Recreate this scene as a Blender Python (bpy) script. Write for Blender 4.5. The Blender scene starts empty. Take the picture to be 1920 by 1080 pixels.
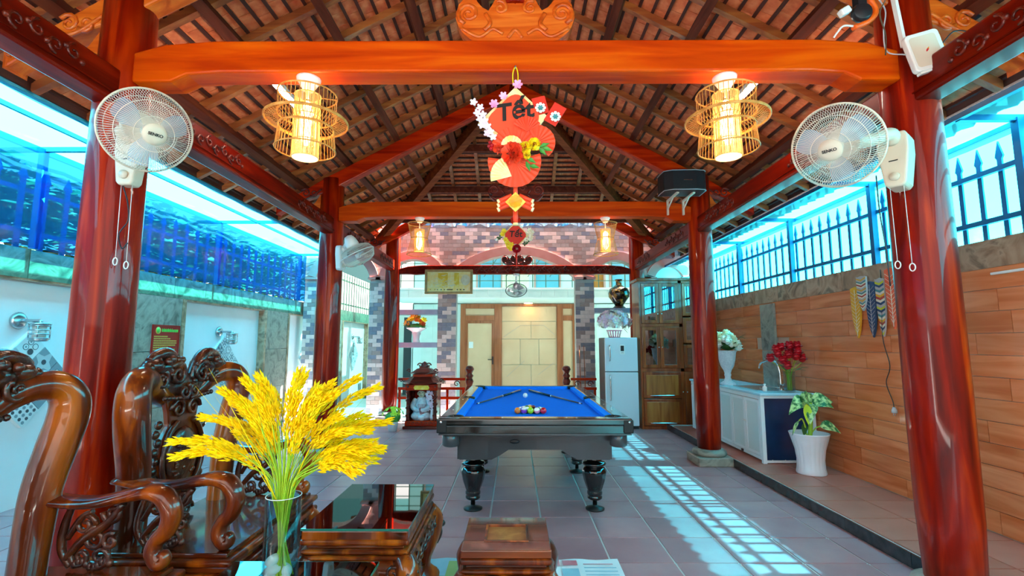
import bpy, math, random
from mathutils import Vector, Matrix
R = math.radians
random.seed(7)
SC = bpy.context.scene
COL = SC.collection

# ------------------------------------------------------------------ camera, sky, sun, exposure
cam_d = bpy.data.cameras.new('camera'); cam = bpy.data.objects.new('camera', cam_d); COL.objects.link(cam)
cam.location = (0, 0, 1.40)
cam.rotation_euler = (R(90 + 6.46), 0, R(0.31))
cam_d.sensor_width = 36.0; cam_d.lens = 910.0 * 36.0 / 1920.0
cam_d.clip_start = 0.05; cam_d.clip_end = 300
SC.camera = cam
W = bpy.data.worlds.new('sky'); SC.world = W; W.use_nodes = True
bg = W.node_tree.nodes['Background']; bg.inputs[0].default_value = (1.0, 0.965, 0.92, 1); bg.inputs[1].default_value = 1.35
sun_d = bpy.data.lights.new('sun', 'SUN'); sun = bpy.data.objects.new('sun', sun_d); COL.objects.link(sun)
sun_d.energy = 46.0; sun_d.angle = R(0.6); sun_d.color = (1.0, 0.96, 0.88)
sun.rotation_euler = (0, R(90 - 55.8), 0)          # from +x, 56 degrees up
SC.view_settings.view_transform = 'Standard'; SC.view_settings.look = 'None'
SC.view_settings.gamma = 1.0; SC.view_settings.use_curve_mapping = False
SC.view_settings.exposure = 1.3
SC.cycles.max_bounces = 8; SC.cycles.diffuse_bounces = 5; SC.cycles.transparent_max_bounces = 16
SC.cycles.sample_clamp_indirect = 6.0; SC.cycles.caustics_reflective = False; SC.cycles.caustics_refractive = False

# ------------------------------------------------------------------ colour + materials
def S(h):
    h = h.lstrip('#'); o = []
    for i in (0, 2, 4):
        c = int(h[i:i+2], 16) / 255.0
        o.append(c / 12.92 if c <= 0.04045 else ((c + 0.055) / 1.055) ** 2.4)
    return (o[0], o[1], o[2], 1.0)
MATS = {}
def mat(name, cols, rough=0.5, metal=0.0, coat=0.0, scale=(1, 1, 1), nscale=4.0, detail=4.0, bump=0.0, bscale=None,
        kind='noise', emit=None, estr=0.0, trans=0.0, ior=1.45, spec=0.5, alpha=1.0, croft=0.08, perobj=0.0, coord='Object', dist=0.0):
    """principled material with a procedural colour mix, optional bump, optional per-object brightness change"""
    if isinstance(cols, str): cols = [cols]
    m = bpy.data.materials.new(name); m.use_nodes = True; nt = m.node_tree; N = nt.nodes; L = nt.links
    b = N['Principled BSDF']
    b.inputs['Roughness'].default_value = rough; b.inputs['Metallic'].default_value = metal
    b.inputs['Coat Weight'].default_value = coat; b.inputs['Coat Roughness'].default_value = croft
    b.inputs['IOR'].default_value = ior; b.inputs['Transmission Weight'].default_value = trans
    b.inputs['Specular IOR Level'].default_value = spec; b.inputs['Alpha'].default_value = alpha
    b.inputs['Base Color'].default_value = S(cols[0])
    out = None
    if len(cols) > 1 or bump:
        tc = N.new('ShaderNodeTexCoord'); mp = N.new('ShaderNodeMapping'); mp.inputs['Scale'].default_value = scale
        L.new(tc.outputs[coord], mp.inputs['Vector']); vec = mp.outputs[0]
        if perobj or kind == 'wood':
            oi = N.new('ShaderNodeObjectInfo'); va = N.new('ShaderNodeVectorMath'); va.operation = 'ADD'
            ml = N.new('ShaderNodeMath'); ml.operation = 'MULTIPLY'; ml.inputs[1].default_value = 40
            L.new(oi.outputs['Random'], ml.inputs[0]); L.new(vec, va.inputs[0]); L.new(ml.outputs[0], va.inputs[1]); vec = va.outputs[0]
        if kind == 'voronoi':
            tx = N.new('ShaderNodeTexVoronoi'); tx.inputs['Scale'].default_value = nscale; fac = tx.outputs['Distance']
        else:
            tx = N.new('ShaderNodeTexNoise'); tx.inputs['Scale'].default_value = nscale
            tx.inputs['Detail'].default_value = detail; tx.inputs['Distortion'].default_value = dist; fac = tx.outputs['Fac']
        L.new(vec, tx.inputs['Vector'])
        if len(cols) > 1:
            cr = N.new('ShaderNodeValToRGB'); n = len(cols); el = cr.color_ramp.elements
            lo, hi = (0.3, 0.7) if kind != 'voronoi' else (0.05, 0.6)
            el[0].position = lo; el[0].color = S(cols[0]); el[1].position = hi; el[1].color = S(cols[-1])
            for i in range(1, n - 1):
                e = el.new(lo + (hi - lo) * i / (n - 1)); e.color = S(cols[i])
            L.new(fac, cr.inputs[0]); out = cr.outputs[0]
        if bump:
            bn = N.new('ShaderNodeBump'); bn.inputs['Strength'].default_value = bump; bn.inputs['Distance'].default_value = 0.02
            if bscale:
                t2 = N.new('ShaderNodeTexNoise'); t2.inputs['Scale'].default_value = bscale; t2.inputs['Detail'].default_value = 3
                L.new(vec, t2.inputs['Vector']); L.new(t2.outputs['Fac'], bn.inputs['Height'])
            else: L.new(fac, bn.inputs['Height'])
            L.new(bn.outputs[0], b.inputs['Normal'])
    if perobj:
        oi = N.new('ShaderNodeObjectInfo'); mr = N.new('ShaderNodeMapRange')
        mr.inputs[3].default_value = 1 - perobj; mr.inputs[4].default_value = 1 + perobj
        L.new(oi.outputs['Random'], mr.inputs[0])
        hs = N.new('ShaderNodeHueSaturation'); L.new(mr.outputs[0], hs.inputs['Value'])
        if out: L.new(out, hs.inputs['Color'])
        else: hs.inputs['Color'].default_value = S(cols[0])
        out = hs.outputs[0]
    if out: L.new(out, b.inputs['Base Color'])
    if emit: b.inputs['Emission Color'].default_value = S(emit); b.inputs['Emission Strength'].default_value = estr
    MATS[name] = m
    return m
def film(name, tint, gl=0.06, tr=0.2, rough=0.05, trc=None, rf=0.0):
    """thin coloured plastic sheet: tinted straight-through light, a little translucent scatter, a little gloss"""
    m = bpy.data.materials.new(name); m.use_nodes = True; nt = m.node_tree; N = nt.nodes; L = nt.links
    N.remove(N['Principled BSDF']); o = N['Material Output']
    t = N.new('ShaderNodeBsdfTransparent'); t.inputs[0].default_value = (*tint, 1)
    d = N.new('ShaderNodeBsdfTranslucent'); d.inputs[0].default_value = (*(trc or tint), 1)
    g = N.new('ShaderNodeBsdfGlossy'); g.inputs['Roughness'].default_value = rough
    a = N.new('ShaderNodeMixShader'); a.inputs[0].default_value = tr; L.new(t.outputs[0], a.inputs[1]); L.new(d.outputs[0], a.inputs[2])
    if rf:      # part of the light is scattered forward by the ribbed sheet
        q = N.new('ShaderNodeBsdfRefraction'); q.inputs[0].default_value = (*(trc or tint), 1); q.inputs['Roughness'].default_value = 0.55; q.inputs['IOR'].default_value = 1.4
        k = N.new('ShaderNodeMixShader'); k.inputs[0].default_value = rf; L.new(a.outputs[0], k.inputs[1]); L.new(q.outputs[0], k.inputs[2]); a = k
    c = N.new('ShaderNodeMixShader'); c.inputs[0].default_value = gl; L.new(a.outputs[0], c.inputs[1]); L.new(g.outputs[0], c.inputs[2])
    L.new(c.outputs[0], o.inputs[0]); MATS[name] = m; return m
def emis(name, col, s):
    m = bpy.data.materials.new(name); m.use_nodes = True; N = m.node_tree.nodes; N.remove(N['Principled BSDF'])
    e = N.new('ShaderNodeEmission'); e.inputs[0].default_value = S(col); e.inputs[1].default_value = s
    m.node_tree.links.new(e.outputs[0], N['Material Output'].inputs[0]); MATS[name] = m; return m
def wood(name, cols, rough=0.3, coat=0.8, axis='x', sc=1.0, bump=0.0, croft=0.06, perobj=0.0, spec=0.25):
    s = {'x': (0.8, 9, 9), 'y': (9, 0.8, 9), 'z': (9, 9, 0.8)}[axis]
    return mat(name, cols, rough, coat=coat, scale=tuple(v * sc for v in s), nscale=1.6, detail=6, kind='wood', bump=bump, croft=croft, dist=0.8, perobj=perobj, spec=spec)

wood('column_wood', ['#560500', '#8c1200', '#c43600'], 0.4, 0.3, 'z', 0.7, croft=0.05, spec=0.1)
wood('beam_orange', ['#a82a00', '#c84000', '#dc5e04'], 0.45, 0.12, 'x', 0.8, croft=0.08, spec=0.1)
wood('beam_red', ['#4c0400', '#6e0c00', '#8c1c04'], 0.4, 0.2, 'y', 0.8, croft=0.1, spec=0.1)
wood('rafter_red', ['#801000', '#b02000', '#c83800'], 0.4, 0.15, 'x', croft=0.1, spec=0.1)
wood('truss_orange', ['#b04008', '#cc5a12', '#de7424'], 0.4, 0.2, 'x')
wood('rui_wood', ['#7c3a20', '#96502a', '#b06a34'], 0.5, 0.2, 'x', perobj=0.25)
wood('purlin_wood', ['#4a1c12', '#60281a', '#723822'], 0.6, 0.0, 'y', spec=0.1)
wood('hip_wood', ['#5c2410', '#783418', '#8c4420'], 0.6, 0.0, 'x', spec=0.1)
wood('batten_wood', ['#3c1c16', '#54291e'], 0.6, 0.0, 'y')
mat('roof_tile', ['#cc5c36', '#dc7446', '#e88a5a'], 0.85, nscale=14, bump=0.3, perobj=0.14)
mat('deck', '#5a3a2c', 0.9)
wood('carved_orange', ['#a83a06', '#cc5410', '#e07426'], 0.35, 0.4, 'x', 1.5)
wood('carved_dark', ['#3a0c08', '#64180e', '#8a3018'], 0.35, 0.4, 'x', 1.5)
wood('rosewood', ['#2a0e04', '#702606', '#c86010'], 0.3, 0.7, 'z', 0.55, croft=0.04)
wood('rosewood_flat', ['#2c1008', '#66260c', '#a04a14'], 0.22, 1.0, 'x', 0.55, croft=0.05)
mat('rosewood_dark', ['#240c08', '#4c1c0e', '#74340f'], 0.3, coat=0.7, nscale=9, bump=0.35, bscale=38)
wood('cabinet_wood', ['#702a10', '#903e18', '#ac5626'], 0.35, 0.6, 'z', 0.8)
wood('cabinet_panel', ['#8a4a1c', '#a86228', '#bc7a3c'], 0.35, 0.6, 'z', 0.8)
wood('door_wood', ['#8a4c30', '#a45e3c', '#b06c48'], 0.4, 0.3, 'z', 0.8)
wood('plank_tile', ['#c4622e', '#d67a48', '#e49060'], 0.35, 0.2, 'y', 1.0, perobj=0.06)
mat('grout_brown', '#c8a894', 0.9)
mat('floor_tile', ['#a6757c', '#b08086', '#ba8c90'], 0.36, nscale=2.5, detail=6, bump=0.02, bscale=30, perobj=0.06, spec=0.5)
mat('floor_grout', '#d6d8d8', 0.8)
mat('platform_tile', ['#b46c5c', '#c27c6c'], 0.4, nscale=3, perobj=0.07)
mat('step_stone', ['#26282c', '#3c4044'], 0.2, nscale=12)
mat('paving', ['#605a52', '#6c665e'], 0.9, nscale=3)
mat('stone_brown', ['#6a5242', '#9c7a60', '#b89a80', '#76604e'], 0.35, nscale=3.5, detail=8, dist=2.0, bump=0.05, perobj=0.12)
mat('stone_green', ['#2c4a3e', '#4a7460', '#6c9078', '#3a5e4e'], 0.3, nscale=3.5, detail=8, dist=2.2, perobj=0.1)
mat('stone_grey', ['#5c5a54', '#8a867c', '#a09a8e', '#6c6a64'], 0.35, nscale=4, detail=8, dist=2.0, perobj=0.08)
mat('white_wall', ['#dfe6ea', '#e8eef2'], 0.7, nscale=2)
mat('mortar', '#a8a09a', 0.9)
mat('brick_beige', ['#d0b8b0', '#dcc6be'], 0.6, nscale=20, perobj=0.05)
mat('brick_brown', ['#988c88', '#a89c98'], 0.6, nscale=20, perobj=0.06)
mat('brick_slate', ['#74727e', '#82808c'], 0.6, nscale=20, perobj=0.06)
mat('brick_umber', ['#94807a', '#a08c86'], 0.6, nscale=20, perobj=0.06)
mat('arch_pink', ['#b88078', '#c49088'], 0.6, nscale=5)
mat('fence_blue', ['#0a4a74', '#105c88'], 0.45, nscale=5)
mat('fence_green', ['#4c6c5c', '#5c7c68'], 0.5, nscale=5)
mat('frame_teal', ['#2c98b0', '#38a8c0'], 0.4, nscale=5)
film('canopy_film', (0.10, 0.62, 0.76), 0.04, 0.66, trc=(0.035, 0.47, 0.72))
film('canopy_right', (0.04, 0.60, 0.76), 0.04, 0.86, trc=(0.03, 0.50, 0.74))
film('court_film', (0.045, 0.14, 0.145), 0.04, 0.3, trc=(0.03, 0.11, 0.11))
film('film_right', (0.07, 0.72, 0.92), 0.04, 0.80, trc=(0.03, 0.70, 0.95))
film('film_left', (0.02, 0.26, 0.66), 0.06, 0.35, trc=(0.012, 0.26, 0.66))
film('film_scrap', (0.25, 0.6, 0.9), 0.2, 0.4, 0.15)
mat('black_lacquer', ['#0b0b0c', '#141414'], 0.12, coat=0.8, nscale=6)
mat('black_matte', '#17181a', 0.45)
mat('grey_panel', ['#3c3c40', '#48484c'], 0.3, nscale=4, coat=0.4)
mat('felt', ['#0c70e0', '#1078ec'], 0.9, nscale=60, spec=0.1)
mat('felt_rail', ['#1480f0', '#1c8cf8'], 0.9, nscale=60, spec=0.1)
mat('white_plastic', '#e6e2dc', 0.35)
mat('cream_plastic', '#d8c6b0', 0.4)
mat('grey_plastic', '#b0acb0', 0.4)
mat('dark_plastic', '#1c1c20', 0.35)
mat('clear_blade', '#a8c4dc', 0.2, alpha=0.55)
mat('wire', '#e4d4c4', 0.35)
mat('chrome', '#d8d8d8', 0.12, metal=1.0)
mat('steel', '#b8bcc0', 0.25, metal=0.9)
mat('fridge_white', '#d6dee6', 0.25, coat=0.4)
mat('bamboo', ['#c07828', '#d69040', '#e4a858'], 0.5, nscale=20)
mat('bamboo_glow', ['#d8a050', '#e8bc74'], 0.5, nscale=30, emit='#ffc060', estr=0.15)  # slats glow faintly, imitating bulb light shining through
emis('lamp_core', '#ffd690', 24.0)
emis('lamp_core_far', '#ffd690', 9.0)
emis('lamp_disc', '#ffd888', 2.0)
emis('tube_light', '#fff0dc', 42.0)
emis('door_light', '#ffd488', 14.0)
def glass(name, tint='#ffffff', rough=0.0):
    return mat(name, tint, rough, trans=1.0, ior=1.45)
glass('clear_glass')
def pane(name, tint, gl=0.1, rough=0.02, alpha=0.0):
    """thin window pane: straight-through tint plus fresnel gloss"""
    m = bpy.data.materials.new(name); m.use_nodes = True; nt = m.node_tree; N = nt.nodes; L = nt.links
    N.remove(N['Principled BSDF']); t = N.new('ShaderNodeBsdfTransparent'); t.inputs[0].default_value = S(tint)
    g = N.new('ShaderNodeBsdfGlossy'); g.inputs['Roughness'].default_value = rough
    f = N.new('ShaderNodeLayerWeight'); f.inputs[0].default_value = 0.5
    pw = N.new('ShaderNodeMath'); pw.operation = 'POWER'; pw.inputs[1].default_value = 4.0; L.new(f.outputs['Facing'], pw.inputs[0])
    ad = N.new('ShaderNodeMath'); ad.operation = 'MULTIPLY_ADD'; ad.inputs[1].default_value = 0.7; ad.inputs[2].default_value = gl; L.new(pw.outputs[0], ad.inputs[0])
    x = N.new('ShaderNodeMixShader'); L.new(ad.outputs[0], x.inputs[0]); L.new(t.outputs[0], x.inputs[1]); L.new(g.outputs[0], x.inputs[2])
    L.new(x.outputs[0], N['Material Output'].inputs[0]); MATS[name] = m; return m
pane('vase_glass', '#e8f0f0', 0.02)
pane('table_glass', '#3c5854', 0.16)
pane('cabinet_glass', '#8a9aa0', 0.25)
mat('glass_edge', '#2c7a68', 0.15, coat=0.5)
mat('frosted', ['#d8b490', '#e2c2a0'], 0.35, nscale=2)
mat('house_tile', ['#c4dcd8', '#d2e6e2'], 0.35, nscale=3, perobj=0.03)
mat('house_wall', ['#cfe2e0', '#d8eae8'], 0.7, nscale=2)
mat('slab_white', '#eef2f2', 0.6)
mat('house_window', ['#5c9cb4', '#6cacc0'], 0.15, nscale=2)
mat('shelf_stone', ['#8088a0', '#9098ac'], 0.35, nscale=6)
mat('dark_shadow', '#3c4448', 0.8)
mat('leaf_green', ['#2c6a24', '#448c34', '#6cae48'], 0.5, nscale=12, perobj=0.15)
mat('leaf_dark', ['#1c4a1c', '#2c6428'], 0.5, nscale=12, perobj=0.15)
mat('leaf_yellow', ['#b8d830', '#d8ec48'], 0.5, nscale=14)
mat('stem_green', ['#90b820', '#b4d030'], 0.5, nscale=10)
mat('rice_yellow', ['#ffc400', '#ffd200', '#ffe020'], 0.6, nscale=30, spec=0.2)
mat('pebble', ['#e8e8e6', '#f6f6f4'], 0.3, nscale=5)
mat('white_ceramic', ['#e8e4e8', '#f0ecf0'], 0.3, coat=0.4, nscale=6)
mat('urn_white', ['#c8ccd4', '#e4e8ec'], 0.3, nscale=40, bump=0.6)
mat('rose_red', ['#a00414', '#d01024'], 0.5, nscale=30)
mat('petal_white', ['#e8e4d4', '#f8f6ec'], 0.5, nscale=20)
mat('petal_cream', ['#e8d8b0', '#f4ecd0'], 0.5, nscale=20)
mat('petal_lilac', ['#d8c0e0', '#f0e0f0', '#ecc8dc'], 0.5, nscale=9)
mat('petal_pink', ['#f088b8', '#fcb4d4'], 0.5, nscale=20)
mat('petal_orange', ['#e88010', '#f8a820'], 0.5, nscale=20)
mat('petal_yellow', ['#f4c800', '#ffe020'], 0.5, nscale=20)
mat('paper_red', ['#d8200c', '#e83018'], 0.5, nscale=3)
mat('paper_orange_red', ['#f0401c', '#f85028'], 0.55, nscale=3)
mat('gold', ['#ffd870', '#fff0bc'], 0.35, nscale=12)
mat('gold_bright', ['#e8b010', '#f8d040', '#fff0a0'], 0.3, nscale=5, dist=1.5)
mat('ink_black', '#1c1412', 0.6)
mat('white_paint', '#f4f2ee', 0.5)
mat('frame_brown', ['#a8804c', '#c09860'], 0.4, nscale=12)
mat('navy_panel', ['#0a2444', '#103460'], 0.2, nscale=3, coat=0.5)
mat('counter_top', ['#a8dcec', '#b8e4f0'], 0.2, nscale=4)
mat('white_alu', '#e4eaec', 0.4)
mat('frosted_white', ['#ccd8d8', '#d8e2e0'], 0.3, nscale=2)
mat('lacquer_vase', ['#14120c', '#1c1810', '#b88a3c'], 0.25, coat=0.6, nscale=11, detail=2)
mat('sign_red', ['#a4100c', '#b41812'], 0.4, nscale=4)
mat('sign_yellow', '#d0a84c', 0.5)
mat('sign_green', '#5cc44c', 0.5)
mat('orange_plastic', '#f06010', 0.4)
mat('tile_light', '#b4c4cc', 0.3); mat('tile_mid', '#7c909c', 0.3); mat('tile_dark', '#3c4c58', 0.3); mat('tile_pale', '#d4e0e4', 0.3)
mat('figure_white', ['#a8b8c8', '#e8ecf0'], 0.35, nscale=16)
mat('yellow_paint', ['#e0a020', '#ecb438'], 0.6, nscale=12); mat('navy_paint', ['#28405c', '#38547a'], 0.6, nscale=12)
mat('coral_paint', ['#e8603c', '#f07450'], 0.6, nscale=12); mat('grey_paint', '#b8b4b4', 0.6); mat('teal_paint', '#4c8c90', 0.6)
mat('brick_paint', '#b84838', 0.6); mat('cream_paint', '#e8e0c8', 0.6); mat('lime_paint', '#c8cc30', 0.6)
mat('paper_white', ['#dce4e8', '#eef2f4'], 0.6, nscale=4); mat('paper_print', ['#c8505c', '#d8a0a8'], 0.6, nscale=5)
mat('paper_blue', ['#88b8cc', '#a4ccd8'], 0.6, nscale=6); mat('paper_green', ['#88a860', '#a0bc78'], 0.6, nscale=6)
mat('outdoor_wall', ['#686e70', '#808688'], 0.8, nscale=2); mat('outdoor_roof', ['#50585c', '#687074'], 0.7, nscale=3)
mat('bark', ['#4c3c2c', '#6c5840'], 0.9, nscale=8)
M = MATS

# ------------------------------------------------------------------ mesh builder
def frame_from(d, up=Vector((0, 0, 1))):
    d = Vector(d).normalized()
    if abs(d.dot(up)) > 0.98: up = Vector((1, 0, 0))
    x = d.cross(up).normalized(); y = x.cross(d).normalized()
    return x, y, d
def root_off(p):
    v = Vector((0, 0, 0))
    while p is not None: v = v + Vector(p.location); p = p.parent
    return v
class MB:
    def __init__(s): s.v = []; s.f = []; s.sm = []; s.mi = []; s.cm = 0
    def add(s, vs, fs, smooth=False):
        o = len(s.v); s.v += [tuple(p) for p in vs]
        for f in fs: s.f.append([i + o for i in f]); s.sm.append(smooth); s.mi.append(s.cm)
        return s
    def box(s, c, d, rot=None):
        x, y, z = (k / 2 for k in d); c = Vector(c)
        vs = [Vector((a * x, b * y, e * z)) for a in (-1, 1) for b in (-1, 1) for e in (-1, 1)]
        if rot is not None: vs = [rot @ p for p in vs]
        return s.add([p + c for p in vs], [(0, 1, 3, 2), (4, 6, 7, 5), (0, 4, 5, 1), (2, 3, 7, 6), (0, 2, 6, 4), (1, 5, 7, 3)])
    def bx(s, x0, x1, y0, y1, z0, z1):
        return s.box(((x0+x1)/2, (y0+y1)/2, (z0+z1)/2), (abs(x1-x0), abs(y1-y0), abs(z1-z0)))
    def bar(s, a, b, w, h, up=(0, 0, 1)):
        a, b = Vector(a), Vector(b); x, y, d = frame_from(b - a, Vector(up))
        vs = [p + x * i * w / 2 + y * j * h / 2 for p in (a, b) for i, j in ((-1, -1), (1, -1), (1, 1), (-1, 1))]
        return s.add(vs, [(3, 2, 1, 0), (4, 5, 6, 7), (0, 1, 5, 4), (1, 2, 6, 5), (2, 3, 7, 6), (3, 0, 4, 7)])
    def tube(s, pts, r, n=8, cap=True, flat=1.0, up=(0, 0, 1), closed=False, smooth=True):
        """sweep: r a number, a list, or a list of (rx, ry); flat scales the second axis"""
        pts = [Vector(p) for p in pts]; m = len(pts); vs = []; px = None
        for i, p in enumerate(pts):
            a = pts[(i - 1) % m] if closed or i > 0 else p; b = pts[(i + 1) % m] if closed or i < m - 1 else p
            d = (b - a)
            if d.length < 1e-9: d = Vector((0, 0, 1))
            d.normalize()
            if px is None: px, py, _ = frame_from(d, Vector(up))
            else:
                px = (px - d * px.dot(d))
                px = px.normalized() if px.length > 1e-6 else frame_from(d)[0]
                py = px.cross(d)
            rr = r[i] if isinstance(r, (list, tuple)) else r
            rx, ry = rr if isinstance(rr, (list, tuple)) else (rr, rr * flat)
            for k in range(n):
                t = 2 * math.pi * k / n; vs.append(p + px * rx * math.cos(t) + py * ry * math.sin(t))
        fs = []
        for i in range(m if closed else m - 1):
            a, b = i * n, ((i + 1) % m) * n
            for k in range(n): fs.append((a + k, a + (k + 1) % n, b + (k + 1) % n, b + k))
        s.add(vs, fs, smooth)
        if cap and not closed:
            o = len(s.v) - len(vs)
            s.f.append([o + k for k in range(n)][::-1]); s.sm.append(False); s.mi.append(s.cm)
            s.f.append([o + (m - 1) * n + k for k in range(n)]); s.sm.append(False); s.mi.append(s.cm)
        return s
    def lathe(s, prof, n=16, c=(0, 0, 0), axis=(0, 0, 1), smooth=True, flute=None):
        x, y, d = frame_from(axis); c = Vector(c); vs = []; fs = []
        for (r, z) in prof:
            for k in range(n):
                t = 2 * math.pi * k / n; q = r * (flute(t, z) if flute else 1)
                vs.append(c + x * q * math.cos(t) + y * q * math.sin(t) + d * z)
        for i in range(len(prof) - 1):
            for k in range(n):
                a = i * n + k; b = i * n + (k + 1) % n; fs.append((a, b, b + n, a + n))
        s.add(vs, fs, smooth); o = len(s.v) - len(vs)
        if prof[0][0] > 1e-4: s.f.append([o + k for k in range(n)][::-1]); s.sm.append(False); s.mi.append(s.cm)
        if prof[-1][0] > 1e-4: s.f.append([o + (len(prof) - 1) * n + k for k in range(n)]); s.sm.append(False); s.mi.append(s.cm)
        return s
    def cyl(s, a, b, r, n=12, r2=None):
        a, b = Vector(a), Vector(b)
        return s.lathe([(r, 0), (r if r2 is None else r2, (b - a).length)], n, a, b - a)
    def ell(s, c, rad, n=10, m=6, rot=None):
        c = Vector(c); vs = []; fs = []
        if not isinstance(rad, (list, tuple)): rad = (rad, rad, rad)
        for i in range(m + 1):
            a = math.pi * i / m
            for k in range(n):
                t = 2 * math.pi * k / n
                p = Vector((rad[0] * math.sin(a) * math.cos(t), rad[1] * math.sin(a) * math.sin(t), rad[2] * math.cos(a)))
                vs.append(c + (rot @ p if rot is not None else p))
        for i in range(m):
            for k in range(n):
                a = i * n + k; b = i * n + (k + 1) % n; fs.append((a, a + n, b + n, b))
        return s.add(vs, fs, True)
    def prism(s, outline, o, u, v, t):
        """2-D outline in plane (u, v) at o, extruded by vector t"""
        o, u, v, t = Vector(o), Vector(u), Vector(v), Vector(t); n = len(outline)
        a = [o + u * p[0] + v * p[1] for p in outline]; vs = a + [p + t for p in a]
        fs = [list(range(n))[::-1], [n + i for i in range(n)]] + [(i, (i + 1) % n, n + (i + 1) % n, n + i) for i in range(n)]
        if u.cross(v).dot(t) < 0: fs = [list(f)[::-1] for f in fs]
        return s.add(vs, fs)
    def ring(s, c, axis, rad, r, n=32, m=6, ry=None):
        x, y, d = frame_from(axis); c = Vector(c)
        pts = [c + x * rad * math.cos(2*math.pi*k/n) + y * (ry or rad) * math.sin(2*math.pi*k/n) for k in range(n)]
        return s.tube(pts, r, m, closed=True)
    def spiral(s, c, u, v, rad, turns, r, start=0.0, n=18, sign=1):
        c, u, v = Vector(c), Vector(u), Vector(v)
        pts = []; rs = []
        for i in range(n + 1):
            f = i / n; a = start + sign * 2 * math.pi * turns * f; q = rad * (1 - 0.86 * f)
            pts.append(c + u * q * math.cos(a) + v * q * math.sin(a)); rs.append(r * (1 - 0.45 * f))
        return s.tube(pts, rs, 6)
    def build(s, name, m, parent=None, bevel=0.0, seg=2, kind=None, label=None, local=False, sub=0):
        off = Vector((0, 0, 0)) if local else root_off(parent)
        me = bpy.data.meshes.new(name); me.from_pydata([tuple(Vector(p) - off) for p in s.v], [], s.f)
        for i, p in enumerate(me.polygons): p.use_smooth = s.sm[i]; p.material_index = s.mi[i]
        for k in (m if isinstance(m, (list, tuple)) else [m]): me.materials.append(MATS[k] if isinstance(k, str) else k)
        me.update()
        ob = bpy.data.objects.new(name, me); COL.objects.link(ob)
        if parent is not None: ob.parent = parent
        if bevel:
            b = ob.modifiers.new('bevel', 'BEVEL'); b.width = bevel; b.segments = seg; b.limit_method = 'ANGLE'; b.angle_limit = R(40)
        if sub:
            b = ob.modifiers.new('sub', 'SUBSURF'); b.levels = sub; b.render_levels = sub
        if kind: ob['kind'] = kind
        if label: ob['label'] = label
        return ob
def tag(o, label, cat, group=None, kind=None):
    o['label'] = label; o['category'] = cat
    if group: o['group'] = group
    if kind: o['kind'] = kind
    return o
def thing(name, label, cat, loc=(0, 0, 0), group=None, rz=0.0):
    o = bpy.data.objects.new(name, None); COL.objects.link(o); o.location = loc; o.rotation_euler = (0, 0, rz); o.empty_display_size = 0.1
    return tag(o, label, cat, group)
def struct(name, mb, m, parent=None, label=None, bevel=0.0):
    o = mb.build(name, m, parent, bevel=bevel); o['kind'] = 'structure'
    if label: o['label'] = label
    return o
def copy_tree(o, parent=None):
    c = o.copy(); COL.objects.link(c); c.parent = parent
    for ch in list(o.children): copy_tree(ch, c)
    return c
def inst(src, name, loc, parent, m=None):
    """another object on the same mesh data"""
    o = bpy.data.objects.new(name, src.data if hasattr(src, 'data') else src); COL.objects.link(o); o.location = loc
    if parent is not None: o.parent = parent
    return o
def mesh_of(mb, name, m):
    me = bpy.data.meshes.new(name); me.from_pydata(mb.v, [], mb.f); me.materials.append(MATS[m])
    for i, p in enumerate(me.polygons): p.use_smooth = mb.sm[i]
    me.update(); return me
def text_obj(txt, size, m, name, parent, loc, rot, ext=0.001, shear=0.0, width=1.0, bold=0.0):
    cu = bpy.data.curves.new('t', 'FONT'); cu.body = txt; cu.size = size; cu.extrude = ext; cu.align_x = 'CENTER'; cu.align_y = 'CENTER'
    cu.shear = shear; cu.offset = bold
    ob = bpy.data.objects.new('t', cu); COL.objects.link(ob); bpy.context.view_layer.update()
    dg = bpy.context.evaluated_depsgraph_get(); me = bpy.data.meshes.new_from_object(ob.evaluated_get(dg))
    bpy.data.objects.remove(ob); me.materials.clear(); me.materials.append(MATS[m])
    o = bpy.data.objects.new(name, me); COL.objects.link(o); o.parent = parent
    o.location = Vector(loc) - root_off(parent); o.rotation_euler = rot; o.scale = (width, 1, 1)
    return o
def cr(pts, n=6):
    """smooth curve through points (Catmull-Rom)"""
    P = [Vector(p) for p in pts]; P = [P[0] * 2 - P[1]] + P + [P[-1] * 2 - P[-2]]; o = []
    for i in range(1, len(P) - 2):
        for k in range(n):
            t = k / n; a, b, c, d = P[i-1], P[i], P[i+1], P[i+2]
            o.append(0.5 * ((2*b) + (c-a)*t + (2*a-5*b+4*c-d)*t*t + (3*b-a-3*c+d)*t**3))
    o.append(P[-2]); return o
def lerps(vals, n):
    o = []
    for i in range(n):
        f = i / (n - 1) * (len(vals) - 1); k = min(int(f), len(vals) - 2); t = f - k; o.append(vals[k] * (1 - t) + vals[k+1] * t)
    return o
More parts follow.
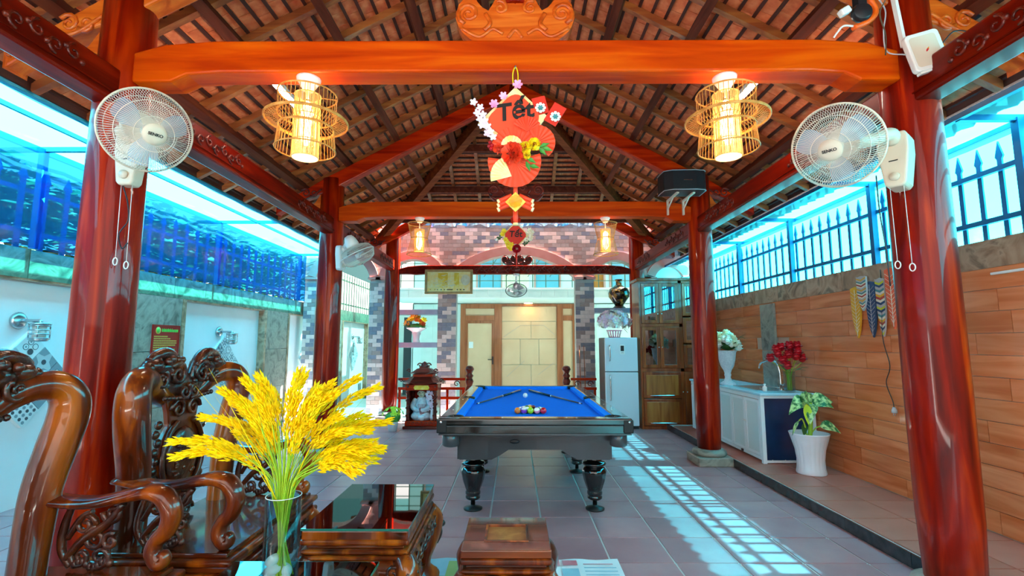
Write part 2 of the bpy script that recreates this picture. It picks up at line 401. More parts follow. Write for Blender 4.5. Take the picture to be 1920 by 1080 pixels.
# ================================================================== SETTING
# ground outside, floor with its tiles, raised platform on the right
g = MB(); g.box((0, 8, -0.16), (60, 60, 0.08)); struct('trim_1', g, 'paving', label='pale paving of the yard around the open pavilion')
f = MB(); f.bx(-4.17, 2.50, -3.0, 9.3, -0.12, -0.006)
floor = struct('floor', f, 'floor_grout', label='slate grey square floor tiles with pale joints')
TS = 0.41
tile_me = mesh_of(MB().box((0, 0, 0), (TS - 0.015, TS - 0.015, 0.012)), 'floor_tile', 'floor_tile')
far_tiles = MB(); nt_ = 0
for i in range(-11, 6):
    for j in range(-3, 22):
        x = -0.20 + TS * (i + 0.5); y = 4.11 + TS * (j - 6 + 0.5)
        if x + TS / 2 > 2.53 or x - TS / 2 < -4.3 or y < -1.4 or y > 9.2: continue
        px = 965 + 910 * x / max(y, 0.3)
        if y > 2.55 and -60 < px < 1980 and (x > -3.0 or y > 4.2) and nt_ < 300:
            inst(tile_me, 'tile', (x, y, -0.006), floor); nt_ += 1
        else: far_tiles.box((x, y, -0.006), (TS - 0.015, TS - 0.015, 0.012))
far_tiles.build('tile_field', 'floor_tile', floor, kind='stuff')
et_me = mesh_of(MB().box((0, 0, 0), (0.214, TS - 0.012, 0.012)), 'edge_tile', 'floor_tile')
for j in range(-1, 16): inst(et_me, 'edge_tile', (2.373, 4.11 + TS * (j - 3 + 0.5), -0.006), floor)

p = MB(); p.bx(2.50, 3.45, -3.0, 8.10, -0.12, 0.079)
plat = struct('trim_2', p, 'floor_grout', label='low raised tiled strip along the plank wall')
pt_me = mesh_of(MB().box((0, 0, 0), (0.398, 0.398, 0.014)), 'platform_tile', 'platform_tile')
for j in range(14):
    for i in range(2): inst(pt_me, 'tile', (2.725 + 0.41 * i, 2.4 + 0.41 * j, 0.083), plat)
r_ = MB(); y = 2.0
while y < 8.0:
    MB().bx(2.485, 2.4995, y, y + 0.61, -0.001, 0.088).build('riser_slab', 'step_stone', plat); y += 0.615

# ---------------------------------------------------------------- right wall: plank tiles, stone band
XR = 3.33
w = MB(); w.bx(XR + 0.012, XR + 0.2, -3.0, 9.6, -0.1, 2.115)
wr = struct('wall_right', w, 'grout_brown', label='wall of brown wood-look plank tiles under a dark stone band')
pl_me = mesh_of(MB().box((0, 0, 0), (0.014, 0.796, 0.148)), 'plank', 'plank_tile')
for k in range(12):
    y = 2.0 - [0.1, 0.5, 0.3, 0.7][k % 4] + (0.13 * k) % 0.25
    while y < 8.3:
        if not (6.17 < y + 0.4 < 6.58): inst(pl_me, 'plank', (XR + 0.006, y + 0.4, 0.095 + 0.0765 + 0.1525 * k), wr)
        y += 0.80
ss_me = mesh_of(MB().box((0, 0, 0), (0.03, 0.594, 0.196)), 'stone_slab', 'stone_brown')
for k in range(13): inst(ss_me, 'stone_slab', (XR, 1.9 + 0.3 + 0.6 * k, 2.020), wr)
pp_me = mesh_of(MB().box((0, 0, 0), (0.05, 0.34, 0.60)), 'pilaster_slab', 'stone_grey')
for k in range(3): inst(pp_me, 'stone_slab', (XR - 0.004, 6.375, 0.395 + 0.605 * k), wr)

# ---------------------------------------------------------------- left wall: white niches between stone pilasters, running on behind the arch
XL = -4.17
w = MB(); w.bx(XL - 0.30, XL - 0.10, -3.0, 17.0, -0.1, 2.19)
wl = struct('wall_left', w, 'white_wall', label='white wall with shallow niches framed in green stone')
NY = [4.25, 7.10, 9.95, 12.80, 15.65]; HW = 0.98
slabs = []
y = 1.7
while y < 16.9:
    MB().bx(XL - 0.11, XL, y, y + 0.594, 1.95, 2.20).build('stone_slab', 'stone_green', wl); y += 0.6
ed = [1.6] + [v for n in NY for v in (n - HW - 0.2, n + HW + 0.2)][0:] + [17]
for a, b in [(1.6, 2.2)] + [(NY[i] + HW + 0.06, NY[i + 1] - HW - 0.06) for i in range(4)]:
    z = 0.0
    for k in range(3):
        MB().bx(XL - 0.11, XL, a + 0.003, b - 0.003, z + 0.003, z + 0.647).build('stone_slab', 'stone_grey', wl); z += 0.65
for n in NY[:4]:
    MB().bx(XL - 0.10, XL - 0.006, n - HW - 0.06, n + HW + 0.06, 1.93, 1.95).build('niche_frame', 'stone_brown', wl)
    for sgn in (-1, 1):
        a = n + sgn * HW; b = n + sgn * (HW + 0.06)
        MB().bx(XL - 0.105, XL + 0.012, min(a, b), max(a, b), 0, 1.945).build('niche_frame', 'stone_brown', wl)

w = MB(); w.bx(-4.47, 3.55, -4.6, -4.4, -0.1, 1.7); struct('wall_sky_block', w, 'outdoor_wall', label='plain wall added behind the viewer to cut sky light from the front')  # unseen wall, added to hold back white sky light from the front
# ---------------------------------------------------------------- far brick arcade (spandrel wall + brick piers)
YB = 9.45
ARCH = [(-3.90, -2.84, 0.42), (-2.51, -1.50, 0.36), (-1.14, 1.19, 0.45), (1.555, 2.45, 0.34), (2.75, 3.30, 0.2)]   # x0, x1, sagitta
SPR = 2.68
def arch_z(x, extra=0.0):
    for a, b, s in ARCH:
        h = (b - a) / 2; c = (a + b) / 2; Rr = (h * h + s * s) / (2 * s); zc = SPR + s - Rr
        q = (Rr + extra) ** 2 - (x - c) ** 2
        if abs(x - c) <= h + extra * h / Rr and q > 0: return max(SPR, zc + math.sqrt(q))
    return SPR
wb = MB(); n = 150; xs = [-4.17 + (3.33 + 4.17) * i / n for i in range(n + 1)]
for i in range(n):
    a, b = arch_z(xs[i] + 1e-4), arch_z(xs[i + 1] - 1e-4)
    vs = [(xs[i], YB + 0.012, a), (xs[i+1], YB + 0.012, b), (xs[i+1], YB + 0.012, 3.72), (xs[i], YB + 0.012, 3.72),
          (xs[i], YB + 0.24, a), (xs[i+1], YB + 0.24, b), (xs[i+1], YB + 0.24, 3.72), (xs[i], YB + 0.24, 3.72)]
    wb.add(vs, [(0, 1, 2, 3), (5, 4, 7, 6), (0, 4, 5, 1), (3, 2, 6, 7)])
wall_back = struct('wall_back', wb, 'mortar', label='brick arcade wall with pink arches above the far beam')
BL, BH = 0.165, 0.078
BM = ['brick_beige', 'brick_brown', 'brick_slate', 'brick_umber']
def bpick(i, k):
    v = (i * 7 + k * 3 + (i * k) % 5) % 10
    if random.random() < 0.25: return random.choice(BM)
    return BM[0] if v < 3 else BM[1] if v < 6 else BM[2] if v < 8 else BM[3]
brick_cache = {}
def brick(parent, x0, x1, z0, z1, m, za=None, zb=None, y0=None):
    y0 = YB if y0 is None else y0
    za = z0 if za is None else za; zb = z0 if zb is None else zb
    if za == z0 and zb == z0:
        key = (round(x1 - x0, 3), round(z1 - z0, 3), m)
        if key not in brick_cache: brick_cache[key] = mesh_of(MB().bx(-(x1-x0)/2, (x1-x0)/2, 0, 0.02, -(z1-z0)/2, (z1-z0)/2), 'brick', m)
        return inst(brick_cache[key], 'brick', ((x0+x1)/2, y0, (z0+z1)/2), parent)
    return MB().prism([(x0, za), (x1, zb), (x1, z1), (x0, z1)], (0, y0, 0), (1, 0, 0), (0, 0, 1), (0, 0.02, 0)).build('brick', m, parent)
spill = MB(); spill_m = []; nb = 0
rest = {m: MB() for m in BM}
for k in range(14):
    z0 = SPR - 0.02 + BH * k; z1 = z0 + BH - 0.004; off = (k % 2) * BL / 2
    i = 0; x = -4.20 + off
    while x < 3.33:
        x0, x1 = max(x, -4.17), min(x + BL - 0.004, 3.32)
        za, zb = max(z0, arch_z(x0, 0.17)), max(z0, arch_z(x1, 0.17))
        if z0 < SPR - 0.01:
            za = max(za, arch_z(x0, 0.17) if arch_z(x0, 0.17) > SPR else z0); zb = max(zb, arch_z(x1, 0.17) if arch_z(x1, 0.17) > SPR else z0)
        m = bpick(i, k)
        if x1 - x0 > 0.03 and min(za, zb) < z1 - 0.004:
            za, zb = min(za, z1 - 0.002), min(zb, z1 - 0.002)
            if -2.75 < x < 2.35 and nb < 296:
                brick(wall_back, x0, x1, z0, z1, m, za, zb); nb += 1
            else: rest[m].prism([(x0, za), (x1, zb), (x1, z1), (x0, z1)], (0, YB, 0), (1, 0, 0), (0, 0, 1), (0, 0.02, 0))
        x += BL; i += 1
bf = MB(); allm = []
for q, m in enumerate(BM): bf.cm = q; bf.add(rest[m].v, rest[m].f)
bf.build('brick_field', BM, wall_back, kind='stuff')
for a, b, s in ARCH:
    h = (b - a) / 2; c = (a + b) / 2; Rr = (h * h + s * s) / (2 * s); zc = SPR + s - Rr; th = math.asin(min(1, h / Rr))
    o_ = [(c + (Rr + 0.165) * math.sin(t), zc + (Rr + 0.165) * math.cos(t)) for t in [th * (k / 12) for k in range(-12, 13)]]
    i_ = [(c + Rr * math.sin(t), zc + Rr * math.cos(t)) for t in [th * (k / 12) for k in range(12, -13, -1)]]
    mo = MB()
    for q in range(24):
        mo.prism([o_[q], o_[q+1], i_[23 - q], i_[24 - q]], (0, YB - 0.035, 0), (1, 0, 0), (0, 0, 1), (0, 0.26, 0))
    mo.build('arch_moulding', 'arch_pink', wall_back)
    mo = MB()
    for sgn in (-1, 1): mo.box((c + sgn * (h + 0.09), YB + 0.09, SPR - 0.02), (0.24, 0.28, 0.045))
    mo.build('impost_moulding', 'arch_pink', wall_back)
for (x0, x1, what) in ((-4.13, -3.90, 'brick pier against the green stone wall on the left'), (-2.84, -2.51, 'brick pier left of the far left wooden column'),
                 (-1.50, -1.14, 'brick pier left of the glazed house door'), (1.19, 1.555, 'brick pier right of the glazed house door'), (2.45, 2.75, 'brick pier behind the tall wooden cabinet')):
    pr = thing('brick_pier', what, 'pillar', ((x0 + x1) / 2, YB + 0.12, -0.006))
    MB().bx(x0 + 0.012, x1 - 0.012, YB + 0.012, YB + 0.23, -0.006, SPR - 0.045).build('core', 'mortar', pr)
    nh = round((x1 - x0) / (BL / 2)); wst = (x1 - x0) / nh * 2
    for k in range(int((SPR - 0.05) / BH)):
        z0 = BH * k; x = x0 - (k % 2) * wst / 2; i = 0
        while x < x1 - 0.01:
            a, b = max(x, x0), min(x + wst - 0.004, x1)
            m = ['brick_beige', 'brick_slate', 'brick_brown', 'brick_beige', 'brick_umber', 'brick_slate'][(i * 2 + (k // 2) * 5 + k + (1 if random.random() < 0.2 else 0)) % 6]
            if b - a > 0.03: o = brick(pr, a, b, z0, z0 + BH - 0.004, m); o.location = Vector(o.location) - Vector(pr.location)
            x += wst; i += 1
    for sd in (x0, x1 - 0.012):
        MB().bx(sd, sd + 0.012, YB + 0.022, YB + 0.23, -0.006, SPR - 0.045).build('side_cladding', 'brick_brown', pr)

# ================================================================== ROOF
KS, ZT = 0.54, 4.93           # side slope z = ZT - KS|x| (tile underside)
HX, RY0, YF = 1.24, 5.90, -2.2
def zs(x): return ZT - KS * abs(x)
def zbk(y): return ZT - 0.435 * (y - RY0)
XE = 3.33
def yend(x): return min(RY0 + HX * abs(x), 9.75)
d = MB()  # opaque sheet added over the tiles so no sun leaks through
for s in (-1, 1):
    poly = [(0, YF), (XE + .03, YF), (XE + .03, 9.75), (3.1, 9.75), (0, RY0)]
    vs = [(s * x, y, zs(x) + 0.045) for x, y in poly] + [(s * x, y, zs(x) + 0.075) for x, y in poly]
    n = 5; fs = [list(range(n)), [n + i for i in range(n)]] + [(i, (i+1) % n, n + (i+1) % n, n + i) for i in range(n)]
    d.add(vs, fs)
YBE = 8.75
vs = [(0, RY0), ((YBE - RY0) / HX, YBE), (-(YBE - RY0) / HX, YBE)]
d.add([(x, y, zbk(y) + 0.045) for x, y in vs] + [(x, y, zbk(y) + 0.075) for x, y in vs], [(0, 1, 2), (3, 4, 5), (0, 1, 4, 3), (1, 2, 5, 4), (2, 0, 3, 5)])
ceiling = struct('ceiling', d, 'deck', label='open underside of the terracotta tiled hip roof with battens and rafters')
ang = math.atan(KS)
# battens along the ridge direction
NB = 30
cs, sn = math.cos(ang), math.sin(ang)
for s in (-1, 1):
    for k in range(NB):
        x = 0.12 + k * 0.1085
        rot = Matrix.Rotation(s * ang, 3, 'Y')
        a, b = YF, yend(x)
        MB().box((s * x, (a + b) / 2, zs(x) - 0.012), (0.026, b - a, 0.022), rot).build('batten', 'batten_wood', ceiling)
# roof tiles: one course between two battens
tw = 0.155
tl = {s: mesh_of(MB().box((0, 0, 0), (0.125, tw - 0.006, 0.012), Matrix.Rotation(s * (ang - 0.06), 3, 'Y')), 'roof_tile', 'roof_tile') for s in (-1, 1)}
cand = []; rest_t = MB()
for s in (-1, 1):
    for k in range(NB):
        x = 0.065 + k * 0.1085; y = YF + (k % 2) * tw / 2
        while y < yend(x) - 0.05:
            cand.append((s, x, y + tw / 2)); y += tw
def vis(c):
    s, x, y = c
    if y < 2.2: return 99
    return abs(y - 3.4) + (0 if x < 2.4 else 2)
cand.sort(key=vis)
for i, (s, x, y) in enumerate(cand):
    p = (s * x, y, zs(x) + 0.016 + random.uniform(-0.002, 0.004))
    if i < 300: inst(tl[s], 'roof_tile', p, ceiling)
    else: rest_t.box(p, (0.125, tw - 0.006, 0.012), Matrix.Rotation(s * (ang - 0.06), 3, 'Y'))
# hip end
angb = math.atan(0.435); rb = Matrix.Rotation(-angb, 3, 'X')
y = RY0 + 0.12
while y < YBE:
    xm = (y - RY0) / HX
    MB().box((0, y, zbk(y) - 0.012), (2 * xm, 0.026, 0.022), rb).build('batten', 'batten_wood', ceiling)
    x = -xm
    while x < xm: rest_t.box((x + tw / 2, y + 0.045, zbk(y + 0.045) + 0.016), (tw - 0.006, 0.105, 0.012), rb); x += tw
    y += 0.095
rest_t.build('roof_tile_field', 'roof_tile', ceiling, kind='stuff')
# eave tiles with pointed scalloped ends
for s in (-1, 1):
    sc = [(-0.075, 0.10), (0.075, 0.10), (0.075, 0.02), (0.05, -0.025), (0, -0.05), (-0.05, -0.025), (-0.075, 0.02)]
    e = MB().prism(sc, (0, 0, 0), (0, 1, 0), (-s * cs, 0, sn), (0.02 * s * sn, 0, 0.02 * cs))
    em = mesh_of(e, 'eave_tile', 'roof_tile')
    for k in range(80): inst(em, 'eave_tile', (s * XE, YF + 0.15 * k + 0.08, zs(XE) + 0.02), ceiling)
    MB().bar((s * 3.28, YF, zs(3.28) - 0.02), (s * 3.28, 9.7, zs(3.28) - 0.02), 0.03, 0.09).build('fascia_board', 'batten_wood', ceiling)
# common rafters
for s in (-1, 1):
    for k in range(-16, 14):
        y = 3.97 + 0.43 * k
        if y < YF: continue
        x0 = 0.0 if y < RY0 else (y - RY0) / HX
        if x0 > 3.1: continue
        MB().bar((s * x0, y, zs(x0) - 0.055), (s * 3.27, y, zs(3.27) - 0.055), 0.05, 0.062).build('rafter', 'rui_wood', ceiling)
for x in (-1.88, -1.46, -1.02, -0.60, -0.17, 0.21, 0.64, 1.06, 1.5, 1.92):
    y0 = RY0 + HX * abs(x)
    if y0 < YBE - 0.1: MB().bar((x, y0, zbk(y0) - 0.055), (x, YBE, zbk(YBE) - 0.055), 0.05, 0.062).build('rafter', 'rui_wood', ceiling)
# purlins
for s in (-1, 1):
    for x in (0.30, 0.90, 1.50, 2.10, 2.67):
        MB().bar((s * x, YF, zs(x) - 0.14), (s * x, yend(x), zs(x) - 0.14), 0.075, 0.105, (s * sn, 0, cs)).build('purlin', 'purlin_wood', ceiling)
for y in (7.02, 7.86, 8.6):
    xm = (y - RY0) / HX
    MB().bar((-xm, y, zbk(y) - 0.14), (xm, y, zbk(y) - 0.14), 0.075, 0.10).build('purlin', 'purlin_wood', ceiling)
for s in (-1, 1):
    MB().bar((0, RY0, zs(0) - 0.19), (s * 3.1, RY0 + HX * 3.1, zs(3.1) - 0.19), 0.11, 0.16).build('hip_rafter', 'hip_wood', ceiling)
MB().bar((0, YF, ZT - 0.12), (0, RY0 + 0.05, ZT - 0.12), 0.14, 0.16).build('ridge_beam', 'beam_red', ceiling)

# ================================================================== COLUMNS AND BEAMS
CX = 2.29
def column(x, y, what, base=True, zt=3.45):
    c = thing('wooden_column', what, 'column', (x, y, 0.0))
    prof = [(0.128, 0.15), (0.142, 0.5), (0.146, 1.1), (0.144, 2.0), (0.138, 2.9), (0.130, zt)]
    MB().lathe(prof, 32, (x, y, 0)).build('shaft', 'column_wood', c)
    if base:
        MB().box((x, y, 0.05), (0.40, 0.40, 0.10)).build('plinth', 'stone_grey', c, bevel=0.012)
        MB().lathe([(0.175, 0.10), (0.195, 0.125), (0.185, 0.155), (0.150, 0.17), (0.13, 0.175)], 28, (x, y, 0)).build('base_ring', 'stone_grey', c)
    return c
column(-CX, 2.69, 'red brown column with a fan, left of the carved chair')
column(CX, 2.69, 'glossy red brown column nearest on the right, under the router')
column(-CX, 5.95, 'red brown column in the left row, middle of the three')
column(CX, 5.90, 'red brown column on stone base beside the white counter')
column(-CX, 9.02, 'slender red brown column at the far left, beside the plaque')
column(CX, 9.02, 'dark red column at the far right, behind the tall cabinet')
def cross_beam(name, label, y, z0, z1, m, x0, x1, th, haunch=0.055):
    b = thing(name, label, 'beam', ((x0 + x1) / 2, y, z0))
    o = [(x0, z0 - haunch), (x0 + 0.22, z0 - haunch), (x0 + 0.31, z0 - 0.012), (x0 + 0.5, z0), (x1 - 0.5, z0), (x1 - 0.31, z0 - 0.012), (x1 - 0.22, z0 - haunch), (x1, z0 - haunch),
         (x1, z1 - 0.07), (x1 - 0.18, z1 - 0.02), (x1 - 0.45, z1), (x0 + 0.45, z1), (x0 + 0.18, z1 - 0.02), (x0, z1 - 0.07)]
    # split into convex strips
    mb = MB(); top = sorted([p for p in o if p[1] > (z0 + z1) / 2]); bot = sorted([p for p in o if p[1] <= (z0 + z1) / 2])
    def itp(L, x):
        for q in range(len(L) - 1):
            if L[q][0] <= x <= L[q+1][0]: return L[q][1] + (L[q+1][1] - L[q][1]) * (x - L[q][0]) / max(1e-6, L[q+1][0] - L[q][0])
        return L[-1][1]
    X = sorted(set([p[0] for p in o])); n = len(X); vs = []
    for x in X: vs += [(x, y - th/2, itp(bot, x)), (x, y - th/2, itp(top, x)), (x, y + th/2, itp(bot, x)), (x, y + th/2, itp(top, x))]
    fs = []
    for q in range(n - 1):
        a, c = 4 * q, 4 * q + 4
        fs += [(a, c, c + 1, a + 1), (a + 2, a + 3, c + 3, c + 2), (a, a + 2, c + 2, c), (a + 1, c + 1, c + 3, a + 3)]
    fs += [(0, 1, 3, 2), (4*n-4, 4*n-2, 4*n-1, 4*n-3)]
    mb.add(vs, fs); mb.build('beam', m, b, bevel=0.012, seg=2)
    return b
cross_beam('cross_beam', 'thick orange crossbeam nearest the viewer, hung with two round lanterns', 2.66, 2.925, 3.115, 'beam_orange', -2.17, 2.17, 0.15)
cross_beam('cross_beam', 'orange crossbeam between the middle columns, carrying the small red charm', 5.90, 2.945, 3.135, 'beam_orange', -2.17, 2.17, 0.15)
fb = cross_beam('cross_beam', 'slim red carved crossbeam at the far end, above the gold plaque', 9.02, 2.68, 2.845, 'beam_red', -2.17, 2.17, 0.12, 0.0)
def vine(mb, path, u, v, nrm, n, amp, r):
    """carved tendril relief along a line: spirals alternately above and below"""
    a, b = Vector(path[0]), Vector(path[1]); L_ = (b - a).length; u = (b - a) / L_; v = Vector(v)
    for i in range(n):
        c = a + u * L_ * (i + 0.5) / n; sg = 1 if i % 2 else -1
        mb.spiral(c + v * amp * 0.25 * sg, u, v, amp, 1.15, r, start=math.pi * (0.5 if sg > 0 else 1.5), n=12, sign=sg)
        q = c + u * L_ / n * 0.5
        mb.ell(q - v * amp * 0.4 * sg, (amp * 0.35, amp * 0.35, amp * 0.35), 6, 4)
v_ = MB(); vine(v_, ((-0.75, 8.955, 2.762), (1.0, 8.955, 2.762)), None, (0, 0, 1), None, 18, 0.045, 0.009)
v_.ell((0.04, 8.955, 2.762), (0.06, 0.02, 0.06), 12, 6); v_.build('carving', 'carved_dark', fb)
v_ = MB(); vine(v_, ((1.35, 8.955, 2.762), (1.95, 8.955, 2.762)), None, (0, 0, 1), None, 6, 0.04, 0.008); v_.build('carving', 'carved_dark', fb)
# long beams front to back along each side
def side_beam(s, y0, y1, what):
    b = thing('side_beam', what, 'beam', (s * CX, (y0 + y1) / 2, 2.73))
    MB().bx(s * CX - 0.07, s * CX + 0.07, y0, y1, 2.735, 2.93).build('beam', 'beam_red', b, bevel=0.014)
    MB().bx(s * (CX - 0.078), s * (CX - 0.066), y0, y1, 2.775, 2.783).build('bead', 'beam_red', b)
    for a, e in ((y0 + 0.25, y0 + 1.0), (y1 - 1.0, y1 - 0.25)):
        v_ = MB(); vine(v_, ((s * (CX - 0.072), a, 2.845), (s * (CX - 0.072), e, 2.845)), None, (0, 0, 1), None, 8, 0.045, 0.009)
        v_.build('carving', 'carved_dark', b)
    return b
side_beam(-1, -0.9, 2.58, 'dark red carved beam at top left, left of the left fan')
side_beam(-1, 2.80, 5.83, 'dark red carved beam running from the left fan to the middle left column')
side_beam(-1, 6.07, 8.90, 'dark red side beam far left, behind the side-on fan')
side_beam(1, -0.9, 2.58, 'dark red carved beam at top right, below the router')
side_beam(1, 2.80, 5.79, 'dark red carved beam running behind the right fan')
side_beam(1, 6.02, 8.90, 'dark red carved beam at far right, above the tall cabinet')
# principal rafters of the three trusses
def principal(y, m, names):
    for s in (-1, 1):
        b = thing('principal_rafter', names[0 if s < 0 else 1], 'beam', (s * 1.4, y, zs(1.4) - 0.3))
        mb = MB(); P_ = []
        for i in range(25):
            x = 2.95 * i / 24; dz = 0.0
            P_.append((s * x, y, zs(x) - 0.30 + dz))
        n = len(P_); vs = []; fs = []
        for i, q in enumerate(P_):
            x = abs(q[0]); h = 0.20 if x < 2.35 else 0.20 - 0.10 * ((x - 2.35) / 0.6)
            up = 0.035 * math.sin(max(0, (x - 2.35) / 0.6) * math.pi)
            for (dy, dz) in ((-0.06, -h / 2 + up), (0.06, -h / 2 + up), (0.06, h / 2), (-0.06, h / 2)): vs.append((q[0], y + dy, q[2] + dz))
        for i in range(n - 1):
            a = 4 * i
            for k in range(4): fs.append((a + k, a + (k + 1) % 4, a + 4 + (k + 1) % 4, a + 4 + k))
        fs += [(0, 1, 2, 3), (4*n-1, 4*n-2, 4*n-3, 4*n-4)]
        mb.add(vs, fs); mb.build('beam', m, b, bevel=0.012)
        cv = MB()
        uu = Vector((s, 0, -KS)).normalized(); vv = Vector((s * KS, 0, 1)).normalized()
        for i, (q, rr) in enumerate(((2.50, .05), (2.60, .06), (2.70, .055), (2.78, .05), (2.86, .045), (2.92, .03))):
            cv.spiral((s * q, y - 0.062, zs(q) - 0.30 + (0.03 if i % 2 else -0.03)), uu, vv, rr, 1.4, 0.013, start=i, n=14, sign=1 if i % 2 else -1)
        cv.tube(cr([(s * 2.4, y - .062, zs(2.4) - .33), (s * 2.55, y - .066, zs(2.55) - .36), (s * 2.75, y - .066, zs(2.75) - .30), (s * 2.92, y - .062, zs(2.92) - .29)]), 0.012, 6)
        cv.build('carved_end', 'carved_orange' if y < 4 else 'carved_dark', b)
principal(2.69, 'truss_orange', ('orange rafter with carved cloud end at top left corner', 'orange rafter with carved cloud end at top right corner'))
principal(5.92, 'rafter_red', ('bright red sloping rafter above the middle left column', 'bright red sloping rafter above the speaker'))
principal(8.9, 'rafter_red', ('red sloping rafter at the far left end of the roof', 'red sloping rafter at the far right end of the roof'))

# scroll brackets
def scroll(x, y, z, w_, h, m, name, what, cat='bracket', th=0.09):
    b = thing(name, what, cat, (x, y, z))
    o = []
    half = [(0.0, 0.80), (0.10, 0.93), (0.24, 1.0), (0.36, 0.86), (0.44, 0.66), (0.56, 0.74), (0.68, 0.92), (0.84, 0.95), (0.96, 0.78), (1.0, 0.52), (0.93, 0.28), (0.78, 0.10), (0.60, 0.0), (0.40, 0.0), (0.33, 0.06), (0.25, 0.0), (0.0, 0.0)]
    top = half[:10]; bot = half[9:]
    def it(L, q):
        L = sorted(L)
        for k in range(len(L) - 1):
            if L[k][0] <= q <= L[k+1][0]: return L[k][1] + (L[k+1][1] - L[k][1]) * (q - L[k][0]) / max(1e-6, L[k+1][0] - L[k][0])
        return L[-1][1]
    mb = MB(); n = 40; vs = []; fs = []
    for i in range(n + 1):
        q = -1 + 2 * i / n; t, bb = it(top, abs(q)), it(bot, abs(q))
        for (dy, zz) in ((-th/2, bb), (-th/2, t), (th/2, bb), (th/2, t)): vs.append((x + q * w_ / 2, y + dy, z + zz * h))
    for i in range(n):
        a, c = 4*i, 4*i+4; fs += [(a, c, c+1, a+1), (a+2, a+3, c+3, c+2), (a, a+2, c+2, c), (a+1, c+1, c+3, a+3)]
    mb.add(vs, fs); mb.build('block', m, b, bevel=0.008)
    cv = MB(); k = w_ / 2
    for s in (-1, 1):
        cv.spiral((x + s * k * 0.78, y - th/2, z + h * 0.6), (s, 0, 0), (0, 0, 1), k * 0.20, 1.6, 0.013 * w_ / 0.6, start=-1.2)
        cv.spiral((x + s * k * 0.25, y - th/2, z + h * 0.72), (s, 0, 0), (0, 0, 1), k * 0.13, 1.3, 0.010 * w_ / 0.6, start=1.0)
        cv.tube(cr([(x + s * k * 0.9, y - th/2, z + h * 0.3), (x + s * k * 0.6, y - th/2, z + h * 0.12), (x + s * k * 0.38, y - th/2, z + h * 0.28), (x + s * k * 0.2, y - th/2, z + h * 0.18)]), 0.010 * w_ / 0.6, 6)
        cv.tube(cr([(x + s * k * 0.5, y - th/2, z + h * 0.6), (x + s * k * 0.42, y - th/2, z + h * 0.4), (x + s * k * 0.52, y - th/2, z + h * 0.25)]), 0.012 * w_ / 0.6, 6)
    cv.tube(cr([(x - k*.12, y - th/2, z + h*.1), (x, y - th/2, z + h*.26), (x + k*.12, y - th/2, z + h*.1)]), 0.010 * w_ / 0.6, 6)
    cv.build('carving', m, b)
    return b
scroll(0.004, 2.66, 3.115, 0.69, 0.30, 'carved_orange', 'scroll_block', 'carved orange scroll block on top of the nearest crossbeam')
scroll(0.018, 5.90, 3.135, 0.70, 0.25, 'carved_dark', 'scroll_block', 'dark carved scroll block on the middle crossbeam, behind the hanging charm')
scroll(0.047, 9.02, 2.845, 0.58, 0.20, 'carved_dark', 'scroll_block', 'dark carved scroll block on the far carved crossbeam')
for (y, z0, what, m) in ((2.66, 3.36, 'short king post above the nearest orange scroll block', 'column_wood'), (5.90, 3.34, 'short king post above the middle scroll block', 'column_wood')):
    k = thing('king_post', what, 'post', (0.004, y, z0)); MB().lathe([(0.07, z0), (0.09, z0 + 0.3), (0.085, 4.6), (0.07, 4.72)], 20, (0.004, y, 0)).build('post', m, k)
for s, lab in ((-1, 'left'), (1, 'right')):
    for y, m, q in ((2.69, 'carved_orange', 'nearest'), (5.92, 'carved_orange', 'middle')):
        b = thing('scroll_bracket', f'small orange carved scroll on the outer side of the {q} {lab} column', 'bracket', (s * 2.55, y, 2.93))
        o = [(0, 0.0), (0.13, 0.02), (0.27, 0.0), (0.30, 0.06), (0.27, 0.13), (0.20, 0.16), (0.12, 0.15), (0.06, 0.22), (0, 0.32)]
        MB().prism(o, (s * 2.42, y - 0.04, 2.93), (s, 0, 0), (0, 0, 1), (0, 0.08, 0)).build('block', m, b, bevel=0.006)
        cv = MB(); cv.spiral((s * 2.63, y - 0.042, 3.01), (s, 0, 0), (0, 0, 1), 0.06, 1.5, 0.01); cv.spiral((s * 2.5, y - 0.042, 3.03), (s, 0, 0), (0, 0, 1), 0.04, 1.3, 0.008); cv.build('carving', m, b)
# ================================================================== FENCES, AWNINGS, OUTSIDE
def fence(name, x, y0, y1, zb, label, m, step=0.155, top=0.69, rails=(0.14, 0.49), w=0.034, post_step=1.5):
    f = thing(name, label, 'fence', (x, y0, zb))
    o = [(-w/2, 0), (w/2, 0), (w/2, top - 0.13), (w*0.85, top - 0.11), (0, top), (-w*0.85, top - 0.11), (-w/2, top - 0.13)]
    me = mesh_of(MB().prism(o, (0, 0, 0), (0, 1, 0), (0, 0, 1), (0.012, 0, 0)), 'picket', m)
    y = y0 + step / 2
    while y < y1: inst(me, 'picket', (0, y - y0, 0), f); y += step
    for r in rails: MB().bx(x - 0.03, x - 0.002, y0, y1, zb + r - 0.018, zb + r + 0.018).build('rail', m, f)
    return f
fr = fence('picket_fence', XR + 0.06, 1.2, 9.4, 2.118, 'blue spear-topped metal fence standing on the right wall', 'fence_blue')
fl = fence('picket_fence', XL - 0.06, 1.6, 9.4, 2.20, 'blue-veiled metal fence standing on the left wall', 'fence_blue', 0.21, 0.74, (0.16, 0.52), 0.05)
fl2 = fence('picket_fence', XL - 0.06, 9.75, 16.8, 2.20, 'green metal fence seen through the left brick arch', 'fence_green', 0.19, 0.95, (0.16, 0.75), 0.045)
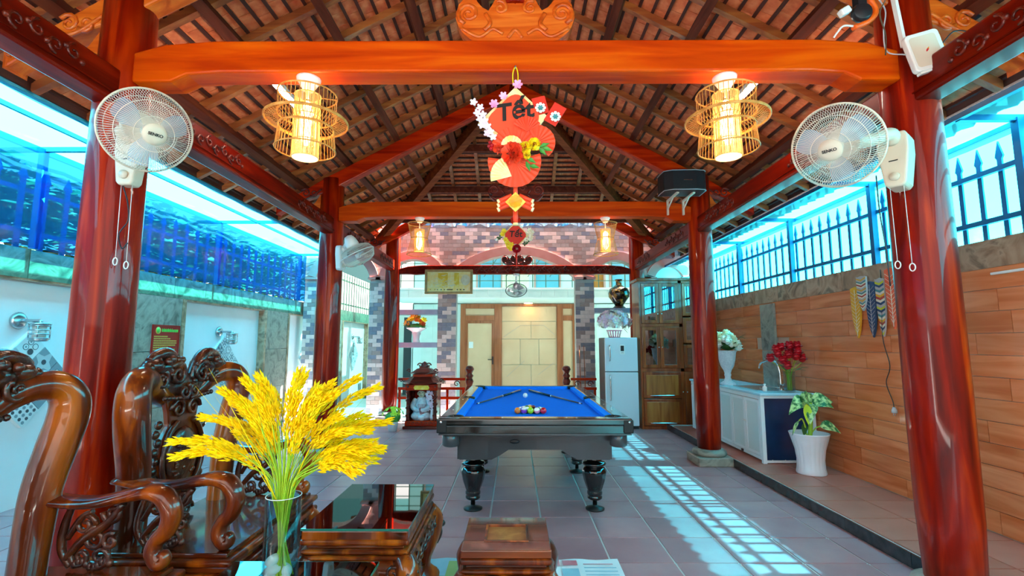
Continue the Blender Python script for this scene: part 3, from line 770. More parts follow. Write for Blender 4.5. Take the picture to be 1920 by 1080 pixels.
def awning(name, x0, x1, z, y0, y1, label, bars, posts, purl, fm, sheet, zb, xs, xcur):
    a = thing(name, label, 'awning', ((x0 + x1) / 2, y0, z))
    ns = int((y1 - y0) / .1); xa, xb = min(x0, x1), max(x0, x1); sv = []
    for i in range(ns + 1):
        for k in range(9): sv.append((xa + (xb - xa) * k / 8, y0 + (y1 - y0) * i / ns, z + .027 + .004 * math.sin(i * .9 + k * .7)))
    MB().add(sv, [(i*9+k, i*9+1+k, i*9+10+k, i*9+9+k) for i in range(ns) for k in range(8)], True).build('roof_sheet', 'canopy_right' if x0 > 0 else 'canopy_film', a)
    for x in (x0, x1): MB().bx(x - 0.018, x + 0.018, y0, y1, z - 0.015, z + 0.022).build('edge_bar', fm, a)
    for x in purl: MB().bx(x - 0.013, x + 0.013, y0, y1, z - 0.01, z + 0.022).build('purlin', fm, a)
    for y in bars: MB().bx(min(x0, x1), max(x0, x1), y - 0.018, y + 0.018, z - 0.02, z + 0.02).build('cross_bar', fm, a)
    for y in posts: MB().bx(xs - 0.025, xs + 0.025, y - 0.025, y + 0.025, zb, z).build('post', fm, a)
    if sheet:
        sm = MB(); n = 60; vs = []
        for i in range(n + 1):
            y = y0 + (y1 - y0) * i / n
            for k in range(5):
                q = k / 4; vs.append((xcur + 0.012 * math.sin(i * 1.7 + k * 1.1) * (1 - abs(2 * q - 1)) , y, zb + (z - zb) * q))
        sm.add(vs, [(i * 5 + k, i * 5 + 5 + k, i * 5 + 6 + k, i * 5 + 1 + k) for i in range(n) for k in range(4)], True)
        sm.build('side_sheet', sheet, a)
    return a
awning('awning', 2.95, 3.42, 2.885, -3.0, 9.4, 'pale blue plastic awning over the gap along the right wall', [3.1, 4.45, 5.80, 7.15, 8.5], [3.1, 4.45, 5.80, 7.15, 8.5], [], 'fence_blue', 'film_right', 2.118, 3.345, 3.41)
awning('awning', -4.20, -3.30, 3.085, -3.0, 9.42, 'pale cyan plastic awning over the gap along the left wall', [1.5, 4.08, 6.65, 9.2], [4.08, 6.65, 9.2], [-3.62], 'frame_teal', 'film_left', 2.20, -4.13, -4.10)
aw = thing('awning', 'teal plastic awning high over the court between arcade and house', 'awning', (0, 11, 4.9))
MB().add([(-4.3, 9.75, 4.9), (5.2, 9.75, 4.9), (5.2, 17.0, 4.9), (-4.3, 17.0, 4.9)], [(0, 1, 2, 3)]).build('roof_sheet', 'court_film', aw)
for k in range(6): MB().bx(-4.3 + 1.9 * k - .02, -4.3 + 1.9 * k + .02, 9.75, 12.45, 4.86, 4.90).build('cross_bar', 'frame_teal', aw)
MB().add([(-4.28, 9.75, 3.15), (-4.28, 16.8, 3.15), (-4.28, 16.8, 4.9), (-4.28, 9.75, 4.9)], [(0, 1, 2, 3)]).build('side_sheet', 'court_film', aw); MB().add([(5.0, 9.7, 0), (5.0, 17.0, 0), (5.0, 17.0, 4.9), (5.0, 9.7, 4.9)], [(0, 1, 2, 3)]).build('side_sheet', 'court_film', aw)  # unseen side sheets and long roof reach added to filter sun on far walls
# crumpled plastic strip above the brick wall
c_ = MB(); n = 70; vs = []
for i in range(n + 1):
    x = -2.6 + 5.2 * i / n
    for k in range(5): vs.append((x, 9.36 + 0.05 * math.sin(i * 2.1 + k) + 0.03 * math.sin(i * 0.7 * (k + 1)), 3.70 + 0.07 * k + 0.02 * math.sin(i * 1.3)))
c_.add(vs, [(i*5+k, i*5+5+k, i*5+6+k, i*5+1+k) for i in range(n) for k in range(4)], True)
sh = thing('plastic_sheet', 'crumpled blue plastic sheet along the top of the brick arcade', 'plastic sheet', (0, 9.36, 3.7)); c_.build('sheet', 'film_scrap', sh)

# outside on the left: a neighbour's shed with slatted roof, two trees
nbh = thing('neighbour_house', 'grey neighbour building with ribbed roof seen through blue sheeting on the left', 'building', (-9.0, 6, 0))
MB().bx(-12.5, -8.7, 3.0, 17, -0.1, 4.3).build('wall', 'outdoor_wall', nbh)
for k in range(26):
    MB().bar((-8.2, 4.6 + 0.42 * k, 4.25), (-12.7, 4.6 + 0.42 * k, 5.9), 0.40, 0.03).build('roof_sheet', 'outdoor_roof', nbh)
    MB().bar((-8.2, 4.8 + 0.42 * k, 4.28), (-12.7, 4.8 + 0.42 * k, 5.93), 0.05, 0.06).build('roof_rib', 'outdoor_wall', nbh)
MB().bx(-8.75, -8.68, 6.2, 7.6, 1.2, 2.7).build('window', 'house_window', nbh)
MB().bx(-8.75, -8.68, 9.2, 10.6, 1.2, 2.7).build('window', 'house_window', nbh)
for k in range(7): MB().bar((-8.0, 3.2 + 0.1 * k, 3.9 - .16 * k), (-8.6, 5.2 + 0.1 * k, 4.6 - .2 * k), 0.09, 0.06).build('slat', 'outdoor_wall', nbh)
leaf_cards = []
def tree(x, y, h, rad, label, n=900, seed=1):
    rn = random.Random(seed)
    t = thing('tree', label, 'tree', (x, y, -0.1), 'trees beyond the left wall')
    MB().tube(cr([(x, y, -0.1), (x + .1, y, h * .4), (x - .05, y + .1, h * .8)]), lerps([.12, .05], 13), 7).build('trunk', 'bark', t)
    mb = MB()
    for i in range(n):
        v = Vector((rn.gauss(0, 1), rn.gauss(0, 1), rn.gauss(0, 1))).normalized() * rad * rn.random() ** 0.4
        p = Vector((x, y, h)) + Vector((v.x, v.y, v.z * 0.8)); q = Matrix.Rotation(rn.random() * 6.28, 3, 'Z') @ Matrix.Rotation(rn.random() * 2 - 1, 3, 'X')
        L_ = 0.13
        mb.add([p + q @ Vector(w_) for w_ in ((-L_, 0, 0), (0, -L_ * .45, .02), (L_, 0, 0), (0, L_ * .45, .02))], [(0, 1, 2, 3)])
    mb.build('foliage', 'leaf_green' if seed % 2 else 'leaf_dark', t, kind='stuff')
tree(-6.0, 3.5, 3.0, 1.05, 'bushy green tree beyond the blue sheeting at the left edge', 1200, 1)
tree(-6.4, 7.6, 3.0, 1.15, 'darker tree beyond the left wall, behind the middle of the blue sheeting', 1300, 2)
tree(-6.6, 5.5, 3.0, 1.05, 'dark green tree beyond the blue sheeting, behind the left fan column', 1200, 4)
tree(-6.5, 9.7, 3.1, 1.1, 'dark tree beyond the far end of the blue sheeting', 1200, 6)
tree(-6.2, 11.6, 3.0, 1.2, 'leafy tree beyond the green fence left of the arcade', 1100, 3)

# ================================================================== HOUSE BEHIND THE ARCADE
YH = 12.5
fl_ = MB(); fl_.bx(-4.17, 4.5, 9.3, 12.6, -0.12, -0.01); struct('trim_3', fl_, 'house_tile', label='pale tiled strip between the arcade and the house')
h = thing('house', 'pale tiled house front with balcony behind the brick arcade', 'building', (0, YH, 0))
hm = MB(); hm.bx(-2.62, -1.39, YH, YH + .2, 0, 2.42); hm.bx(1.60, 5.0, YH, YH + .2, 0, 2.42); hm.bx(-2.62, 5.0, YH, YH + .2, 2.40, 5.5)
hm.build('wall', 'house_wall', h)
tm = mesh_of(MB().box((0, 0, 0), (0.294, 0.012, 0.294)), 'wall_tile', 'house_tile')
for i in range(-9, 10):
    for k in range(8):
        x = 0.3 * i + 0.15
        if (-2.62 < x - .15 and x + .15 < -1.37) or (1.6 < x - .15 and x < 2.6): inst(tm, 'wall_tile', (x, -0.004, 0.15 + 0.3 * k), h)
MB().bx(-2.9, 5.0, 10.95, YH, 2.42, 2.60).build('balcony_slab', 'slab_white', h)
for i in range(-9, 12): inst(tm, 'wall_tile', (0.3 * i + 0.15, 10.94 - YH, 2.515), h).scale = (1, 1, 0.55)
MB().bx(-2.95, 5.0, 10.90, 11.0, 2.60, 2.645).build('coping', 'slab_white', h)
for k in range(5): MB().bx(-2.9, 5, 10.96, 10.985, 2.80 + 0.2 * k, 2.815 + 0.2 * k).build('balcony_rail', 'fence_green', h)
for k in range(27): MB().bx(-2.9 + 0.3 * k, -2.88 + 0.3 * k, 10.95, 10.975, 2.645, 3.62).build('balcony_bar', 'fence_green', h)
for k in range(6): MB().bar((-1.2 + 0.5 * k, 10.99, 2.9), (-0.85 + .5 * k, 10.99, 3.4), 0.015, 0.015).build('balcony_bar', 'fence_green', h)
for (x0, x1, mt) in ((-2.2, -1.2, 'house_window'), (-0.95, -0.35, 'house_window'), (0.55, 1.15, 'house_window'), (1.7, 2.3, 'cabinet_panel'), (2.5, 3.2, 'house_window')):
    w_ = MB().bx(x0, x1, YH - 0.03, YH, 2.65, 4.6).build('window', mt, h)
    MB().bx(x0 - .05, x0, YH - 0.06, YH, 2.6, 4.65).build('window_frame', 'arch_pink', h); MB().bx(x1, x1 + .05, YH - 0.06, YH, 2.6, 4.65).build('window_frame', 'arch_pink', h)
MB().bx(-0.3, 0.35, 11.7, 11.75, 2.65, 3.05).build('lattice', 'petal_cream', h)
# shade wall at the passage on the left
MB().bx(-4.1, -2.62, YH + 2.6, YH + 2.7, 0, 2.4).build('back_wall', 'house_wall', h)
MB().bx(-2.64, -2.60, YH, YH + 2.7, 0, 2.4).build('side_wall', 'house_wall', h)
MB().bx(-3.05, -2.66, YH + 0.9, YH + 1.2, 0, 2.1).build('passage_shade', 'dark_shadow', h)  # dark block standing in for the shade of the passage
# door wall: glazed screen with door leaf
dr = thing('door_1', 'brown framed glass door of the house, seen between the brick piers', 'door', (0.1, YH, 0)); dr['kind'] = 'structure'
def fr_box(x0, x1, z0, z1, n='door_frame'): MB().bx(x0, x1, YH - 0.05, YH + 0.06, z0, z1).build(n, 'door_wood', dr, bevel=0.006)
fr_box(-1.39, -1.26, 0, 2.40); fr_box(-0.52, -0.33, 0, 2.40); fr_box(1.08, 1.24, 0, 2.40); fr_box(1.48, 1.60, 0, 2.4)
fr_box(-1.26, -0.52, 2.28, 2.40); fr_box(-0.33, 1.08, 2.34, 2.40); fr_box(1.24, 1.48, 2.28, 2.40)
fr_box(-1.26, -0.52, 1.97, 2.10); fr_box(1.24, 1.48, 1.97, 2.10)
MB().bx(-1.26, -0.52, YH, YH + .012, 2.10, 2.28).build('transom_pane', 'frosted', dr); MB().bx(1.24, 1.48, YH, YH + .012, 2.10, 2.28).build('transom_pane', 'frosted', dr)
lf = MB(); lf.bx(-1.26, -1.20, YH - .03, YH + .03, 0, 1.97); lf.bx(-0.59, -0.52, YH - .03, YH + .03, 0, 1.97); lf.bx(-1.20, -0.59, YH - .03, YH + .03, 1.90, 1.97); lf.bx(-1.20, -0.59, YH - .03, YH + .03, 0, 0.1)
leaf = lf.build('door_leaf', 'door_wood', dr)
MB().bx(-1.20, -0.59, YH - .006, YH + .006, 0.1, 1.90).build('pane', 'frosted', leaf)
hd = MB(); hd.bx(-0.575, -0.545, YH - .045, YH - .03, 0.86, 1.06); hd.cyl((-0.56, YH - .04, 0.98), (-0.56, YH - .08, 0.98), .010); hd.cyl((-0.56, YH - .08, 0.98), (-0.68, YH - .08, 0.98), .010)
hd.build('handle', 'dark_plastic', leaf)
MB().bx(-1.17, -1.06, YH - .012, YH - .006, 1.27, 1.43).build('notice', 'paper_white', leaf)
MB().bx(1.24, 1.48, YH - .006, YH + .006, 0.0, 1.97).build('pane', 'frosted', dr)
# centre screen: frosted panels with fine metal lines
X0, X1 = -0.33, 1.08
pcs = [(X0, X1, 1.95, 2.34), (X0, 0.42, 1.50, 1.95), (0.42, X1, 1.50, 1.95), (X0, 0.14, 0.85, 1.50), (0.14, 0.62, 0.85, 1.50), (0.62, X1, 0.85, 1.50), (X0, 0.42, 0, 0.85), (0.42, X1, 0, 0.85)]
for (a, b, c, e) in pcs: MB().bx(a + .004, b - .004, YH - .004, YH + .01, c + .004, e - .004).build('screen_panel', 'frosted', dr)
for (a, b) in (((X0 + .05, 1.55), (0.15, 1.85)), ((0.15, 1.85), (0.75, 1.85)), ((0.75, 1.85), (X1 - .05, 1.6)), ((-0.2, 0.55), (0.25, 0.95)), ((0.6, 0.6), (1.0, 0.9))):
    MB().bar((a[0], YH - .006, a[1]), (b[0], YH - .006, b[1]), .012, .006).build('metal_line', 'grey_plastic', dr)
MB().bx(X0 - .2, X1 + .2, YH + .05, YH + .2, 0, 2.4).build('backing', 'house_wall', dr)
dl = thing('ceiling_light', 'warm round downlight under the balcony above the glass door', 'lamp', (0.35, 12.25, 2.42))
MB().lathe([(0.11, 2.40), (0.13, 2.42)], 20, (0.35, 12.25, 0)).build('rim', 'white_plastic', dl); MB().lathe([(0.1, 2.392), (0.1, 2.399)], 20, (0.35, 12.25, 0)).build('bulb', 'door_light', dl)
# stone shelves between piers, left and right of the door
for (x0, x1, z, what) in ((-2.51, -1.50, 2.0, 'upper grey stone shelf between the left piers'), (-2.51, -1.50, 1.36, 'lower grey stone shelf between the left piers, under the flower bowl'),
                       (1.555, 2.45, 2.03, 'grey stone shelf between the right piers, under the dark vase')):
    s_ = thing('stone_shelf', what, 'shelf', ((x0 + x1) / 2, YB + .12, z)); MB().bx(x0 + .002, x1 - .002, YB + .0, YB + .28, z - .05, z + .05).build('board', 'shelf_stone', s_, bevel=.006)
# tympanum and vent blocks at the far right
tb = thing('vent_block', 'pair of white vent blocks with round pattern above the tall cabinet', 'block', (3.0, 9.38, 2.44))
for q in range(2):
    x = 2.78 + 0.33 * q
    b_ = MB().bx(x - .155, x + .155, 9.36, 9.45, 2.40, 2.56).build('block', 'white_paint', tb)
    for e in range(2):
        MB().ring((x - .07 + .14 * e, 9.358, 2.48), (0, 1, 0), .045, .012, 16, 5).build('ring', 'dark_plastic', b_)
        MB().box((x - .07 + .14 * e, 9.357, 2.48), (.03, .012, .11), Matrix.Rotation(.5, 3, 'Y')).build('slot', 'dark_plastic', b_)
MB().bx(2.75, 3.32, YB + .03, YB + .1, 0, 2.9).build('infill', 'house_wall', tb)
# red brown carved railing with newel posts
def newel(x, what):
    n_ = thing('newel_post', what, 'post', (x, 9.05, 0))
    MB().lathe([(0.06, 0), (0.075, .05), (0.06, .1), (0.05, .3), (0.07, .42), (0.055, .47), (0.075, .55), (0.05, .62), (0.078, .70), (0.05, .76), (0.075, .80), (0.045, .84), (0.06, .87), (0.085, .92), (0.06, .97), (0.02, .985)], 18, (x, 9.05, 0)).build('post', 'carved_dark', n_)
newel(-0.83, 'turned dark red newel post left of the pool table'); newel(0.95, 'turned dark red newel post behind the right end of the pool table')
def railing(x0, x1, what):
    r_ = thing('railing', what, 'railing', ((x0 + x1) / 2, 9.05, 0))
    for z in (.74, .57, .40): MB().bar((x0, 9.05, z), (x1, 9.05, z), .05, .045).build('rail', 'rafter_red', r_)
    n = max(2, int((x1 - x0) / .28))
    for k in range(n + 1):
        x = x0 + .03 + (x1 - x0 - .06) * k / n
        MB().bx(x - .02, x + .02, 9.03, 9.07, 0, .56).build('baluster', 'rafter_red', r_)
    cv = MB()
    for k in range(n): cv.spiral((x0 + (x1 - x0) * (k + .5) / n, 9.04, .655), (1, 0, 0), (0, 0, 1), .06, 1.3, .012)
    cv.build('carving', 'carved_dark', r_)
railing(-2.14, -0.91, 'low dark red railing behind the shrine, left of the pool table'); railing(1.03, 1.5, 'low dark red railing between the pool table and the fridge')
# ================================================================== POOL TABLE
TX0, TX1, TY0, TY1, TZ = -0.60, 0.915, 3.86, 6.88, 0.815
pt = thing('pool_table', 'black pool table with bright blue cloth and turned legs', 'pool table', ((TX0 + TX1) / 2, (TY0 + TY1) / 2, 0))
BED = 0.775
MB().bx(TX0 + .1, TX1 - .1, TY0 + .1, TY1 - .1, 0.70, BED).build('bed', 'felt', pt)
def cushion(pts):   # outline at top (outer edge two, nose two)
    mb = MB(); a = [Vector((x, y, 0)) for x, y in pts]
    vs = [(p.x, p.y, BED) for p in a] + [(a[0].x, a[0].y, TZ - .004), (a[1].x, a[1].y, TZ - .004), (a[2].x, a[2].y, TZ - .012), (a[3].x, a[3].y, TZ - .012)]
    mb.add(vs, [(0, 1, 2, 3)[::-1], (4, 5, 6, 7), (0, 1, 5, 4), (1, 2, 6, 5), (2, 3, 7, 6), (3, 0, 4, 7)])
    return mb.build('cushion', 'felt_rail', pt)
ix0, ix1, iy0, iy1 = TX0 + .115, TX1 - .115, TY0 + .125, TY1 - .125   # rail/cushion join
cw, pk = .055, .075
ym = (iy0 + iy1) / 2
cushion([(ix0 + pk, iy0), (ix1 - pk, iy0), (ix1 - pk - .05, iy0 + cw), (ix0 + pk + .05, iy0 + cw)])
cushion([(ix0 + pk, iy1), (ix1 - pk, iy1), (ix1 - pk - .05, iy1 - cw), (ix0 + pk + .05, iy1 - cw)])
for (xa, sg) in ((ix0, 1), (ix1, -1)):
    for (ya, yb_) in ((iy0 + pk, ym - .055), (ym + .055, iy1 - pk)):
        cushion([(xa, ya), (xa, yb_), (xa + sg * cw, yb_ - .03), (xa + sg * cw, ya + .03)])
for nm, b in (('near', (TX0, TX1, TY0, iy0)), ('far', (TX0, TX1, iy1, TY1)), ('l', (TX0, ix0, iy0, iy1)), ('r', (ix1, TX1, iy0, iy1))):
    MB().bx(b[0], b[1], b[2], b[3], TZ - .055, TZ).build('rail_top', 'black_lacquer', pt, bevel=.012, seg=3)
for (x0, x1, y0, y1) in ((TX0 + .012, TX1 - .012, TY0 + .012, TY0 + .06), (TX0 + .012, TX1 - .012, TY1 - .06, TY1 - .012), (TX0 + .012, TX0 + .06, TY0 + .06, TY1 - .06), (TX1 - .06, TX1 - .012, TY0 + .06, TY1 - .06)):
    MB().bx(x0, x1, y0, y1, 0.695, TZ - .055).build('skirt', 'black_lacquer', pt, bevel=.008)
    MB().bx(x0 - .004, x1 + .004, y0 - .004, y1 + .004, 0.688, 0.70).build('skirt_bead', 'grey_panel', pt)
    MB().bx(x0 - .003, x1 + .003, y0 - .003, y1 + .003, 0.752, 0.760).build('skirt_bead', 'grey_panel', pt)
# corner caps, pockets, nets
for x, sx in ((TX0, 1), (TX1, -1)):
    for y, sy in ((TY0, 1), (TY1, -1), (ym, 0)):
        cx, cy = (x + sx * .125, y + sy * .135) if sy else (x + sx * .105, y)
        MB().lathe([(0.062, TZ - .02), (0.066, TZ + .002), (0.056, TZ + .004), (0.05, TZ - .03), (0.048, BED - .03)], 20, (cx, cy, 0)).build('pocket', 'black_matte', pt)
        if sy:
            MB().lathe([(0.055, 0.59), (0.068, 0.60), (0.068, 0.685), (0.06, 0.69)], 18, (cx - sx * .03, cy - sy * .04, 0)).build('pocket_cup', 'grey_panel', pt)
            MB().bx(x - .006 if sx > 0 else x - .07, x + .07 if sx > 0 else x + .006, y - .006 if sy > 0 else y - .075, y + .075 if sy > 0 else y + .006, 0.705, TZ - .01).build('corner_cap', 'black_matte', pt, bevel=.006)
            MB().lathe([(0.011, 0), (0.009, .006), (0.002, .008)], 12, (x + sx * .028, y - sy * .006, 0.79), (0, -sy, 0)).build('bolt', 'chrome', pt)
for k in range(5): MB().lathe([(0.007, TZ), (0.006, TZ + .0015)], 10, (TX0 + .25 + .253 * k, TY0 + .06, 0)).build('sight', 'white_plastic', pt)
for k in range(6):
    for x in (TX0 + .06, TX1 - .06): MB().lathe([(0.007, TZ), (0.006, TZ + .0015)], 10, (x, TY0 + .5 + .4 * k, 0)).build('sight', 'white_plastic', pt)
# apron with curved lower edge
def apron(u0, u1, fixed, along):
    o = [(u0, .456), (u0 + .26, .456), (u0 + .33, .49), (u0 + .40, .535), (u1 - .40, .535), (u1 - .33, .49), (u1 - .26, .456), (u1, .456), (u1, .69), (u0, .69)]
    mb = MB(); n = 8
    X = [p[0] for p in o[:8]]; vs = []
    for i in range(8): 
        for zz in (o[i][1], .69):
            for t in (-.02, .02): vs.append((o[i][0], fixed + t, zz) if along == 'x' else (fixed + t, o[i][0], zz))
    fs = []
    for i in range(7):
        a, c = 4*i, 4*i+4; fs += [(a, c, c+2, a+2), (a+1, a+3, c+3, c+1), (a, a+1, c+1, c), (a+2, c+2, c+3, a+3)]
    fs += [(0, 2, 3, 1), (28, 29, 31, 30)]
    mb.add(vs, fs); mb.build('apron', 'grey_panel', pt)
AX0, AX1, AY0, AY1 = -0.45, 0.775, 4.10, 6.62
apron(AX0, AX1, AY0, 'x'); apron(AX0, AX1, AY1, 'x'); apron(AY0, AY1, AX0, 'y'); apron(AY0, AY1, AX1, 'y')
MB().bx(AX0 - .02, AX1 + .02, AY0 - .02, AY1 + .02, .66, .70).build('underside', 'black_matte', pt)
LEG = [(0.045, .01), (0.085, .012), (0.088, .022), (0.03, .032), (0.022, .05), (0.022, .105), (0.058, .107), (0.070, .12), (0.070, .14), (0.060, .15), (0.072, .16), (0.072, .185), (0.066, .20), (0.075, .225), (0.098, .30), (0.112, .37), (0.114, .40), (0.098, .43), (0.075, .445), (0.070, .45), (0.108, .462), (0.114, .475), (0.10, .49), (0.072, .50)]
def flu(t, z): return 1 + (0.055 * abs(math.cos(6 * t)) - .03 if .17 < z < .335 else 0)
LEG_S = [(r * .9, z * .80) for r, z in LEG] + [(.068, .43), (.07, .47)]
for x in (-0.355, 0.68):
    for y in (4.30, 5.50, 6.45):
        lg = MB().lathe(LEG_S[4:], 48, (x, y, 0), flute=flu).build('leg', 'black_lacquer', pt)
        MB().lathe([(0.03, 0.0), (0.078, 0.001), (0.080, .012), (0.03, .026), (0.018, .03), (0.018, .09)], 24, (x, y, 0)).build('levelling_foot', 'black_matte', lg)
        MB().bx(x - .09, x + .09, y - .09, y + .09, .462, .66).build('leg_block', 'black_matte', pt, bevel=.006)
MB().ell((0.0, 4.075, .60), (.04, .006, .018), 12, 6).build('emblem', 'dark_plastic', pt)
# balls
BALL = [('#f07818', 0), ('#7c2ca0', 1), ('#b4dc10', 0), ('#f49ab0', 1), ('#d81428', 0),
        ('#2458c8', 1), ('#e8c41c', 1), ('#101010', 0), ('#1c7c3c', 1), ('#e0e4e8', 1),
        ('#e8c41c', 0), ('#2458c8', 0), ('#1c7c3c', 0), ('#8c1c24', 0), ('#f07818', 1)]
NM = ['orange', 'purple striped', 'lime yellow', 'pink striped', 'red', 'blue striped', 'yellow striped', 'black', 'green striped', 'pale striped', 'yellow', 'blue', 'green', 'maroon', 'orange striped']
br = .0285
def ball_mat(c, stripe):
    n = f'ball_{c[1:]}_{stripe}'
    if n in M: return n
    if not stripe: mat(n, c, .08, coat=1); return n
    m = mat(n, c, .08, coat=1); nt = m.node_tree; N = nt.nodes; L = nt.links
    tc = N.new('ShaderNodeTexCoord'); sp = N.new('ShaderNodeSeparateXYZ'); L.new(tc.outputs['Object'], sp.inputs[0])
    ab = N.new('ShaderNodeMath'); ab.operation = 'ABSOLUTE'; L.new(sp.outputs['Z'], ab.inputs[0])
    lt = N.new('ShaderNodeMath'); lt.operation = 'LESS_THAN'; lt.inputs[1].default_value = .016; L.new(ab.outputs[0], lt.inputs[0])
    mx = N.new('ShaderNodeMix'); mx.data_type = 'RGBA'; L.new(lt.outputs[0], mx.inputs[0]); mx.inputs[6].default_value = S('#f2efe6'); mx.inputs[7].default_value = S(c)
    L.new(mx.outputs[2], N['Principled BSDF'].inputs['Base Color']); return n
ball_mesh = MB().ell((0, 0, 0), br, 20, 12)
def ball(x, y, c, st, label):
    me = mesh_of(ball_mesh, 'ball', ball_mat(c, st)); o = bpy.data.objects.new('pool_ball', me); COL.objects.link(o)
    o.location = (x, y, BED + br); o.rotation_euler = (random.uniform(-.9, .9), random.uniform(-.9, .9), random.uniform(0, 6)); tag(o, label, 'ball', 'pool balls on the blue cloth'); return o
i = 0
for row in range(5):
    nrow = 5 - row
    for k in range(nrow):
        c, s_ = BALL[i]
        pos = ['front row of the rack', 'second row of the rack', 'third row of the rack', 'fourth row of the rack', 'far tip of the rack'][row]
        ball(.14 + (k - (nrow - 1) / 2) * (2 * br + .0006), 4.40 + row * br * 1.735, c, s_, f'{NM[i]} pool ball in the {pos}'); i += 1
ball(.122, 5.66, '#f2efe6', 0, 'white cue ball alone near the far end of the cloth')
def cue(a, b, what):
    q = thing('pool_cue', what, 'cue', (a[0], a[1], BED))
    a, b = Vector(a), Vector(b); d = b - a
    MB().tube([a, a + d * .012], .0055, 10).build('tip', 'navy_panel', q); MB().tube([a + d * .012, a + d * .04], .006, 10).build('ferrule', 'white_plastic', q)
    MB().tube([a + d * .04, a + d * .52], [.0065, .010], 10).build('shaft', 'grey_panel', q)
    MB().tube([a + d * .52, a + d * .535], .0115, 10).build('joint', 'white_plastic', q); MB().tube([a + d * .535, b], [.011, .015], 10).build('butt', 'black_lacquer', q)
cue((-.385, 5.05, BED + .010), (.075, 6.36, BED + .018), 'dark pool cue lying on the left half of the cloth')
cue((.685, 5.05, BED + .010), (.190, 6.36, BED + .018), 'dark pool cue lying on the right half of the cloth')
# ================================================================== FANS, LANTERNS, CHARMS, TUBES
def wall_fan(label, centre, axis, mount, colr=0.205, body='cream_plastic', brand='SENKO', cords=True, hubc='cream_plastic', mdir=(0, -1, 0), bdep=.075):
    f = thing('wall_fan', label, 'fan', mount)
    c = Vector(centre); X, Y, D = frame_from(axis)          # D: the way the fan blows
    Y = -Y if Y.z < 0 else Y
    X = Y.cross(D)
    dep = .115
    def rings(sign):
        mb = MB(); n = 104
        for k in range(n):
            t = 2 * math.pi * k / n; pts = []
            for q, z in ((.26, 1.0), (.6, .93), (.86, .66), (1.0, 0.06)):
                a = t + (0.28 * (q - .26) if sign > 0 else 0)
                pts.append(c + (X * math.cos(a) + Y * math.sin(a)) * colr * q + D * sign * dep * (z if sign > 0 else z * .85))
            mb.tube(pts, .0013, 3, cap=False)
        for q, z, r in ((.42, .97, .0016), (.78, .78, .0018)):
            mb.ring(c + D * sign * dep * z * (1 if sign > 0 else .85), D, colr * q, r, 40, 4)
        return mb
    rings(1).build('front_grille', 'wire', f)
    rings(-1).build('rear_grille', 'wire', f)
    MB().ring(c, D, colr, .0055, 56, 8).build('rim', body, f)
    hub = MB().lathe([(.0, dep + .012), (.03, dep + .011), (.052, dep + .005), (.055, dep - .006), (.05, dep - .012)][::-1], 28, c, D).build('hub_badge', hubc, f)
    q = Matrix((X, Y, D)).transposed().to_euler()
    text_obj(brand, .020, 'ink_black', 'brand_lettering', hub, c + D * (dep + .0135), q, .0006, bold=.0006)
    for k in range(3):
        t0 = 2 * math.pi * k / 3 + .5; mb = MB(); vs = []; n = 9
        for i in range(n):
            fr_ = i / (n - 1); rr = colr * (.16 + .70 * fr_); wd = .30 + .36 * math.sin(math.pi * (.15 + .8 * fr_))
            for j in range(6):
                t = t0 + (j / 5 - .45) * wd * 1.55; tw_ = (j / 5 - .5) * .055 * (1 - .3 * fr_)
                vs.append(c + (X * math.cos(t) + Y * math.sin(t)) * rr + D * (.02 + tw_))
        mb.add(vs, [(i*6+j, i*6+j+1, i*6+7+j, i*6+6+j) for i in range(n-1) for j in range(5)], True)
        mb.build('blade', 'clear_blade', f)
    MB().lathe([(.03, -.005), (.034, .03), (.03, .045), (0, .05)], 18, c, D).build('spinner', body, f)
    MB().lathe([(.075, -dep * .86), (.078, -dep - .01), (.07, -dep - .07), (.045, -dep - .12), (.0, -dep - .135)], 24, c, D).build('motor_housing', body, f)
    m = Vector(mount); md = Vector(mdir).normalized(); sx = md.cross(Vector((0, 0, 1))).normalized()
    # control base: tapered box on the column
    o = [(-.058, .13), (.058, .13), (.070, .10), (.070, .02), (.048, -.15), (.034, -.17), (-.034, -.17), (-.048, -.15), (-.070, .02), (-.070, .10)]
    bs = MB().prism(o, m, sx, (0, 0, 1), md * bdep).build('wall_bracket', body, f, bevel=.012, seg=3)
    MB().lathe([(.024, 0), (.022, .012), (.0, .014)], 20, m + md * bdep + Vector((0, 0, -.115)), md).build('speed_dial', hubc, bs)
    MB().prism([(-.02, 0), (.02, 0), (.02, .006), (-.02, .006)], m + md * (bdep + .0005) + Vector((0, 0, -.03)), sx, (0, 0, 1), md * .001).build('label_print', 'ink_black', bs)
    a = m + md * (bdep - .015) + Vector((0, 0, .09)); b = c - D * (dep + .06)
    MB().tube(cr([a, a + md * .05 + Vector((0, 0, .02)), (a + b) / 2 + Vector((0, 0, .0)), b], 5), lerps([.042, .036, .034, .04], 16), 14).build('neck', body, f)
    if cords:
        for sgn in (-1, 1):
            p0 = m + md * (bdep - .025) + sx * .03 * sgn + Vector((0, 0, -.165)); L_ = .42 if sgn < 0 else .40
            cd = MB().tube([p0, p0 + Vector((0.005, 0, -L_))], .0018, 5).build('pull_cord', 'white_plastic', f)
            MB().ring(p0 + Vector((0.005, 0, -L_ - .022)), md, .012, .003, 16, 5, ry=.02).build('cord_loop', 'white_plastic', cd)
    return f
wall_fan('cream wall fan on the left column, head turned right', (-1.875, 2.36, 2.475), (.80, -.54, -.42), (-2.11, 2.60, 2.42))
wall_fan('cream wall fan on the right column, beside the lantern', (1.625, 2.36, 2.385), (-.70, -.58, -.42), (2.15, 2.62, 2.40), mdir=(-.85, -.70, 0), bdep=.15)
wall_fan('white fan on the middle left column, seen from its side', (-1.86, 5.65, 2.44), (.45, .15, -.88), (-2.16, 5.86, 2.45), body='white_plastic', cords=False, mdir=(1, -.35, 0))
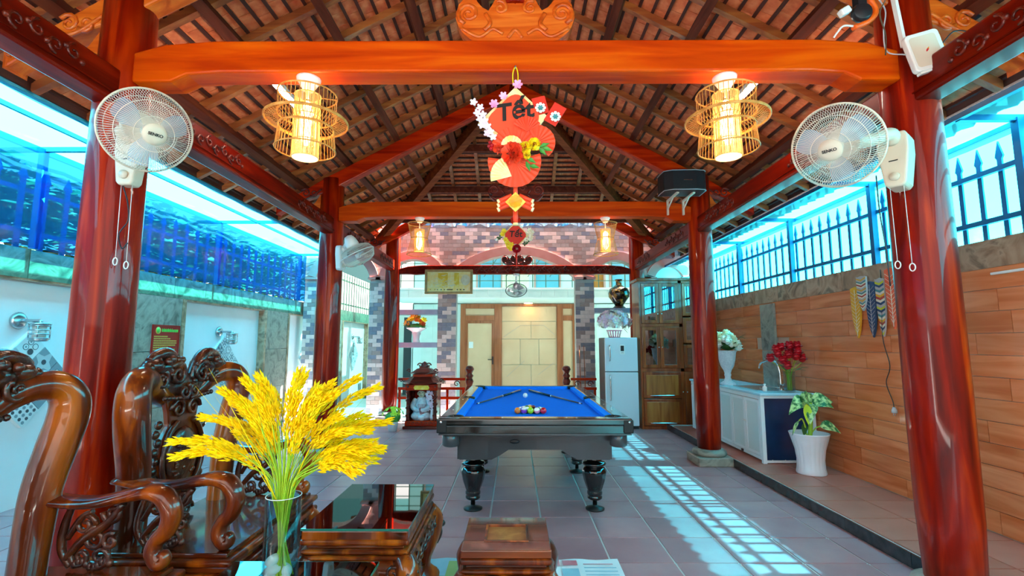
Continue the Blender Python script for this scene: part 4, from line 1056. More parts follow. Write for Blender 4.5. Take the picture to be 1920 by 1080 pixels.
# small round dark fan hung under the far crossbeam
of = thing('orbit_fan', 'small dark round-caged fan hanging under the middle of the far beam', 'fan', (.03, 8.95, 2.68))
oc = Vector((.03, 8.88, 2.36)); od = Vector((.05, -.55, -.84)).normalized()
MB().cyl((.03, 8.95, 2.68), (.03, 8.95, 2.50), .018).build('drop_rod', 'white_plastic', of); MB().lathe([(.05, 2.63), (.06, 2.68)], 16, (.03, 8.95, 0)).build('ceiling_cap', 'white_plastic', of)
MB().ell((.03, 8.92, 2.45), (.06, .06, .07), 14, 8).build('motor_housing', 'grey_plastic', of)
oX, oY, oD = frame_from(od); om = MB()
for k in range(44):
    t = 2 * math.pi * k / 44; om.tube([oc + (oX * math.cos(t) + oY * math.sin(t)) * .195 * q + od * z for q, z in ((.2, .06), (.6, .05), (1, 0), (.6, -.06), (.2, -.07))], .0018, 3, cap=False)
om.build('cage', 'dark_plastic', of); MB().ring(oc, od, .195, .007, 36, 6).build('rim', 'dark_plastic', of)
MB().lathe([(.04, .065), (.035, .072), (0, .074)], 16, oc, od).build('hub_badge', 'grey_plastic', of)
for k in range(3):
    t0 = 2.1 * k; mb = MB(); vs = []
    for i in range(6):
        for j in range(4):
            t = t0 + (j / 3 - .5) * .9; rr = .04 + .025 * i + .0; vs.append(oc + (oX * math.cos(t) + oY * math.sin(t)) * rr + od * (j / 3 - .5) * .04)
    mb.add(vs, [(i*4+j, i*4+j+1, i*4+5+j, i*4+4+j) for i in range(5) for j in range(3)], True); mb.build('blade', 'grey_plastic', of)

def drum(mb, c, r0, r1, z0, z1, n=40, w_=.0035, th=.0016):
    c = Vector(c)
    for k in range(n):
        t = 2 * math.pi * k / n; u = Vector((math.cos(t), math.sin(t), 0))
        a, b = c + u * r0 + Vector((0, 0, z0)), c + u * r1 + Vector((0, 0, z1)); mb.bar(a, b, w_, th, u)
def lantern_round(x, y, z, label):
    l = thing('bamboo_lantern', label, 'lantern', (x, y, z), 'round bamboo lanterns under the nearest beam'); c = (x, y, z)
    MB().lathe([(.028, -.075), (.03, -.07), (.066, -.012), (.068, 0)], 24, c).build('ceiling_cap', 'white_plastic', l)
    MB().cyl((x, y, z - .12), (x, y, z - .07), .008).build('cord', 'white_plastic', l)
    Rb = .160
    d1 = MB(); drum(d1, c, Rb, Rb * .98, -.10, -.225); 
    for zz in (-.10, -.225): d1.ring((x, y, z + zz), (0, 0, 1), Rb, .0045, 44, 6)
    d1.build('upper_drum', 'bamboo', l)
    d2 = MB(); drum(d2, c, .225, .148, -.255, -.300, 60)
    for rr, zz in ((.225, -.255), (.148, -.300), (.225, -.262)): d2.ring((x, y, z + zz), (0, 0, 1), rr, .005, 48, 6)
    drum(d2, c, .225, .150, -.255, -.225, 60); d2.build('flying_brim', 'bamboo', l)
    d3 = MB(); drum(d3, c, .150, .162, -.305, -.430)
    for rr, zz in ((.150, -.305), (.162, -.430)): d3.ring((x, y, z + zz), (0, 0, 1), rr, .0045, 44, 6)
    d3.build('lower_drum', 'bamboo', l)
    sh = MB(); rn = random.Random(int(x * 100))
    for k in range(54):
        t = 2 * math.pi * k / 54 + rn.uniform(-.02, .02); u = Vector((math.cos(t), math.sin(t), 0)); v = Vector(c) + u * .071
        sh.bar(v + Vector((0, 0, -.105)), v + Vector((0, 0, -.475)) + Vector((rn.uniform(-.003, .003), 0, 0)), .0052, .0014, u)
    for zz in (-.105, -.23, -.275, -.38, -.475): sh.ring((x, y, z + zz), (0, 0, 1), .072, .0035, 32, 6)
    sh.build('inner_shade', 'bamboo_glow', l)
    for k in range(4):
        t = math.pi / 2 * k + .4; u = Vector((math.cos(t), math.sin(t), 0)); cc = Vector(c)
        MB().bar(cc + u * .07 + Vector((0, 0, -.105)), cc + u * Rb + Vector((0, 0, -.10)), .005, .004).build('spoke', 'bamboo', l)
    MB().lathe([(.069, -.478), (.069, -.472)], 28, c).build('bottom_disc', 'lamp_disc', l)
    MB().lathe([(.012, -.14), (.034, -.20), (.036, -.34), (.012, -.40)], 16, c).build('bulb', 'lamp_core', l)
lantern_round(-1.195, 2.66, 2.925, 'round tiered bamboo lantern under the nearest beam, on its left half')
lantern_round(1.215, 2.66, 2.925, 'round tiered bamboo lantern under the nearest beam, on its right half')
def lantern_waist(x, y, z, label):
    l = thing('bamboo_lantern', label, 'lantern', (x, y, z), 'waisted bamboo lanterns under the middle beam'); c = (x, y, z)
    MB().lathe([(.03, -.06), (.06, -.01), (.062, 0)], 20, c).build('ceiling_cap', 'white_plastic', l)
    MB().cyl((x, y, z - .14), (x, y, z - .05), .006).build('cord', 'white_plastic', l)
    d1 = MB(); drum(d1, c, .142, .100, -.075, -.26, 48, .003); drum(d1, c, .100, .150, -.26, -.46, 48, .003)
    for rr, zz in ((.142, -.075), (.100, -.26), (.150, -.46)): d1.ring((x, y, z + zz), (0, 0, 1), rr, .005, 40, 6)
    d1.build('outer_cage', 'bamboo', l)
    sh = MB()
    for k in range(44):
        t = 2 * math.pi * k / 44; u = Vector((math.cos(t), math.sin(t), 0)); v = Vector(c) + u * .062
        sh.bar(v + Vector((0, 0, -.15)), v + Vector((0, 0, -.42)), .006, .0014, u)
    for zz in (-.15, -.42): sh.ring((x, y, z + zz), (0, 0, 1), .063, .004, 28, 6)
    sh.build('inner_shade', 'bamboo_glow', l)
    MB().lathe([(.012, -.17), (.040, -.21), (.040, -.36), (.012, -.40)], 16, c).build('bulb', 'lamp_core_far', l)
lantern_waist(-1.18, 5.90, 2.945, 'small waisted bamboo lantern under the middle beam, left of the hanging charm')
lantern_waist(1.125, 5.90, 2.945, 'small waisted bamboo lantern under the middle beam, right of the hanging charm')
for (a, b, what) in (((-1.70, 2.95, 3.27), (-1.64, 4.15, 3.52), 'white fluorescent tube lamp on the left roof slope, behind the left lantern'),
                     ((1.73, 2.95, 3.27), (1.67, 4.15, 3.52), 'white fluorescent tube lamp on the right roof slope, behind the right lantern')):
    s = -1 if a[0] < 0 else 1
    xx = 1.775; y0, y1 = 3.12, 3.95; zz = 3.30
    t = thing('tube_lamp', what, 'lamp', (s * xx, y0, zz))
    MB().tube([(s * xx, y0, zz), (s * xx, y1, zz)], .014, 10).build('tube', 'tube_light', t)
    MB().bx(s * xx - .025, s * xx + .025, y0 - .03, y1 + .03, zz + .016, zz + .05).build('batten_housing', 'white_plastic', t)
    for yy in (y0 - .02, y1 + .02): MB().bx(s * xx - .02, s * xx + .02, yy - .015, yy + .015, zz - .018, zz + .02).build('end_cap', 'white_plastic', t)
    for yy in (y1 - .1,): MB().bar((s * xx, yy, zz + .05), (s * xx, yy, zs(xx) - .09), .012, .012).build('hanger', 'white_plastic', t)

# ---------------------------------------------------------------- festive hangings
def petal_flower(mb, c, r, n=5, tilt=0.35, nrm=(0, -1, 0), rot=0.0):
    X, Y, D = frame_from(nrm); c = Vector(c)
    for k in range(n):
        t = 2 * math.pi * k / n + rot; u = X * math.cos(t) + Y * math.sin(t); v = D.cross(u)
        p = [c, c + u * r * .45 + v * r * .38 + D * r * tilt * .5, c + u * r + v * r * .2 + D * r * tilt, c + u * r - v * r * .2 + D * r * tilt, c + u * r * .45 - v * r * .38 + D * r * tilt * .5]
        mb.add(p, [(0, 4, 3, 2, 1)], False)
def pompom(mb, c, r, n=60, seed=3):
    rn = random.Random(seed); c = Vector(c)
    for i in range(n):
        d = Vector((rn.gauss(0, 1), rn.gauss(0, 1), rn.gauss(0, 1))).normalized(); x, y, _ = frame_from(d); a = rn.random() * 6
        w_ = r * .45; u = x * math.cos(a) + y * math.sin(a); v = d.cross(u)
        mb.add([c + d * r * .35, c + d * r * .8 + u * w_, c + d * r * 1.05 + v * w_ * .3, c + d * r * .8 - u * w_], [(0, 1, 2, 3)])
def pleated_fan(mb, c, r, a0, a1, u, v, d, n=14):
    c, u, v, d = Vector(c), Vector(u), Vector(v), Vector(d); vs = [c]
    for k in range(2 * n + 1):
        t = a0 + (a1 - a0) * k / (2 * n); vs.append(c + (u * math.cos(t) + v * math.sin(t)) * r + d * (.006 if k % 2 else 0))
    mb.add(vs, [(0, k, k + 1) for k in range(1, 2 * n + 1)])
    bk = [p - d * .002 for p in vs]; mb.add(bk, [(0, k + 1, k) for k in range(1, 2 * n + 1)])
Y1 = 2.56
t1 = thing('festive_hanging', 'large red New Year hanging of paper fans and blossom on the nearest beam', 'hanging decoration', (0.0, Y1, 2.92))
def P1(dx, dz, dy=0): return Vector((0.005 + dx * 1.02, Y1 + dy, 2.547 + dz * 1.02))
MB().tube(cr([P1(-.012, .27, .0), P1(-.014, .34, .0), P1(0, .388, .012), P1(.014, .34, .0), P1(.012, .27, .0)]), .0035, 6).build('yellow_loop', 'petal_yellow', t1)
MB().cyl(P1(0, .385, .0), P1(0, .385, .05), .005, 8).build('nail', 'steel', t1)
dia = [(0, .27), (.175, .10), (0.02, -.11), (-.205, .06)]
def dpoly(s): 
    cx = sum(p[0] for p in dia) / 4; cz = sum(p[1] for p in dia) / 4
    return [((p[0] - cx) * s + cx, (p[1] - cz) * s + cz) for p in dia]
MB().prism(dpoly(1.0), P1(0, 0, 0), (1, 0, 0), (0, 0, 1), (0, .012, 0)).build('gold_board', 'gold', t1)
rb_ = []
pp = dpoly(.86); 
for k in range(4):
    a, b, c_ = pp[k - 1], pp[k], pp[(k + 1) % 4]
    for q in range(5):
        f_ = q / 4; p0 = (b[0] + (a[0] - b[0]) * .25, b[1] + (a[1] - b[1]) * .25); p2 = (b[0] + (c_[0] - b[0]) * .25, b[1] + (c_[1] - b[1]) * .25)
        rb_.append(tuple((1-f_)**2 * p0[i] + 2*f_*(1-f_) * (b[i] * .85 + p0[i] * .075 + p2[i] * .075) + f_*f_ * p2[i] for i in range(2)))
MB().prism(rb_, P1(0, 0, -.012), (1, 0, 0), (0, 0, 1), (0, .012, 0)).build('red_board', 'paper_orange_red', t1)
text_obj('Tết', .135, 'ink_black', 'lettering', t1, P1(-.005, .115, -.016), (R(90), R(-8), 0), .002, shear=.12, bold=.0035)
fn = MB()
pleated_fan(fn, P1(-.005, -.165, -.022), .145, math.pi * .95, math.pi * 2.10, (1, 0, 0), (0, 0, 1), (0, -1, 0), 16); pleated_fan(fn, P1(0, -.10, -.010), .135, 0, math.pi, (1, 0, 0), (0, 0, 1), (0, -1, 0), 14)
pleated_fan(fn, P1(.115, -.06, -.02), .10, -.9, 2.1, (1, 0, 0), (0, 0, 1), (0, -1, 0), 10); pleated_fan(fn, P1(.06, .0, -.026), .085, .5, 2.6, (1, 0, 0), (0, 0, 1), (0, -1, 0), 10)
fn.build('paper_fan', 'paper_orange_red', t1)
gf = MB(); pleated_fan(gf, P1(-.02, -.25, -.032), .115, math.pi * .62, math.pi * 1.08, (1, 0, 0), (0, 0, 1), (0, -1, 0), 8); pleated_fan(gf, P1(-.02, -.085, -.036), .058, .1, math.pi - .1, (1, 0, 0), (0, 0, 1), (0, -1, 0), 8)
gf.build('gold_fan', 'gold', t1)
pm = MB(); pompom(pm, P1(-.015, -.135, -.055), .062, 90, 4); pompom(pm, P1(-.09, -.10, -.03), .03, 40, 5); pm.build('red_pompom', 'paper_orange_red', t1)
ye = MB(); pompom(ye, P1(.052, -.105, -.06), .035, 60, 6); pompom(ye, P1(.10, -.085, -.06), .035, 60, 7); pompom(ye, P1(.06, -.145, -.055), .022, 40, 8); ye.build('yellow_blossom', 'petal_yellow', t1)
lv = MB()
for (dx, dz, a) in ((.15, -.09, .4), (.165, -.11, -.3), (.14, -.12, -.8), (.08, -.17, -.5), (.065, -.20, -1.2), (.095, -.205, -.2)):
    u = Vector((math.cos(a), 0, math.sin(a))); v = Vector((-math.sin(a), 0, math.cos(a))); c = P1(dx, dz, -.05)
    lv.add([c - u * .03, c + v * .013 + Vector((0, -.008, 0)), c + u * .035, c - v * .013 + Vector((0, -.008, 0))], [(0, 3, 2, 1)])
lv.build('green_leaf', 'leaf_green', t1)
pk_ = MB(); rn = random.Random(5)
for (dx, dz) in ((-.225, .165), (-.19, .135), (-.205, .105), (-.175, .095), (-.19, .07), (-.165, .06), (-.18, .035), (-.15, .03), (-.135, .0), (-.15, -.01), (-.12, -.03)): petal_flower(pk_, P1(dx, dz, -.02), .022, rot=rn.random() * 3)
pk_.build('pale_blossom', 'petal_lilac', t1)
pf = MB()
for (dx, dz, r) in ((.012, .265, .028), (-.065, .20, .024), (-.115, .155, .026)): petal_flower(pf, P1(dx, dz, -.02), r, 6)
pf.build('pink_blossom', 'petal_pink', t1)
br_ = MB().tube(cr([P1(-.225, .165, -.008), P1(-.19, .08, -.008), P1(-.14, .0, -.008)]), .003, 5); br_.build('twig', 'bark', t1)
be = MB()
for (dx, dz) in ((-.135, -.06), (-.125, -.075), (-.14, -.08), (-.13, -.095)): be.ell(P1(dx, dz, -.02), .011, 8, 6)
be.build('red_berry', 'rose_red', t1)
for (cx_, cz_, a, w_, h_) in ((.135, .155, .25, .075, .10), (.215, .105, -.55, .075, .12)):
    u = Vector((math.cos(a), 0, math.sin(a))); v = Vector((-math.sin(a), 0, math.cos(a))); c = P1(cx_, cz_, -.004)
    en = MB().box(c, (w_, .004, h_), Matrix.Rotation(-a, 3, 'Y')).build('red_envelope', 'paper_red', t1)
    fl2_ = MB(); petal_flower(fl2_, c + Vector((0, -.006, -.02)), .030, 8); fl2_.build('white_rosette', 'petal_white', en)
    fl3_ = MB(); petal_flower(fl3_, c + Vector((0, -.012, -.02)), .016, 6); fl3_.build('blue_rosette', 'teal_paint', en)
MB().tube([P1(0, -.29), P1(0, -.36)], .012, 8).build('red_tassel_cord', 'paper_orange_red', t1)
for s in (-1, 1):
    for k in range(3):
        a = P1(s * .02, -.345 - .022 * k, 0); b = P1(s * .085, -.375 - .022 * k, 0); fc = MB().tube([a, b], .012, 10).build('firecracker', 'paper_orange_red', t1)
        MB().tube([b, b + (b - a).normalized() * .012], .0125, 10).build('gold_end', 'gold', fc)
MB().prism([(0, .055), (.055, 0), (0, -.055), (-.055, 0)], P1(0, -.385, -.018), (1, 0, 0), (0, 0, 1), (0, .01, 0)).build('gold_diamond', 'gold_bright', t1)
ff_ = MB(); petal_flower(ff_, P1(0, -.385, -.022), .035, 8); ff_.build('rosette', 'petal_orange', t1)
fc = MB().tube([P1(0, -.43), P1(0, -.495)], .014, 10).build('firecracker', 'paper_orange_red', t1); MB().tube([P1(0, -.495), P1(0, -.508)], .0145, 10).build('gold_end', 'gold', fc)

Y2 = 5.79
t2 = thing('festive_hanging', 'small red diamond New Year hanging on the middle crossbeam', 'hanging decoration', (.01, Y2, 2.94))
def P2(dx, dz, dy=0): return Vector((.012 + dx, Y2 + dy, 2.70 + dz))
MB().tube(cr([P2(-.008, .18, .0), P2(-.01, .25, .01), P2(0, .29, .014), P2(.01, .25, .01), P2(.008, .18, 0)]), .003, 6).build('loop', 'paper_red', t2); MB().cyl(P2(0, .287, .0), P2(0, .287, .06), .005, 8).build('nail', 'steel', t2)
pm = MB(); pompom(pm, P2(0, .185, -.01), .062, 80, 11); pm.build('red_pompom', 'paper_red', t2)
pm = MB(); pompom(pm, P2(.012, -.17, -.03), .055, 80, 12); pm.build('red_pompom', 'rose_red', t2)
MB().prism([(0, .17), (.165, 0), (0, -.17), (-.165, 0)], P2(0, 0), (1, 0, 0), (0, 0, 1), (0, .012, 0)).build('gold_board', 'gold', t2)
MB().prism([(0, .135), (.05, .10), (.125, .02), (.125, -.02), (.02, -.13), (-.02, -.13), (-.125, -.02), (-.125, .02), (-.05, .10)], P2(0, 0, -.012), (1, 0, 0), (0, 0, 1), (0, .012, 0)).build('red_board', 'paper_red', t2)
text_obj('Tết', .105, 'ink_black', 'lettering', t2, P2(0, .01, -.015), (R(90), 0, 0), .002, shear=.1, bold=.002)
fy = MB()
for (dx, dz) in ((-.14, .05), (-.16, .01), (-.12, -.06), (-.10, -.1), (-.085, -.14), (-.06, -.17), (-.05, -.12)): petal_flower(fy, P2(dx, dz, -.02), .032, 6)
fy.build('yellow_blossom', 'petal_yellow', t2)
fo = MB()
for (dx, dz) in ((.17, .06), (.20, .03), (.15, .02), (.19, -.02), (.18, -.05), (.13, -.06)): petal_flower(fo, P2(dx, dz, -.02), .03, 6)
fo.build('cream_blossom', 'petal_cream', t2)
fg = MB()
for (dx, dz) in ((.14, -.08), (.11, -.11), (-.19, -.03), (-.22, -.05)): petal_flower(fg, P2(dx, dz, -.015), .03, 4)
fg.build('green_leaf', 'leaf_dark', t2)
fw = MB()
for (dx, dz) in ((.04, .13), (.07, .10), (0, -.13), (-.23, -.06)): petal_flower(fw, P2(dx, dz, -.022), .02, 6)
fw.build('white_blossom', 'petal_white', t2)
MB().tube([P2(.012, -.2), P2(.012, -.40)], [.012, .006], 8).build('red_tassel', 'paper_red', t2)

# gold picture on the far beam
pq = thing('gold_plaque', 'gold picture in a carved frame hanging on the far crossbeam', 'picture', (-1.22, 8.93, 2.5))
qx0, qx1, qz0, qz1 = -1.665, -.775, 2.30, 2.755
for b in ((qx0, qx1, qz1 - .045, qz1), (qx0, qx1, qz0, qz0 + .045), (qx0, qx0 + .045, qz0 + .045, qz1 - .045), (qx1 - .045, qx1, qz0 + .045, qz1 - .045)):
    MB().bx(b[0], b[1], 8.90, 8.95, b[2], b[3]).build('frame', 'frame_brown', pq, bevel=.008)
for b in ((qx0 + .045, qx1 - .045, qz1 - .057, qz1 - .045), (qx0 + .045, qx1 - .045, qz0 + .045, qz0 + .057)): MB().bx(b[0], b[1], 8.905, 8.94, b[2], b[3]).build('inner_fillet', 'gold', pq)
pc = MB().bx(qx0 + .045, qx1 - .045, 8.925, 8.94, qz0 + .045, qz1 - .045).build('picture', 'gold', pq)
rl = MB(); rn = random.Random(9)
for (x0, x1) in ((-1.42, -1.24), (-1.12, -1.03)): rl.bx(x0, x1, 8.922, 8.926, 2.42, 2.69)
rl.build('gold_panel', 'gold_bright', pc)
rl = MB()
for k in range(22):
    x = -1.55 + rn.random() * .38; z = 2.44 + rn.random() * .22; rl.tube(cr([(x, 8.921, z), (x + .05, 8.918, z + .03 * rn.uniform(-1, 1)), (x + .10, 8.921, z + .02)]), .004, 5)
rl.ell((-.91, 8.922, 2.56), (.085, .006, .10), 18, 6); rl.build('relief', 'petal_cream', pc)
rl = MB()
for k, w_ in enumerate((.008, .01, .015, .02, .02, .11, .02, .03, .03)): 
    x = -1.56 + [0, .085, .13, .2, .26, .36, .5, .56, .62][k]; rl.bx(x - w_ / 2, x + w_ / 2, 8.920, 8.925, 2.372, 2.388)
rl.build('small_print', 'ink_black', pc)

# router, speaker, adapter, cables
ro = thing('router', 'white square router hanging on the right column, above the beam', 'router', (2.20, 2.46, 2.95))
rot = Matrix.Rotation(R(-6), 3, 'Z') @ Matrix.Rotation(R(-14), 3, 'Y')
def RP(x, y, z): return Vector((2.205, 2.46, 2.955)) + rot @ Vector((x, y, z))
o = []
for (cx_, cz_, a0) in ((.065, .085, 0), (-.065, .085, 90), (-.065, -.085, 180), (.065, -.085, 270)):
    for q in range(5): o.append((cx_ + .022 * math.cos(R(a0 + 22.5 * q)), cz_ + .022 * math.sin(R(a0 + 22.5 * q))))
rbd = MB().prism(o, RP(0, -.018, 0), rot @ Vector((1, 0, 0)), rot @ Vector((0, 0, 1)), rot @ Vector((0, .036, 0))).build('case', 'white_plastic', ro, bevel=.006)
MB().prism([(p[0] * .78, p[1] * .8) for p in o], RP(-.004, -.0195, 0), rot @ Vector((1, 0, 0)), rot @ Vector((0, 0, 1)), rot @ Vector((0, .002, 0))).build('front_panel', 'cream_plastic', ro)
lg_ = MB(); lg_.ell(RP(0, -.020, 0), (.012, .003, .005), 10, 5, rot @ Matrix.Rotation(R(-45), 3, 'Y')); lg_.build('emblem', 'rose_red', ro); MB().ell(RP(.006, -.021, .008), (.007, .002, .003), 8, 5, rot @ Matrix.Rotation(R(-45), 3, 'Y')).build('emblem', 'petal_orange', ro)
MB().box(RP(.088, 0, .055), (.006, .022, .030), rot).build('port', 'gold', ro)
for k in range(3): MB().box(RP(.088, .0, -.0 - .02 * k), (.004, .012, .008), rot).build('port', 'dark_plastic', ro)
MB().bar(RP(-.07, .0, -.115), RP(.07, 0, -.105), .03, .012).build('shelf_clip', 'white_plastic', ro)
cd = thing('conduit', 'white plastic cable conduit rising from the router on the right column', 'conduit', (2.14, 2.52, 3.05))
MB().bar((2.155, 2.53, 3.03), (2.13, 2.545, 3.40), .028, .016).build('channel', 'white_plastic', cd)
ad = thing('power_reel', 'orange and black power socket with white plug on top right of nearest beam', 'socket', (1.93, 2.56, 3.2))
MB().tube(cr([(2.0, 2.55, 3.34), (2.03, 2.55, 3.25), (1.98, 2.55, 3.19), (1.90, 2.55, 3.155)]), lerps([.018, .022, .018], 19), 8, flat=.8).build('orange_frame', 'orange_plastic', ad)
MB().lathe([(.05, 0), (.055, .02), (.045, .04), (0, .045)], 18, (1.95, 2.56, 3.24), (-.2, -1, 0)).build('socket_body', 'dark_plastic', ad, bevel=.003)
MB().box((1.85, 2.54, 3.245), (.06, .04, .04), Matrix.Rotation(R(-30), 3, 'Y')).build('plug', 'white_plastic', ad, bevel=.008)
MB().bx(1.925, 1.975, 2.53, 2.58, 3.27, 3.36).build('adapter', 'dark_plastic', ad, bevel=.004)
MB().tube(cr([(1.91, 2.55, 3.165), (1.84, 2.54, 3.16), (1.81, 2.55, 3.13), (1.80, 2.57, 3.11)]), .006, 6).build('cord', 'white_plastic', ad)
rn = random.Random(21)
def cable(pts, label, m='dark_plastic', r=.0035): 
    o = MB().tube(cr(pts), r, 6).build('cable', m); tag(o, label, 'cable'); return o
cable([(2.02, 2.55, 3.38), (2.07, 2.53, 3.25), (2.05, 2.53, 3.12), (2.06, 2.53, 3.0), (2.12, 2.48, 2.95)], 'grey cable running from the ceiling down to the router', 'grey_plastic')
cable([(1.99, 2.54, 3.36), (2.08, 2.53, 3.33), (2.03, 2.52, 3.22), (2.06, 2.53, 3.1), (2.05, 2.53, 2.98)], 'brown cable twisted beside the orange socket', 'bark')
cable([(2.30, 2.46, 3.0), (2.36, 2.44, 3.06), (2.44, 2.42, 3.02), (2.42, 2.44, 2.92)], 'thin black cable looping out of the right side of the router')
cable([(-2.13, 2.55, 2.25), (-2.08, 2.53, 2.15), (-2.07, 2.53, 2.05), (-2.12, 2.54, 1.98), (-2.09, 2.53, 1.9), (-2.06, 2.53, 1.93)], 'black cable dangling beside the left column below its fan')
cable([(1.955, 2.55, 2.30), (1.965, 2.56, 2.1), (1.985, 2.565, 1.9), (1.995, 2.57, 1.7)], 'thin black fan cable hanging by the right column')
sp = thing('loudspeaker', 'black loudspeaker on white brackets at the right end of the middle beam', 'speaker', (1.99, 5.62, 3.16))
o = [(-.25, .02), (-.24, -.10), (-.15, -.15), (.12, -.16), (.22, -.14), (.25, -.10), (.25, .12), (-.25, .12)]
bx_ = MB().prism(o, (1.99, 5.62, 3.165), (1, 0, 0), (0, 1, 0), (0, 0, .235)).build('cabinet', 'black_matte', sp, bevel=.012)
MB().prism([(p[0] * .985, p[1] - .008) for p in o[1:6]] + [(.2, -.09), (-.2, -.09)], (1.99, 5.62, 3.185), (1, 0, 0), (0, 1, 0), (0, 0, .195)).build('grille', 'dark_plastic', sp)
MB().bx(1.96, 2.06, 5.452, 5.456, 3.275, 3.283).build('badge', 'chrome', sp)
for z in (3.167, 3.398): MB().prism([(p[0] * 1.01, p[1] * 1.02 - .003) for p in o], (1.99, 5.62, z), (1, 0, 0), (0, 1, 0), (0, 0, .005)).build('trim', 'grey_plastic', sp)
for x in (1.87, 2.06):
    b_ = MB(); b_.bar((x, 5.79, 2.95), (x, 5.79, 3.12), .03, .02); b_.bar((x, 5.79, 3.12), (x + .05, 5.55, 3.16), .028, .02); b_.bar((x, 5.79, 3.02), (x + .03, 5.66, 3.14), .014, .014); b_.build('bracket', 'cream_plastic', sp)
# ================================================================== CARVED ROSEWOOD SET
def carved_chair(label, lx, ly, seed):
    ch = thing('carved_armchair', label, 'chair', (lx, ly, 0), 'carved rosewood armchairs')
    L = Vector((lx, ly, 0)); rn = random.Random(seed)
    def P(x, y, z): return L + Vector((x, y, z))
    # seat: panel, two mouldings, carved apron
    MB().bx(lx - .30, lx + .30, ly - .445, ly + .445, .455, .475).build('seat', 'rosewood_flat', ch, bevel=.006)
    MB().bx(lx - .33, lx + .335, ly - .475, ly + .475, .425, .455).build('seat_moulding', 'rosewood', ch, bevel=.012, seg=3)
    MB().bx(lx - .31, lx + .315, ly - .455, ly + .455, .395, .425).build('seat_moulding', 'rosewood_flat', ch, bevel=.008)
    MB().bx(lx - .33, lx + .335, ly - .475, ly + .475, .365, .395).build('seat_moulding', 'rosewood', ch, bevel=.012, seg=3)
    MB().bx(lx - .30, lx + .305, ly - .445, ly + .445, .22, .365).build('apron', 'rosewood_dark', ch, bevel=.01)
    for s in (-1, 1):
        cv = MB()
        for k in range(6):
            x = lx - .25 + .1 * k; cv.spiral((x, ly + s * .45, .30 + .02 * (k % 2)), (1, 0, 0), (0, 0, 1), .05, 1.4, .012, start=k, sign=1 if k % 2 else -1)
        cv.build('apron_carving', 'rosewood_dark', ch)
    cv = MB()
    for k in range(9): cv.spiral((lx + .312, ly - .39 + .098 * k, .30 + .02 * (k % 2)), (0, 1, 0), (0, 0, 1), .055, 1.4, .013, start=k, sign=1 if k % 2 else -1)
    for k in range(18): cv.ell((lx + .312, ly - .42 + .0495 * k, .245), (.012, .022, .022), 7, 5)
    cv.build('apron_carving', 'rosewood_dark', ch)
    for sx in (-1, 1):
        for sy in (-1, 1):
            x, y = .27 * sx, .40 * sy
            MB().tube(cr([P(x, y, .36), P(x + .05 * sx, y + .05 * sy, .26), P(x + .02 * sx, y + .02 * sy, .14), P(x - .02 * sx, y - .01 * sy, .07), P(x + .03 * sx, y + .03 * sy, .028)]), lerps([.075, .07, .045, .04, .05], 25), 10).build('leg', 'rosewood', ch)
    # back: two big looping side members
    for s in (-1, 1):
        pts = cr([P(-.22, s*.34, .44), P(-.215, s*.345, .60), P(-.21, s*.36, .80), P(-.20, s*.40, .97), P(-.19, s*.425, 1.08), P(-.19, s*.425, 1.16), P(-.205, s*.385, 1.215), P(-.235, s*.31, 1.225), P(-.265, s*.23, 1.19), P(-.28, s*.16, 1.14), P(-.285, s*.09, 1.11)], 7)
        MB().tube(pts, lerps([.062, .064, .068, .072, .073, .070, .064, .060, .058, .055, .05], len(pts)), 18, up=(1, 0, 0)).build('back_loop', 'rosewood', ch)
    # splat with medallion
    half = [(.075, .47), (.10, .53), (.15, .60), (.12, .66), (.155, .72), (.17, .80), (.15, .90), (.105, .97), (.12, 1.04), (.15, 1.12)]
    n = len(half); vs = []
    for (w_, z) in half:
        for t in (0, .035): vs += [P(-.27 + t, -w_, z), P(-.27 + t, w_, z)]
    fs = []
    for i in range(n - 1):
        a, c = 4*i, 4*i+4; fs += [(a, c, c+1, a+1), (a+2, a+3, c+3, c+2), (a, a+2, c+2, c), (a+1, c+1, c+3, a+3)]
    fs += [(0, 1, 3, 2), (4*n-4, 4*n-2, 4*n-1, 4*n-3)]
    MB().add(vs, fs).build('splat', 'rosewood', ch, bevel=.008)
    md = MB(); md.ell(P(-.232, 0, .80), (.03, .125, .15), 22, 12); md.build('medallion', 'rosewood_dark', ch)
    cv = MB()
    for i in range(46): cv.ell(P(-.204, rn.uniform(-.08, .08), rn.uniform(.71, .88)), (.008, rn.uniform(.006, .016), rn.uniform(.006, .014)), 6, 4)
    for s in (-1, 1):
        cv.tube(cr([P(-.225, s*.09, .63), P(-.222, s*.15, .72), P(-.222, s*.158, .82), P(-.222, s*.12, .93), P(-.225, s*.06, .985)]), .013, 7)
        for k in range(9): cv.ell(P(-.25, s * (.165 + .02 * (k % 2)), .62 + .045 * k), (.018, .024, .024), 7, 5)
        for k in range(4): cv.spiral(P(-.225, s * .07, .50 + .035 * k), (0, s, 0), (0, 0, 1), .04, 1.3, .012, start=k)
        cv.spiral(P(-.225, s * .06, 1.05), (0, s, 0), (0, 0, 1), .055, 1.5, .012)
    cv.build('splat_carving', 'rosewood_dark', ch)
    # crest: pair of beast heads and scrolls
    cs_ = MB()
    cs_.ell(P(-.27, 0, 1.17), (.05, .20, .075), 18, 8)
